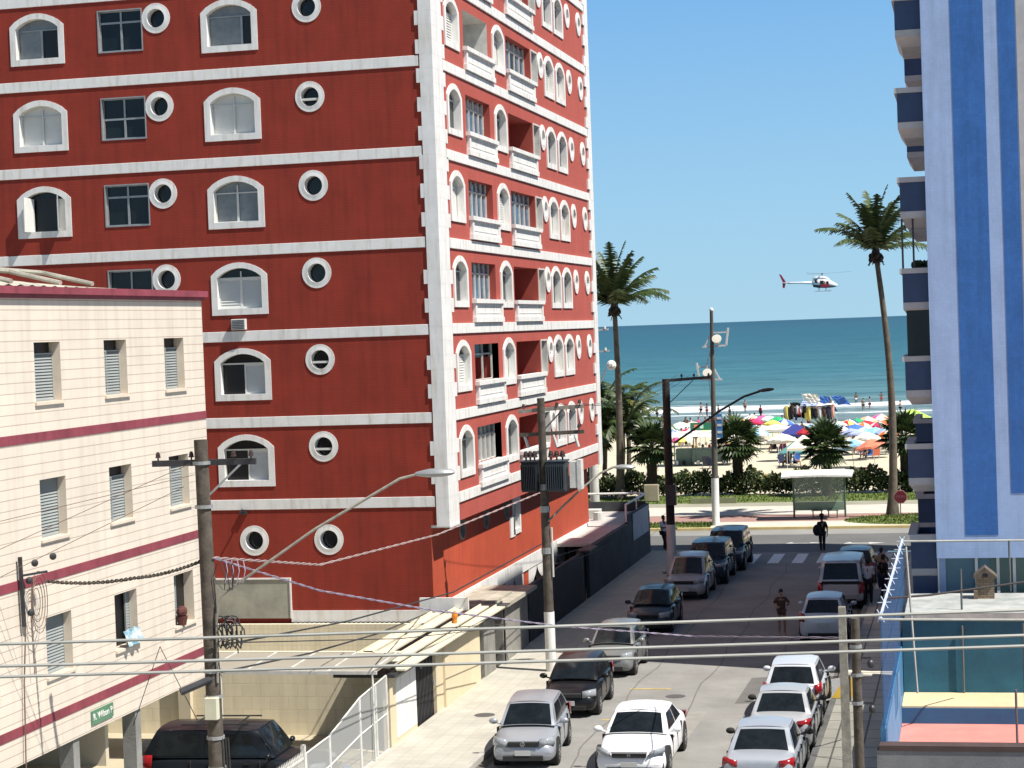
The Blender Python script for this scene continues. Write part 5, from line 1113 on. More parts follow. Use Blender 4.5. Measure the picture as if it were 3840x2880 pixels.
    if emblem:
        fr_ = -1 if emblem.endswith('r') else 1; ex = f+.035 if fr_ > 0 else -f-.02; ez = gz if fr_ > 0 else .88; s_ = .055
        q = MB(); k = 18
        if emblem[0] == 'V':
            q.tube([(ex, s_*math.cos(a), ez+s_*math.sin(a)) for a in [i*2*math.pi/k for i in range(k+1)]], .007, 5)
            for a, b in (((-.5, .8), (0, .05)), ((0, .05), (.5, .8)), ((-.85, .3), (-.4, -.8)), ((-.4, -.8), (0, -.1)), ((0, -.1), (.4, -.8)), ((.4, -.8), (.85, .3))): q.bar((ex, a[0]*s_, ez+a[1]*s_), (ex, b[0]*s_, ez+b[1]*s_), .009)
        else:
            for a, b in (((-.6, .8), (-.45, -.8)), ((.6, .8), (.45, -.8)), ((-.5, 0), (.5, 0))): q.bar((ex, a[0]*s_, ez+a[1]*s_), (ex, b[0]*s_, ez+b[1]*s_), .012)
        q.build('emblem', 'rim', e)
    return e
MATS['carglass'] = M['carglass'] = mat('car_glass', (.010, .013, .015), .08, var=.5, vscale=2.5, spec=.45)
D = -math.pi/2; UPc = math.pi/2
g1 = 'cars parked along the left kerb facing the camera'; g2 = 'cars parked along the right kerb showing their rear'
c1 = car('silver hatchback parked nose first at the bottom left kerb, showing its round emblem', -11.5, 51.15, D+.08, (.40, .42, .45), L=3.9, Wd=1.66, H=1.46, kind='hatch', metal=.35, emblem='V', group=g1)
car('glossy black hatchback parked behind the silver one by the white pole foot', -11.55, 57.75, D+.03, (.010, .010, .012), L=3.85, Wd=1.64, H=1.45, kind='hatch', group=g1)
car('dusty grey hatchback half in shade behind the black one', -11.5, 64.2, D, (.22, .225, .22), L=3.8, Wd=1.6, H=1.45, kind='hatch', metal=.3, group=g1)
car('dark blue green hatchback in full shade in the middle of the left row', -11.6, 73.0, D, (.018, .035, .05), L=3.75, Wd=1.62, H=1.45, kind='hatch', group=g1)
car('silver grey minivan in shade behind the dark pole foot', -11.5, 81.9, D, (.36, .35, .36), L=4.1, Wd=1.7, H=1.62, kind='hatch', hood=1.0, metal=.3, group=g1)
car('navy sport utility car in shade, second from the crossing', -11.25, 86.6, D, (.02, .035, .055), L=4.3, Wd=1.8, H=1.70, kind='suv', group=g1)
car('dark teal sport utility car parked nearest the zebra crossing', -11.0, 91.2, D, (.018, .04, .055), L=4.4, Wd=1.82, H=1.72, kind='suv', group=g1)
wc_ = car('white sedan driving toward the camera in the middle of the street', -8.45, 50.35, D+.015, (.86, .86, .86), L=4.6, Wd=1.80, H=1.42, kind='sedan', name='moving_car', emblem='H', hood=.93, wheelr=.33)
car('silver blue sedan cut off by the bottom edge in the right row', -5.25, 42.55, UPc, (.42, .46, .52), L=4.4, Wd=1.70, H=1.44, kind='sedan', metal=.3, group=g2)
car('silver sedan with red tail lights at the bottom of the right row', -5.1, 48.75, UPc, (.46, .49, .53), L=4.4, Wd=1.74, H=1.46, kind='sedan', metal=.3, group=g2, side='k')
car('silver sedan squeezed between another silver sedan and the white hatchback', -5.05, 53.3, UPc, (.52, .53, .54), L=4.2, Wd=1.70, H=1.46, kind='sedan', metal=.3, group=g2, side='k')
car('white hatchback with blue tailgate badge parked by the yellow kerb patch', -5.1, 57.75, UPc, (.62, .64, .68), L=3.85, Wd=1.68, H=1.50, kind='hatch', metal=.15, emblem='Vr', group=g2)
car('pale hatchback in shade behind the square post', -5.2, 71.2, UPc, (.55, .58, .64), L=3.85, Wd=1.66, H=1.5, kind='hatch', metal=.2, group=g2)
car('light silver pickup with a canopy over its bed in shade', -5.05, 79.6, UPc, (.52, .53, .54), L=5.1, Wd=1.82, H=1.88, kind='pickup', metal=.15, group=g2)
car('dark car half hidden in front of the pickup', -4.9, 85.6, UPc, (.03, .03, .035), L=4.2, Wd=1.7, H=1.5, kind='hatch', group=g2)
sx = PY(535, 2800, 46).x
jp = car('black jeep like off roader parked in the yard behind the near pole', sx+2.5, 46.2, 0.05, (.010, .013, .018), L=4.6, Wd=1.85, H=1.76, kind='suv')
mb = MB()
for sy in (.55, -.55): mb.tube([(-1.3, sy, 1.83), (.4, sy, 1.83)], .02, 6)
for px in (-1.0, 0.1): mb.tube([(px, -.55, 1.83), (px, .55, 1.83)], .02, 6)
mb.build('roof_rack', 'rubber', jp)
mb = MB(); mb.tube([(-2.28, 0, 1.0), (-2.48, 0, 1.0)], .33, 18); mb.build('spare_wheel', 'rubber', jp)
# ------------------------------------------------------------------ palms, hedge, promenade furniture
frond_m = mat('coconut_frond', (.022, .045, .014), .5, var=.3, vscale=2.5, col2=(.075, .11, .026), fine=.15)
fan_m = mat('fan_palm_leaf', (.022, .046, .016), .45, var=.3, vscale=2, col2=(.08, .12, .035), fine=.15)
yel_m = mat('yellowing_frond', (.20, .17, .03), .6, var=.3, vscale=2, col2=(.10, .15, .03))
trunk_m = mat('palm_trunk', (.12, .10, .075), .9, var=.3, vscale=3, bump=.6, bscale=10, fine=.2)
hairy_m = mat('dark_fibrous_trunk', (.035, .026, .018), .95, var=.4, vscale=6, bump=.8, bscale=20)
def frond(mb, c, az, el, L_, droop, wd, n=16, mi=0, rnd=random):
    """curved rachis with drooping leaflets"""
    d = Vector((math.cos(az), math.sin(az), 0)); p = Vector(c); pts = [p.copy()]; a = el; s = L_/n
    for i in range(n): a -= droop/n*(.4+1.2*i/n); p = p+(d*math.cos(a)+Vector((0, 0, math.sin(a))))*s; pts.append(p.copy())
    side = Vector((-d.y, d.x, 0)); mb.tube(pts[::3]+[pts[-1]], [.035*(1-k*.13) for k in range(len(pts[::3])+1)], 4, mi=mi, cap=False)
    for i in range(2, n+1):
        for h in (0, .33, .67):
            if i == n and h: continue
            q = pts[i].lerp(pts[min(i+1, n)], h); t_ = i/n; l = wd*math.sin(math.pi*min(1, .12+t_*.86))**.6*rnd.uniform(.8, 1.15); dr = pts[i]-pts[i-1]; dr.normalize()
            for sg in (-1, 1):
                e = q+side*sg*l*.62+dr*l*.45+Vector((0, 0, -l*rnd.uniform(.25, .6))); w_ = dr*.062
                mb.add([q-w_, q+w_, e+w_*.25, e-w_*.25], [(0, 1, 2, 3)], mi)
def trunk(base, top, r0, r1, bow=(0, 0), n=24, flare=1.6):
    mb = MB(); pts = []; rs = []
    for i in range(n+1):
        t_ = i/n; p = Vector(base).lerp(Vector(top), t_); b = math.sin(math.pi*t_); p += Vector((bow[0]*b, bow[1]*b, 0)); pts.append(p)
        rs.append((r0+(r1-r0)*t_)*(1+(flare-1)*max(0, 1-t_*7)**2)*(1+.03*(i % 2)))
    mb.tube(pts, rs, 12); return mb
DR = [.5, .75]; SP = [1.05]
def coconut(label, base, top, r0, r1, bow, nf, L_, seed, yellow=0, up=1.25, wd=.55, bias=None):
    rnd = random.Random(seed); e = empty('coconut_palm', base, label=label, cat='palm tree'); wco('trunk', trunk_m, trunk(base, top, r0, r1, bow), e, smooth=True)
    mb = MB()
    for i in range(nf):
        az = i*2.39996+rnd.uniform(-.2, .2); k = i/nf; el = up-k*SP[0]+rnd.uniform(-.12, .12)
        frond(mb, Vector(top)+Vector((0, 0, .1)), az, el, L_*rnd.uniform(.85, 1.08), DR[0]+DR[1]*k, wd, mi=1 if (yellow and i >= nf-yellow) else 0, rnd=rnd)
    wco('crown', [frond_m, yel_m], mb, e)
    mb = MB(); mb.tube([Vector(top)+Vector((0, 0, -.55)), Vector(top)+Vector((0, 0, -.1)), Vector(top)+Vector((0, 0, .5))], [r1*1.1, r1*2.2, r1*.8], 10)
    for i in range(9): a = i*.7; mb.ball(Vector(top)+Vector((.3*math.cos(a), .3*math.sin(a), -.25+.12*math.sin(a*3))), (.13, .13, .17), 7, 5)
    for i in range(8): a = i*.8+.3; mb.tube([Vector(top)+Vector((.1*math.cos(a), .1*math.sin(a), -.1)), Vector(top)+Vector((.45*math.cos(a), .45*math.sin(a), -.5-.3*rnd.random()))], .03, 4)
    wco('fruit_cluster', hairy_m, mb, e); return e
b_ = Vector((-4.35, 111.3, .2)); t_ = PY(3284, 950, 111.3)
coconut('tallest coconut palm beside the blue striped tower with a bent slim trunk', b_, t_, .24, .13, (.35, 0), 22, 3.5, 11, up=1.56, wd=.85)
b_ = Vector((-21.9, 125.3, .2)); t_ = PY(2304, 1155, 125.3)
coconut('coconut palm rising beside the far edge of the red tower', b_, t_, .26, .15, (.1, 0), 28, 4.1, 5, up=1.52, wd=1.0)
DR[:] = [1.3, .5]; SP[0] = 1.35
# cluster of lower palms at the left behind the railing
for i, (px, by, Y, tz, L_, nf, yl, l) in enumerate(((2262, 0, 131, 5.6, 3.6, 20, 7, 'yellowing bushy palm half hidden by the red tower'), (2350, 0, 129, 4.6, 3.9, 22, 2, 'bushy green palm with arching fronds left of the dark pole'), (2330, 0, 134, 5.6, 3.0, 20, 3, 'dark bushy palm rising behind the arching one'), (2225, 0, 128, 4.2, 3.0, 15, 4, 'small bushy palm at the far corner of the red tower'))):
    x = PY(px, 1800, Y).x; coconut(l, (x, Y, .15), (x+.2, Y, tz), .17, .13, (.1, 0), nf, L_, 20+i, yellow=yl, up=1.35, wd=.7)
def fanpalm(label, x, y, h, R, seed):
    rnd = random.Random(seed); e = empty('fan_palm', (x, y, .15), label=label, cat='palm tree'); base = Vector((x, y, .15)); top = Vector((x, y, h))
    mb = trunk(base, top, .30, .34, (0, 0), 14, 1.15)
    for i in range(90): a = rnd.uniform(0, 6.28); z = rnd.uniform(.3, h); p = Vector((x+.32*math.cos(a), y+.32*math.sin(a), z)); mb.add([p, p+Vector((.05, .02, 0)), p+Vector((.12*math.cos(a), .12*math.sin(a), .16))], [(0, 1, 2)])
    wco('trunk', hairy_m, mb, e)
    mb = MB(); nl = 46
    for i in range(nl):
        k = i/nl; az = i*2.39996+rnd.uniform(-.2, .2); el = 1.35-k*2.25+rnd.uniform(-.15, .15); d = Vector((math.cos(az)*math.cos(el), math.sin(az)*math.cos(el), math.sin(el))); st = R*rnd.uniform(.3, .52)
        c = top+Vector((0, 0, .25))+d*st; mb.tube([top+Vector((0, 0, .15)), c], .02, 4, cap=False); side = d.cross(Vector((0, 0, 1))).normalized(); up = side.cross(d).normalized(); fl = R*rnd.uniform(.42, .58)
        for j in range(13):
            a = (j-6)*.27; dd = d*math.cos(a)+side*math.sin(a); dd = dd+up*(-.15*abs(a))*.5; dd2 = (dd+Vector((0, 0, -.35-.2*abs(a)*.3))).normalized(); w_ = side*math.cos(a)*.085-d*math.sin(a)*.085
            l = fl*(1-.1*abs(a)); m1 = c+dd*l*.55; mb.add([c, m1+w_*1.2, m1+dd2*l*.5, m1-w_*1.2], [(0, 1, 2, 3)])
    wco('crown', fan_m, mb, e)
fanpalm('fan palm just left of the dark pole foot', PY(2449, 1881, 124.7).x, 124.7, 3.3, 1.9, 1)
fanpalm('fan palm between the tall mast and the bus shelter', -14.56, 127.0, 3.3, 1.95, 2)
fanpalm('fan palm right behind the bus shelter roof', -8.83, 125.0, 3.0, 1.95, 3)
fanpalm('fan palm behind the blue striped tower balconies', PY(3400, 1880, 127).x, 127.0, 3.3, 2.0, 4)
fanpalm('fan palm trunk under the red tower overhang', PY(2215, 1880, 127).x, 128.0, 4.2, 2.0, 6)
hd = MB(); rnd = random.Random(3)
for i in range(26000):
    x = rnd.uniform(-34, 6); hgt = 1.25+.22*math.sin(x*1.7)+.16*math.sin(x*4.1+1)+.12*math.sin(x*9); z = .2+hgt*rnd.random()**.75; y = rnd.uniform(126.2, 127.7); a = rnd.uniform(0, 6.28); b = rnd.uniform(-.2, 1.4); s = rnd.uniform(.09, .22)
    u = Vector((math.cos(a)*math.cos(b), math.sin(a)*math.cos(b), math.sin(b))); v = u.cross(Vector((rnd.uniform(-1, 1), rnd.uniform(-1, 1), rnd.uniform(-1, 1)))).normalized()*s*.5; p = Vector((x, y, z))
    hd.add([p, p+u*s*.6+v, p+u*s*1.3, p+u*s*.6-v], [(0, 1, 2, 3)], 0 if rnd.random() < .80 else 1)
for i in range(110): x = rnd.uniform(-34, 6); hd.tube([(x, 127, .1), (x+rnd.uniform(-.3, .3), 127, 1.1)], .02, 4)
hd.build('hedge', [mat('dark_hedge_leaf', (.022, .045, .015), .7, var=.3, vscale=5, col2=(.06, .085, .02)), mat('light_hedge_leaf', (.20, .22, .08), .6, var=.2)], None, label='ragged leafy hedge between the grass strip and the beach sand', cat='hedge')
# bus shelter
bs = empty('bus_shelter', (-8.3, 111, .15), label='bus shelter with white roof, green frame and glass back beside the avenue', cat='bus shelter')
grn = mat('green_frame_paint', (.06, .12, .08), .5, var=.1)
for x in (-9.74, -6.93):
    mb = MB(); mb.tube([(x, 111.6, .15), (x, 111.6, 2.5)], .055, 8); mb.tube([(x, 111.6, 2.45), (x, 110.0, 2.62)], .045, 8); wco('post', grn, mb, bs)
mb = MB(); vs = []
for i in range(9):
    x = -10.25+3.85*i/8
    for j, (y, z) in enumerate(((109.9, 2.58), (110.6, 2.78), (111.4, 2.78), (112.0, 2.62))): vs.append((x, y, z+.05*math.sin(math.pi*i/8)))
mb.add(vs+[(v[0], v[1], v[2]-.1) for v in vs], [(i*4+j, i*4+j+1, i*4+j+5, i*4+j+4) for i in range(8) for j in range(3)]+[(36+i*4+j, 36+i*4+j+4, 36+i*4+j+5, 36+i*4+j+1) for i in range(8) for j in range(3)]+[(i*4, i*4+4, 40+i*4, 36+i*4) for i in range(8)]+[(i*4+3, 39+i*4, 43+i*4, i*4+7) for i in range(8)]+[(j, 36+j, 37+j, j+1) for j in range(3)]+[(32+j, 33+j, 69+j, 68+j) for j in range(3)])
wco('roof', 'white', mb, bs)
gl = bpy.data.materials.new('shelter_glass'); gl.use_nodes = True; b = gl.node_tree.nodes['Principled BSDF']; b.inputs['Base Color'].default_value = (.35, .45, .40, 1); b.inputs['Roughness'].default_value = .1; b.inputs['Alpha'].default_value = .30
mb = MB(); mb.box((-9.7, 111.58, 1.0), (-6.97, 111.60, 2.4)); wco('glass_back', gl, mb, bs)
mb = MB(); mb.box((-9.7, 111.55, 2.4), (-6.97, 111.63, 2.46)); wco('top_rail', grn, mb, bs)
mb = MB(); mb.box((-9.7, 111.56, .55), (-6.97, 111.62, 1.01)); wco('lower_panel', mat('pale_green_panel', (.20, .30, .23), .6, var=.1), mb, bs)
for x0 in (-8.75, -7.9):
    mb = MB(); mb.box((x0, 111.1, .55), (x0+.62, 111.45, .6)); mb.box((x0+.05, 111.15, .15), (x0+.1, 111.4, .55)); mb.box((x0+.52, 111.15, .15), (x0+.57, 111.4, .55)); wco('seat', grn, mb, bs)
st = empty('stop_sign', (-3.82, 108.45, .15), label='red octagonal stop sign on a thin post beside the tall palm', cat='sign')
mb = MB(); mb.tube([(-3.82, 108.5, .15), (-3.82, 108.5, 2.1)], .03, 8); wco('post', mat('olive_post', (.18, .16, .10), .7), mb, st)
c = PY(3377, 1863, 108.45); oc = [(c.x+.375*math.cos(math.pi/8+i*math.pi/4), c.z+.375*math.sin(math.pi/8+i*math.pi/4)) for i in range(8)]; oi = [(c.x+.335*math.cos(math.pi/8+i*math.pi/4), c.z+.335*math.sin(math.pi/8+i*math.pi/4)) for i in range(8)]
mb = MB(); mb.prism(oc, 'y', 108.44, 108.47); bd = wco('rim_plate', mat('pinkish_rim', (.42, .22, .20), .5), mb, st); mb = MB(); mb.prism(oi, 'y', 108.425, 108.439); wco('red_plate', mat('shaded_stop_red', (.12, .008, .014), .5, var=.15), mb, st)  # plate red darkened so the colour carries its shade
tx = text('lettering', 'PARE', mat('dusty_pink_letters', (.24, .08, .11), .6), st, (c.x, 108.42, c.z), (1, 0, 0), (0, 0, 1), .22); tx.location = -Vector(st.location)
def simple(name, m_, mb, label, cat, **k): return mb.build(name, m_, None, label=label, cat=cat, **k)
c = G(2883, 1830); mb = MB()
x0 = G(2855, 1822).x; x1 = G(2915, 1822).x; mb.box((x0, 131.5, .1), (x0+.45, 132.2, 1.15)); mb.box((x0+.45, 131.6, .1), (x1, 132.3, 1.05))
simple('wooden_crate', mat('ochre_crate', (.38, .30, .13), .8, var=.15), mb, 'ochre wooden crate standing on the sand behind the hedge', 'crate', bevel=.03)
mb = MB(); c = G(2472, 1872); mb.box((c.x-.35, 122.5, .2), (c.x+.55, 122.9, 1.25)); simple('stone_bench', mat('ochre_bench', (.35, .31, .22), .8, var=.2), mb, 'ochre box shaped bench on the grass left of the dark pole', 'bench', bevel=.04)
mb = MB(); c = G(2850, 1925); mb.box((-16.8, 120.9, .16), (-14, 121.05, .5)); simple('low_rail', mat('greenish_rail', (.22, .24, .13), .8), mb, 'low greenish rail along the grass left of the mast', 'rail')
# ------------------------------------------------------------------ people
def skinmesh(name, V, E_, sub=1):
    me = bpy.data.meshes.new(name); me.from_pydata([v[0] for v in V], E_, []); o = bpy.data.objects.new(name, me); C.objects.link(o)
    s = o.modifiers.new('s', 'SKIN'); s.use_smooth_shade = True; su = o.modifiers.new('u', 'SUBSURF'); su.levels = sub
    for i, v in enumerate(V): sv_ = me.skin_vertices[0].data[i]; r = v[1]; sv_.radius = r if isinstance(r, tuple) else (r, r)
    me.skin_vertices[0].data[0].use_root = True
    dg = bpy.context.evaluated_depsgraph_get(); m2 = bpy.data.meshes.new_from_object(o.evaluated_get(dg)); bpy.data.objects.remove(o); m2.name = name
    m2.polygons.foreach_set('use_smooth', [True]*len(m2.polygons)); return m2
def figure(pose='stand', female=False, detail=True):
    """local frame: faces -Y, feet at z=0, 1.72 m. Returns joint dict."""
    J = dict(pel=(0, 0, .93), bel=(0, .01, 1.06), che=(0, .01, 1.27), nek=(0, .01, 1.44), nk2=(0, 0, 1.50), hd1=(0, -.015, 1.58), hd2=(0, -.01, 1.66),
             sl=(-.17, .01, 1.39), sr=(.17, .01, 1.39), el=(-.23, .03, 1.12), er=(.23, .03, 1.12), wl=(-.235, -.03, .88), wr=(.235, -.03, .88),
             hl=(-.09, 0, .90), hr=(.09, 0, .90), kl=(-.10, -.02, .49), kr=(.10, -.02, .49), al=(-.10, .02, .09), ar=(.10, .02, .09), tl=(-.11, -.12, .035), tr=(.11, -.12, .035))
    if pose == 'walk': J.update(kl=(-.09, -.17, .51), al=(-.09, -.16, .09), tl=(-.10, -.30, .05), kr=(.09, .06, .48), ar=(.09, .26, .13), tr=(.10, .16, .04), el=(-.22, .12, 1.13), wl=(-.22, .10, .90), er=(.22, -.04, 1.14), wr=(.20, -.22, .98))
    if pose == 'reach': J.update(er=(.36, -.08, 1.24), wr=(.52, -.22, 1.12), el=(-.2, -.06, 1.16), wl=(-.02, -.26, 1.16), kl=(-.1, -.16, .52), al=(-.1, -.1, .12), tl=(-.1, -.24, .08))
    if pose == 'sit': 
        for k in ('pel', 'bel', 'che', 'nek', 'nk2', 'hd1', 'hd2', 'sl', 'sr', 'el', 'er', 'hl', 'hr'): J[k] = (J[k][0], J[k][1]+(.05 if k in ('che', 'nek', 'nk2', 'hd1', 'hd2', 'sl', 'sr') else 0), J[k][2]-.55)
        J.update(kl=(-.12, -.40, .42), kr=(.12, -.40, .42), al=(-.12, -.42, .08), ar=(.12, -.42, .08), tl=(-.12, -.55, .04), tr=(.12, -.55, .04), wl=(-.16, -.28, .48), wr=(.16, -.28, .48))
    if pose == 'arms': J.update(el=(-.30, -.05, 1.2), wl=(-.22, -.26, 1.15), er=(.30, -.05, 1.2), wr=(.2, -.28, 1.2))
    return J
BODY = [('pel', 'bel'), ('bel', 'che'), ('che', 'nek'), ('nek', 'nk2'), ('nk2', 'hd1'), ('hd1', 'hd2'), ('che', 'sl'), ('che', 'sr'), ('sl', 'el'), ('el', 'wl'), ('sr', 'er'), ('er', 'wr'), ('pel', 'hl'), ('pel', 'hr'), ('hl', 'kl'), ('kl', 'al'), ('al', 'tl'), ('hr', 'kr'), ('kr', 'ar'), ('ar', 'tr')]
RAD = dict(pel=(.15, .10), bel=(.135, .09), che=(.15, .10), nek=(.07, .06), nk2=.05, hd1=(.075, .09), hd2=(.062, .075), sl=.055, sr=.055, el=.042, er=.042, wl=.028, wr=.028, hl=.085, hr=.085, kl=.058, kr=.058, al=.036, ar=.036, tl=.032, tr=.032)
PM = {}
def person_meshes(pose):
    if pose in PM: return PM[pose]
    J = figure(pose); ks = list(RAD); V = [(J[k], RAD[k]) for k in ks]; E_ = [(ks.index(a), ks.index(b)) for a, b in BODY]
    for wk, ek, sg in (('wl', 'el', -1), ('wr', 'er', 1)):     # palm, four fingers and a thumb on each hand
        w_, e_ = Vector(J[wk]), Vector(J[ek]); d = (w_-e_).normalized(); side = d.cross(Vector((1, 0, 0))); side = side.normalized() if side.length > .1 else Vector((0, 1, 0)); nr = d.cross(side)
        pi = len(V); V.append((tuple(w_+d*.06), (.030, .022))); E_.append((ks.index(wk), pi))
        for f_ in range(4):
            q = w_+d*.095+side*(f_-1.5)*.021; ln = (.06, .072, .067, .05)[f_]; i0 = len(V); V.append((tuple(q), .010)); V.append((tuple(q+d*ln*.55+nr*.012*sg), .009)); V.append((tuple(q+d*ln+nr*.032*sg), .007)); E_ += [(pi, i0), (i0, i0+1), (i0+1, i0+2)]
        i0 = len(V); V.append((tuple(w_+d*.045-side*.045), .011)); V.append((tuple(w_+d*.085-side*.062), .008)); E_ += [(pi, i0), (i0, i0+1)]
    i0 = len(V); h = Vector(J['hd1']); V.append((tuple(h+Vector((0, -.098, .0))), .014)); E_.append((ks.index('hd1'), i0))
    body = skinmesh('body', V, E_)
    def part(keys, edges, grow, nm):
        kk = keys; return skinmesh(nm, [(J[k], tuple(x+grow for x in RAD[k]) if isinstance(RAD[k], tuple) else RAD[k]+grow) for k in kk], [(kk.index(a), kk.index(b)) for a, b in edges])
    shirt = part(['bel', 'che', 'pel', 'nek', 'sl', 'sr', 'el', 'er'], [('pel', 'bel'), ('bel', 'che'), ('che', 'nek'), ('che', 'sl'), ('che', 'sr'), ('sl', 'el'), ('sr', 'er')], .016, 'shirt')
    pants = part(['pel', 'hl', 'hr', 'kl', 'kr', 'al', 'ar'], [('pel', 'hl'), ('pel', 'hr'), ('hl', 'kl'), ('hr', 'kr'), ('kl', 'al'), ('kr', 'ar')], .018, 'trousers')
    shorts = part(['pel', 'hl', 'hr', 'kl', 'kr'], [('pel', 'hl'), ('pel', 'hr')], .02, 'shorts') if False else skinmesh('shorts', [(J['pel'], (.165, .115)), (J['hl'], .098), (J['hr'], .098), (tuple(Vector(J['hl']).lerp(Vector(J['kl']), .45)), .09), (tuple(Vector(J['hr']).lerp(Vector(J['kr']), .45)), .09)], [(0, 1), (0, 2), (1, 3), (2, 4)])
    top = skinmesh('top', [(J['bel'], (.14, .095)), (J['che'], (.162, .115)), (J['pel'], (.16, .11))], [(2, 0), (0, 1)])
    mb = MB(); h = Vector(J['hd2']); mb.ball(h+Vector((0, .025, .02)), (.088, .098, .085), 12, 8); hair = mb
    PM[pose] = (J, body, shirt, pants, shorts, top); return PM[pose]
HAIR = {}
def person(label, x, y, z, rz, pose='stand', skin='skin', shirt=None, pants=None, shorts=None, top=None, hair='hair', hat=None, h=1.0, group=None, extra=None):
    J, bm_, sm, pm_, shm, tm = person_meshes(pose); e = empty('person', (x, y, z), rz, label=label, cat='person', group=group); e.scale = (h, h, h)
    def put(nm, me, m_):
        key = (me.name, m_); me2 = HAIR.get(key)
        if me2 is None:
            me2 = me.copy(); me2.materials.clear(); me2.materials.append(M[m_] if m_ in M else MATS[m_]); HAIR[key] = me2
        o = bpy.data.objects.new(nm, me2); C.objects.link(o); o.parent = e; return o
    put('body', bm_, skin)
    if shirt: put('shirt', sm, shirt)
    if pants: put('trousers', pm_, pants)
    if shorts: put('shorts', shm, shorts)
    if top: put('top', tm, top)
    k = ('hair', pose)
    if k not in HAIR:
        mb = MB(); q = Vector(J['hd2']); mb.ball(q+Vector((0, .022, .018)), (.086, .096, .084), 12, 8); mb.ball(q+Vector((0, .05, -.04)), (.075, .06, .09), 10, 7); o = mb.build('hair', 'hair', e, smooth='all'); HAIR[k] = o.data
    else: o = bpy.data.objects.new('hair', HAIR[k]); C.objects.link(o); o.parent = e
    if hat:
        mb = MB(); q = Vector(J['hd2'])+Vector((0, 0, .04)); mb.tube([q, q+Vector((0, 0, .012)), q+Vector((0, 0, .02))], [.24, .23, .11], 18); mb.tube([q+Vector((0, 0, .02)), q+Vector((0, 0, .10)), q+Vector((0, 0, .12))], [.11, .10, .05], 14); mb.build('hat', hat, e, smooth=True)
    return e
for n_, c_ in dict(cloth_black=(.012, .012, .014), cloth_white=(.62, .60, .62), cloth_navy=(.02, .03, .07), cloth_red=(.45, .03, .03), cloth_blue=(.05, .16, .42), cloth_pink=(.60, .10, .25), cloth_tan=(.33, .26, .17), cloth_brown=(.09, .045, .03), cloth_green=(.05, .20, .10), cloth_orange=(.6, .2, .05)).items(): M[n_] = mat(n_, c_, .9, var=.1)
person('person in black with a wide hat walking away at the zebra crossing', -7.08, 95.9, 0, math.pi+.2, 'walk', 'skin', shirt='cloth_black', pants='cloth_black', hat='cloth_black', h=1.04)
p = empty('backpack', (-7.2, 95.75, 1.2), label='black bag on the back of the hatted walker', cat='bag'); mb = MB(); mb.ball((-.1, -.12, -.08), (.2, .15, .28), 12, 8); mb.build('bag_body', 'cloth_black', p, smooth='all')
person('person in brown dress standing left of the pale shaded hatchback', -6.75, 70.9, 0, .3, 'arms', 'skin', shirt='cloth_brown', shorts='cloth_brown', h=.95)
c = G(2450, 2095); person('person in white shirt leaning on the end of the dark wall with one arm out', -14.75, 96.3, .13, .9, 'reach', 'skin2', shirt='cloth_white', pants='cloth_black', h=1.0)
def atg(px, py, z=.13): g_ = G(px, py, z); return g_.x, g_.y
x, y = atg(3258, 2268); person('person in pale shirt standing right of the pickup', x, y, .13, math.pi, 'stand', 'skin2', shirt='cloth_white', pants='cloth_black', h=1.03)
x, y = atg(3322, 2262); person('dark haired person in black beside the blue court wall', x-.1, y+1.2, .13, 2.4, 'stand', 'skin', shirt='cloth_black', pants='cloth_navy', h=1.0)
x, y = atg(3296, 2250); person('person in tan top standing between two others on the right sidewalk', x, y+3, .13, math.pi, 'arms', 'skin', shirt='cloth_tan', pants='cloth_navy', h=.98)
# ------------------------------------------------------------------ beach umbrellas
def umb_mesh(R, hh, cols, low=0.):
    mb = MB(); n = 16; T_ = Vector((0, 0, hh)); rim = [Vector((R*math.cos(i*2*math.pi/n), R*math.sin(i*2*math.pi/n), hh-.52*R/1.2-(.05 if i % 2 else 0))) for i in range(n)]; md = [T_.lerp(r_, .5)+Vector((0, 0, .07)) for r_ in rim]
    for i in range(n):
        j = (i+1) % n; mi = (i//2) % len(cols); mb.add([T_, md[i], md[j]], [(0, 1, 2)], mi); mb.add([md[i], rim[i], rim[j], md[j]], [(0, 1, 2, 3)], mi); mb.add([rim[i], rim[i]-Vector((0, 0, .14)), rim[j]-Vector((0, 0, .14)), rim[j]], [(0, 1, 2, 3)], mi)
    return mb
UC = dict(white=(.80, .79, .76), red=(.50, .02, .04), crimson=(.65, .03, .12), pink=(.80, .12, .32), green=(.02, .42, .15), lime=(.42, .62, .12), navy=(.03, .04, .22), blue=(.06, .17, .52), lav=(.36, .42, .72), sky=(.28, .55, .80), orange=(.85, .18, .03), coral=(.90, .24, .14), teal=(.08, .26, .27), cream=(.78, .74, .60), yellow=(.85, .70, .15), mint=(.55, .78, .66), peach=(.85, .45, .30))
for k, v in UC.items(): M['u_'+k] = mat('umbrella_'+k, v, .8, var=.05)
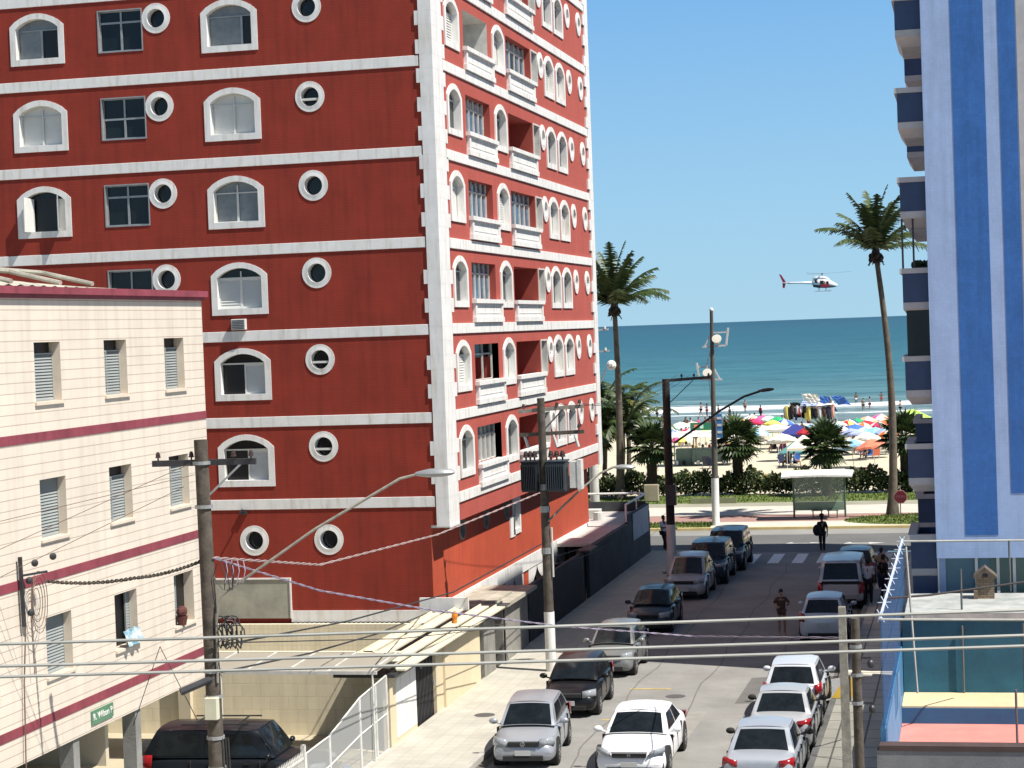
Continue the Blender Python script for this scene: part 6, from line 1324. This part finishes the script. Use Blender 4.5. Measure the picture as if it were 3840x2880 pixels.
ul = [(8, 490, 1.2, ('pink', 'yellow', 'mint', 'cream'), 'rainbow'), (-55, 455, 1.2, ('blue', 'lav'), 'blue, beside the dark pole,'), (-150, 448, 1.25, ('blue', 'white'), 'blue and white striped, left of the dark pole,'), (14, 375, 1.3, ('mint', 'white'), 'pale mint, behind the dark pole,'),
 (125, 372, 1.2, ('peach', 'white'), 'peach and white striped'), (250, 425, 1.2, ('cream', 'yellow'), 'pale yellow, above the kiosk,'), (640, 310, 1.1, ('white', 'peach'), 'white and peach striped'), (672, 345, 1.1, ('crimson', 'crimson'), 'crimson'), (765, 312, 1.15, ('pink', 'pink'), 'bright pink'),
 (815, 315, .9, ('white', 'mint'), 'white, wedged between the pink and the green one,'), (915, 325, 1.2, ('green', 'green'), 'bright green'), (625, 392, 1.1, ('teal', 'blue'), 'teal and blue'), (705, 440, 1.15, ('white', 'sky'), 'white and pale blue, by the mast side palm,'),
 (1245, 385, 1.4, ('sky', 'sky'), 'sky blue, in front of the clothes stall,'), (1455, 415, 1.2, ('white', 'lav'), 'white with lavender panels'), (1615, 398, 1.45, ('blue', 'blue'), 'large cobalt'), (1600, 440, 1.4, ('lav', 'lav'), 'lavender, below the cobalt one,'), (1712, 325, 1.2, ('peach', 'white'), 'peach and white, right group,'),
 (1735, 362, 1.25, ('red', 'red'), 'dark red'), (1835, 300, 1.35, ('peach', 'pink', 'white'), 'pink striped, farthest right group,'), (1893, 368, 1.2, ('orange', 'orange'), 'bright orange'), (1885, 430, 1.25, ('lav', 'sky'), 'pale lavender, near the tall palm trunk,'), (2045, 410, 1.3, ('white', 'white'), 'white, right of the tall palm trunk,'),
 (952, 490, 1.55, ('white', 'white'), 'large white, alone on the sand,'), (1600, 540, 1.55, ('sky', 'white'), 'sky blue and white, behind the right fan palm,'), (1725, 478, 1.4, ('cream', 'white'), 'cream white, above the coral one,'), (1800, 545, 1.55, ('coral', 'coral'), 'large coral'), (1700, 430, 1.1, ('white', 'sky'), 'small white and sky'),
 (790, 410, 1.0, ('white', 'cream'), 'small white, left of the navy tent,'), (1480, 372, 1.0, ('white', 'mint'), 'small mint white, right of the clothes stall,'), (1940, 455, 1.2, ('orange', 'white'), 'orange and white, behind the tall palm trunk,'), (-210, 470, 1.1, ('white', 'peach'), 'white and peach, above the arching palm fronds,'),
 (1345, 470, 1.2, ('cream', 'cream'), 'plain cream, left of the right fan palm,'), (560, 345, 1.0, ('orange', 'yellow'), 'orange and yellow, behind the mast side palm,'), (60, 432, 1.0, ('crimson', 'white'), 'crimson and white, next to the rainbow one,'), (-100, 430, 1.1, ('teal', 'white'), 'teal and white, just left of the dark pole,'), (180, 395, 1.1, ('blue', 'yellow'), 'blue and yellow, above the kiosk sign,'), (300, 385, 1.1, ('red', 'white'), 'red and white, left of the mast,'), (370, 400, 1.1, ('green', 'white'), 'green and white, right of the mast,'), (455, 375, 1.1, ('navy', 'sky'), 'navy and sky blue, behind the mast side palm,'), (520, 410, 1.1, ('pink', 'white'), 'pink and white, behind the mast side palm,'), (585, 360, 1.1, ('lime', 'lime'), 'lime, left of the crimson one,'), (850, 360, 1.1, ('yellow', 'yellow'), 'plain yellow, below the bright green one,'), (960, 350, 1.1, ('blue', 'white'), 'blue and white, right of the bright green one,'), (1330, 420, 1.1, ('lav', 'lav'), 'lavender, under the clothes stall,'), (1400, 440, 1.1, ('pink', 'pink'), 'plain pink, left of the white and lavender one,'), (1530, 365, 1.1, ('yellow', 'red'), 'yellow and red, right of the clothes stall,'), (1570, 350, 1.1, ('white', 'navy'), 'white and navy, right of the clothes stall,'), (1650, 345, 1.1, ('green', 'green'), 'green, left of the dark red one,'), (1790, 430, 1.1, ('sky', 'sky'), 'sky blue, between cobalt and lavender ones,'), (1830, 380, 1.1, ('white', 'crimson'), 'white and crimson, under the pink striped one,'), (1975, 330, 1.1, ('coral', 'white'), 'coral and white, right of the tall palm trunk,'), (2090, 345, 1.1, ('blue', 'blue'), 'cobalt, near the lime tent,'), (1680, 385, 1.1, ('cream', 'orange'), 'cream and orange, above the cobalt one,'), (1180, 430, 1.1, ('red', 'red'), 'plain red, below the navy tent,')]
upos = []
for i, (ux, uy, R, cs, nm) in enumerate(ul):
    p = G(2550+ux*.40687, 1450+uy*.40687, 1.75); upos.append(p)
    R_ = R*.80; e = empty('beach_umbrella', (p.x, p.y, .02), rad(random.uniform(0, 40)), label=nm+' beach umbrella open on the sand', cat='beach umbrella', group='open umbrellas on the beach'); e.rotation_euler = (rad(random.uniform(-9, 9)), rad(random.uniform(-9, 9)), e.rotation_euler[2])
    umb_mesh(R_, 2.25, cs).build('canopy', ['u_'+c_ for c_ in cs], e); mb = MB(); mb.tube([(0, 0, 0), (0, 0, 2.35)], .022, 6); mb.build('pole', 'white2', e)
def tent(x, y, w_, d_, z0, z1, m_, label, peak=.5):
    e = empty('gazebo_tent', (x, y, 0), label=label, cat='tent'); mb = MB(); mb.add([(-w_, -d_, z0), (w_, -d_, z0), (w_, d_, z0), (-w_, d_, z0), (-w_*.12, 0, z1), (w_*.12, 0, z1), (-w_, -d_, z0-.2), (w_, -d_, z0-.2), (w_, d_, z0-.2), (-w_, d_, z0-.2)], [(0, 1, 5, 4), (1, 2, 5), (2, 3, 4, 5), (3, 0, 4), (0, 6, 7, 1), (1, 7, 8, 2), (2, 8, 9, 3), (3, 9, 6, 0)]); mb.build('canopy', m_, e)
    for sx, sy in ((-1, -1), (1, -1), (1, 1), (-1, 1)): mb = MB(); mb.tube([(sx*w_, sy*d_, 0), (sx*w_, sy*d_, z0)], .025, 6); mb.build('leg', 'white2', e)
def cp_(cx, cy, z=1.9): return G(2550+cx*.40687, 1450+cy*.40687, z)
p = cp_(1065, 400); tent(p.x, p.y, 1.35, 1.2, 1.6, 2.4, 'u_navy', 'navy tent in front of the clothes stall')
p = cp_(885, 375); tent(p.x, p.y, 1.5, 1.2, 1.8, 2.15, 'u_white', 'flat white tent left of the navy tent')
p = cp_(1150, 520); tent(p.x, p.y, 1.25, 1.1, 1.6, 2.5, 'u_cream', 'large cream tent in the middle of the sand')
p = cp_(2140, 280); tent(p.x, p.y, 2.2, 1.4, 1.5, 2.6, 'u_lime', 'lime green tent near the water at the right')
p = cp_(1050, 600, .5); tent(p.x, p.y, 1.15, .8, .5, 1.25, 'u_teal', 'low teal sun shelter beside the sitting people')
p = cp_(900, 640, 0)
# clothes stall with flags
p = cp_(1210, 375, 0); st = empty('clothes_stall', (p.x, p.y, 0), label='crowded beach clothes stall hung with garments under waving flags', cat='stall')
mb = MB(); mb.box((-4.3, -.8, 2.55), (3.7, .8, 2.62))
for x in (-4.2, -1.5, 1, 3.6):
    for y in (-.75, .75): mb.tube([(x, y, 0), (x, y, 2.6)], .03, 5)
mb.build('frame', 'white2', st)
garc = ['cloth_tan', 'cloth_black', 'cloth_red', 'cloth_pink', 'cloth_navy', 'cloth_white', 'u_peach', 'u_yellow', 'cloth_brown']
rnd = random.Random(9)
for i in range(34):
    x = -4.3+8*i/33; l = rnd.uniform(.9, 2.0); w_ = rnd.uniform(.22, .4); zt = 2.5+rnd.uniform(-.1, .5); y = rnd.choice((-.85, -.7, .6)); mb = MB()
    mb.add([(x-w_, y, zt-.15), (x-w_*.4, y-.03, zt), (x+w_*.4, y-.03, zt), (x+w_, y, zt-.15), (x+w_*.8, y-.1, zt-l), (x-w_*.8, y+.02, zt-l), (x, y-.12, zt-l*.6)], [(0, 1, 6, 5), (1, 2, 6), (2, 3, 4, 6), (4, 5, 6)]); mb.build('hanging_garment', garc[rnd.choice((0, 0, 1, 1, 1, 2, 3, 4, 5, 5, 6, 7, 8))], st)
mb = MB(); mb.add([(-1.6, -1, 2.75), (1.2, -1, 2.75), (.9, .9, 3.3), (-1.4, .9, 3.3)], [(0, 1, 2, 3)]); mb.build('awning', 'u_lav', st); mb = MB(); mb.add([(1.2, -1, 2.7), (4.0, -1, 2.85), (3.7, .9, 3.2), (1.3, .9, 3.4)], [(0, 1, 2, 3)]); mb.build('awning', 'u_white', st)
st.scale = (.62, .8, .82)
for (cx, cy0, cy1, w_, cc, nm) in ((1040, 150, 290, 55, 'cloth_black', 'black'), (1170, 70, 215, 80, 'u_cream', 'cream'), (1290, 95, 230, 75, 'u_blue', 'blue'), (1365, 120, 240, 30, 'cloth_tan', 'tan'), (1425, 90, 170, 70, 'u_blue', 'small blue')):
    a = PY(2550+(cx-w_/2)*.40687, 1450+cy0*.40687, p.y); b = PY(2550+(cx+w_/2)*.40687, 1450+cy1*.40687, p.y); e = empty('flag', (b.x, p.y, 0), label=nm+' flag waving above the clothes stall', cat='flag', group='flags over the stall')
    mb = MB(); mb.tube([(b.x, p.y, 0), (a.x-.1, p.y, a.z+.1)], .03, 5); wco('pole', 'white2', mb, e)
    vs = []; 
    for j in range(7):
        t1 = j/6; c0 = Vector((a.x+.15*j/6*0, p.y, a.z)).lerp(Vector((b.x, p.y, b.z)), t1)
        for i in range(5): s = i/4; vs.append(c0+Vector((s*w_*.40687/26*1.2, .22*math.sin(s*5+j), .25*s-.3*s*s)))
    mb = MB(); mb.add(vs, [(j*5+i, j*5+i+1, j*5+i+6, j*5+i+5) for j in range(6) for i in range(4)]); wco('cloth', cc, mb, e)
# kiosk
kx = G(2611, 1748).x; ky_ = 155; kk = empty('beach_kiosk', (kx, ky_, 0), label='green beach kiosk with white awning and crates of drinks', cat='kiosk')
gk = mat('kiosk_green', (.02, .20, .10), .6, var=.15); gg = mat('kiosk_grey_green', (.13, .19, .16), .7, var=.1)
mb = MB(); mb.box((-.2, -.9, .35), (2.6, .5, 1.35)); wk = mb.build('counter', gg, kk, bevel=.03); mb = MB(); mb.box((-1.5, -.6, .05), (-.25, .4, 1.4)); mb.build('drinks_cooler', gg, kk, bevel=.03)
mb = MB(); mb.box((-.2, -1.3, 2.85), (4.0, -1.2, 3.45)); mb.build('sign_board', gk, kk)
for i, x in enumerate((.1, .55, 1.9, 2.9)): mb = MB(); mb.box((x, -1.31, 3.0), (x+.28, -1.301, 3.3)); mb.build('sign_patch', 'u_coral' if i == 0 else 'u_mint', kk)
mb = MB(); mb.box((-1.6, -1.5, 2.55), (4.2, 1.0, 2.68)); mb.add([(-1.6, -1.5, 2.6), (4.2, -1.5, 2.6), (4.2, -2.0, 2.4), (-1.6, -2.0, 2.4)], [(0, 1, 2, 3)]); mb.build('awning', 'white', kk)
for x in (-1.5, .0, 2.6, 4.1): mb = MB(); mb.tube([(x, -1.2, 0), (x, -1.2, 2.55)], .05, 6); mb.build('post', gg, kk)
for i in range(16):
    x = -1.3+.26*i; mb = MB(); z = 1.4+.0*i; mb.ball((x+.1, -.5, z+.2+rnd.uniform(-.05, .3)), (.12, .12, .14), 7, 5); mb.build('hanging_goods', ('u_yellow', 'u_white', 'cloth_brown', 'u_cream', 'cloth_red')[i % 5], kk)
for i, x in enumerate((-1.4, -.8, .3, 1.3, 2.3)): mb = MB(); mb.ball((x, -1.0, .35), (.16, .16, .2), 8, 6); mb.build('drum', ('u_white', 'cloth_black')[i % 2], kk)
# chairs and tables
def chair(x, y, rz, m_, label, group='beach chairs on the sand'):
    e = empty('beach_chair', (x, y, .03), rz, label=label, cat='chair', group=group); mb = MB(); mb.box((-.27, -.25, .33), (.27, .25, .37)); mb.build('seat', m_, e); mb = MB(); mb.add([(-.27, .25, .36), (.27, .25, .36), (.27, .5, .95), (-.27, .5, .95), (-.27, .28, .35), (.27, .28, .35), (.27, .53, .94), (-.27, .53, .94)], [(0, 1, 2, 3), (4, 7, 6, 5), (0, 4, 5, 1), (2, 6, 7, 3), (0, 3, 7, 4), (1, 5, 6, 2)]); mb.build('backrest', m_, e)
    for sx in (-.25, .25):
        mb = MB(); mb.bar((sx, -.25, 0), (sx, .28, .55), .03); mb.build('leg', 'alu', e); mb = MB(); mb.bar((sx, .28, 0), (sx, -.25, .36), .03); mb.build('leg', 'alu', e)
sc = [(990, 740, 'cloth_black'), (1060, 735, 'u_blue'), (945, 745, 'cloth_navy'), (870, 600, 'cloth_black'), (930, 605, 'cloth_pink'), (965, 600, 'u_white'), (1690, 670, 'cloth_navy'), (1745, 672, 'u_blue'), (1805, 676, 'u_coral'), (1620, 630, 'u_white'), (240, 765, 'cloth_black'), (300, 768, 'cloth_navy')]
lb = ['dark beach chair left of the sitting pair', 'blue beach chair under the sitting pair', 'navy lounge chair at the left of the sitting pair', 'black beach chair under the large white umbrella, left', 'pink beach chair under the large white umbrella', 'white beach chair under the large white umbrella, right', 'navy beach chair below the coral umbrella, left', 'blue beach chair below the coral umbrella', 'coral beach chair below the coral umbrella, right', 'white beach chair left of the coral umbrella group', 'black chair at the right end of the kiosk', 'navy chair beside the mast behind the hedge']
for (cx, cy, cc), l in zip(sc, lb): p = cp_(cx, cy, 0); chair(p.x, p.y, random.uniform(-.8, .8)+math.pi*random.choice((0, 1)), cc, l)
pl = [(1000, 745, 'sit', 'cloth_brown', 0, 'sitting in the left of two chairs in the middle of the sand'), (1062, 742, 'sit', 'cloth_blue', 0, 'in blue sitting in the right of two chairs in the middle of the sand'), (865, 605, 'sit', 'cloth_black', 0, 'sitting under the large white umbrella'), (955, 600, 'sit', 'cloth_pink', 0, 'in pink sitting beside the teal sun shelter'), (1088, 560, 'stand', 'cloth_black', 0, 'standing behind the teal sun shelter'),
 (1715, 672, 'sit', 'cloth_navy', 0, 'in navy below the coral umbrella'), (1760, 668, 'sit', 'cloth_blue', 0, 'in blue below the coral umbrella'), (1605, 635, 'stand', 'cloth_black', 0, 'in black under the sky blue umbrella'), (195, 268, 'walk', None, 'cloth_black', 'wading at the left edge of the surf'), (250, 270, 'arms', None, 'cloth_red', 'in red shorts wading beside another at the left surf'), (355, 285, 'stand', None, 'cloth_navy', 'wading right of the mast'), (602, 235, 'walk', None, 'cloth_black', 'running in the surf between mast and stall'),
 (1625, 165, 'stand', None, 'cloth_white', 'standing far out in the waves right of the flags'), (1690, 225, 'stand', None, 'cloth_black', 'standing in the foam, left one of two'), (1750, 215, 'stand', None, 'cloth_navy', 'standing in the foam, right one of two'), (1858, 155, 'arms', None, 'cloth_red', 'far out in the waves near the tall palm'), (2032, 250, 'arms', None, 'cloth_black', 'standing in the wash right of the tall palm'),
 (60, 438, 'stand', 'cloth_black', 0, 'behind the rainbow umbrella'), (100, 440, 'stand', 'cloth_white', 0, 'in white among the left umbrellas'), (175, 440, 'stand', 'cloth_pink', 0, 'in magenta above the kiosk'), (275, 425, 'arms', 'cloth_brown', 0, 'in brown by the mast above the kiosk'), (745, 290, 'stand', 'cloth_red', 0, 'in red behind the pink umbrella'), (820, 425, 'sit', 'cloth_black', 0, 'sitting under the flat white tent, left'), (865, 425, 'sit', 'cloth_navy', 0, 'sitting under the flat white tent, right'), (945, 425, 'stand', 'cloth_white', 0, 'in white left of the navy tent'),
 (730, 385, 'sit', 'cloth_orange', 0, 'in orange below the crimson umbrella'), (690, 395, 'stand', 'cloth_brown', 0, 'in brown below the crimson umbrella'), (1010, 360, 'stand', 'cloth_tan', 0, 'in tan at the left end of the clothes stall'), (1340, 370, 'stand', 'cloth_pink', 0, 'in pink at the right end of the clothes stall'), (1405, 360, 'stand', 'cloth_red', 0, 'in red right of the clothes stall'), (1805, 385, 'sit', 'cloth_green', 0, 'in green beside the orange umbrella'),
 (1905, 520, 'stand', 'cloth_black', 0, 'in black right of the coral umbrella'), (1985, 375, 'stand', 'cloth_brown', 0, 'right of the tall palm trunk near the water'), (2090, 395, 'stand', 'cloth_black', 0, 'in black near the blue tower balconies'), (2110, 390, 'arms', 'cloth_navy', 0, 'in navy near the blue tower balconies'), (20, 560, 'stand', 'cloth_white', 0, 'in white at the left end of the kiosk'), (60, 560, 'arms', 'cloth_red', 0, 'in red serving at the kiosk'), (150, 555, 'stand', 'cloth_tan', 0, 'in tan at the kiosk counter'),
 (460, 330, 'stand', 'cloth_black', 0, 'behind the mast side palm'), (1130, 430, 'sit', 'cloth_brown', 0, 'sitting below the navy tent'), (1560, 455, 'sit', 'cloth_red', 0, 'in red below the cobalt umbrella'), (-120, 500, 'stand', 'cloth_tan', 0, 'in tan left of the dark pole on the sand'), (-210, 300, 'stand', None, 'cloth_black', 'wading left of the dark pole'), (-138, 300, 'walk', None, 'cloth_red', 'wading in red shorts left of the dark pole'), (-150, 395, 'arms', 'cloth_brown', 0, 'tall in brown just left of the dark pole near the water')]
for i, (cx, cy, pose, sh, so, l) in enumerate(pl):
    p = cp_(cx, cy+(0 if pose == 'sit' else 0), 0); person('person '+l, p.x, p.y, .05 if cy > 300 else -.15, random.uniform(-3, 3), pose, 'skin' if i % 3 else 'skin2', shirt=sh, shorts=so or ('cloth_black' if i % 2 else 'cloth_navy'), h=random.uniform(.93, 1.03), group='people on the beach')
spots_ = [(45, 400), (230, 395), (330, 400), (410, 390), (560, 400), (640, 360), (785, 365), (990, 420), (1290, 430), (1430, 420), (1500, 400), (1590, 480), (1660, 460), (1750, 430), (1860, 460), (1950, 400), (2010, 420), (2060, 430)]
for i, (cx, cy) in enumerate(spots_):
    cl = ('cloth_white', 'cloth_red', 'cloth_blue', 'cloth_pink', 'cloth_green', 'cloth_orange', 'cloth_tan', 'cloth_black')[i % 8]; p = cp_(cx+8, cy+45, 0)
    person('bather in %s among the umbrellas, number %d from the left in the middle row' % (cl[6:], i+1), p.x, p.y, .04, i*1.3, ('stand', 'arms', 'sit', 'walk')[i % 4], 'skin' if i % 3 else 'skin2', shirt=cl if i % 2 else None, shorts=cl, h=.97, group='people on the beach')
# ------------------------------------------------------------------ helicopter
hp = PY(3083, 1062, 372); he = empty('helicopter', tuple(hp), label='white and red rescue helicopter flying low over the sea', cat='helicopter'); he.rotation_euler = (0, rad(1), rad(-6))
hw_ = mat('helicopter_white', (.80, .80, .80), .35, var=.03); hr_ = mat('helicopter_red', (.42, .02, .04), .4, var=.1); hdk = mat('helicopter_dark', (.025, .03, .045), .4, var=.2)
def loft(st, n=14):
    mb = MB(); rr = []
    for x, zc, ry, rz_ in st: rr += [(x, ry*math.cos(2*math.pi*i/n), zc+rz_*math.sin(2*math.pi*i/n)) for i in range(n)]
    mb.add(rr, [(r*n+i, r*n+(i+1) % n, (r+1)*n+(i+1) % n, (r+1)*n+i) for r in range(len(st)-1) for i in range(n)]+[tuple(range(n)), tuple((len(st)-1)*n+i for i in reversed(range(n)))]); return mb
loft([(-1.9, .1, .25, .3), (-1.4, .05, .7, .7), (-.6, 0, .85, .85), (.6, -.05, .85, .85), (1.5, -.15, .75, .70), (2.1, -.3, .6, .48), (2.6, -.42, .38, .28), (2.85, -.46, .15, .12)]).build('fuselage', hw_, he, smooth='all')
loft([(-1.7, .75, .2, .2), (-1.2, .95, .45, .32), (.2, 1.0, .5, .35), (.9, .85, .4, .25), (1.4, .65, .15, .1)]).build('engine_cowling', hw_, he, smooth='all')
loft([(-1.6, -.35, .62, .35), (-.6, -.5, .87, .38), (.9, -.55, .86, .35), (2.0, -.62, .6, .2), (2.5, -.62, .3, .1)]).build('belly', hdk, he, smooth='all')
loft([(-1.5, .3, .5, .45), (-1.0, .2, .84, .6), (-.7, .15, .87, .55)]).build('rear_cabin', hdk, he, smooth='all')
mb = MB(); mb.box((-.25, -.9, -.25), (.45, -.86, .5)); mb.box((.9, -.84, -.3), (1.35, -.78, .35)); mb.build('door_window', hdk, he, bevel=.03)
mb = MB(); mb.box((-.2, -.93, -.75), (1.5, -.88, -.25)); mb.build('red_door_panel', hr_, he, bevel=.03)
mb = MB(); mb.box((.5, -.92, -.2), (.75, -.88, .35)); mb.build('open_cabin', 'cloth_orange', he)
loft([(1.3, .05, .6, .42), (1.8, -.1, .5, .35), (2.15, -.25, .3, .2)]).build('windscreen', 'glass', he, smooth='all')
mb = MB(); mb.tube([(-1.7, .15, 0), (-7.2, .0, .25)], [.3, .12], 10); mb.v = [Vector((v.x, v.y, v.z)) for v in mb.v]; 
loft([(-1.5, .1, .3, .3), (-4, .16, .2, .2), (-6.3, .2, .13, .13), (-7.4, .22, .1, .1)]).build('tail_boom', hw_, he, smooth='all')
mb = MB(); mb.box((-6.3, -.12, .02), (-3.0, .12, .05)); mb.build('boom_stripe', hdk, he)
mb = MB(); mb.prism([(-7.3, .35), (-6.7, .3), (-7.6, 1.75), (-8.0, 1.85)], 'y', -.05, .05); mb.build('tail_fin', hr_, he); mb = MB(); mb.prism([(-7.35, .3), (-6.75, .25), (-7.0, -.75), (-7.35, -.7)], 'y', -.05, .05); mb.build('lower_fin', hr_, he)
mb = MB(); mb.box((-6.4, -1.0, .2), (-5.9, 1.0, .26)); mb.build('stabiliser', hr_, he)
mb = MB(); mb.tube([(0, 0, 1.2), (0, 0, 1.75)], .09, 8); mb.tube([(0, 0, 1.7), (0, 0, 1.82)], .25, 10); mb.build('rotor_mast', hdk, he)
for a, zz in ((.18, .25), (.18+2.094, .0), (.18+4.189, .05)):
    mb = MB(); mb.bar((.2*math.cos(a), .2*math.sin(a), 1.76), (5.3*math.cos(a), 5.3*math.sin(a), 1.8+zz), .3, .035); mb.build('rotor_blade', 'alu', he)
mb = MB(); mb.bar((-7.1, .12, -.5), (-6.9, .12, 1.0), .12, .03); mb.build('tail_rotor', 'alu', he)
for sy in (-.85, .85):
    mb = MB(); mb.tube([(-1.3, sy, -1.45), (1.2, sy, -1.45), (1.55, sy, -1.3)], .05, 6); 
    for x in (-.6, .7): mb.tube([(x, sy*.6, -.8), (x, sy, -1.45)], .04, 6)
    mb.build('skid', 'alu', he)
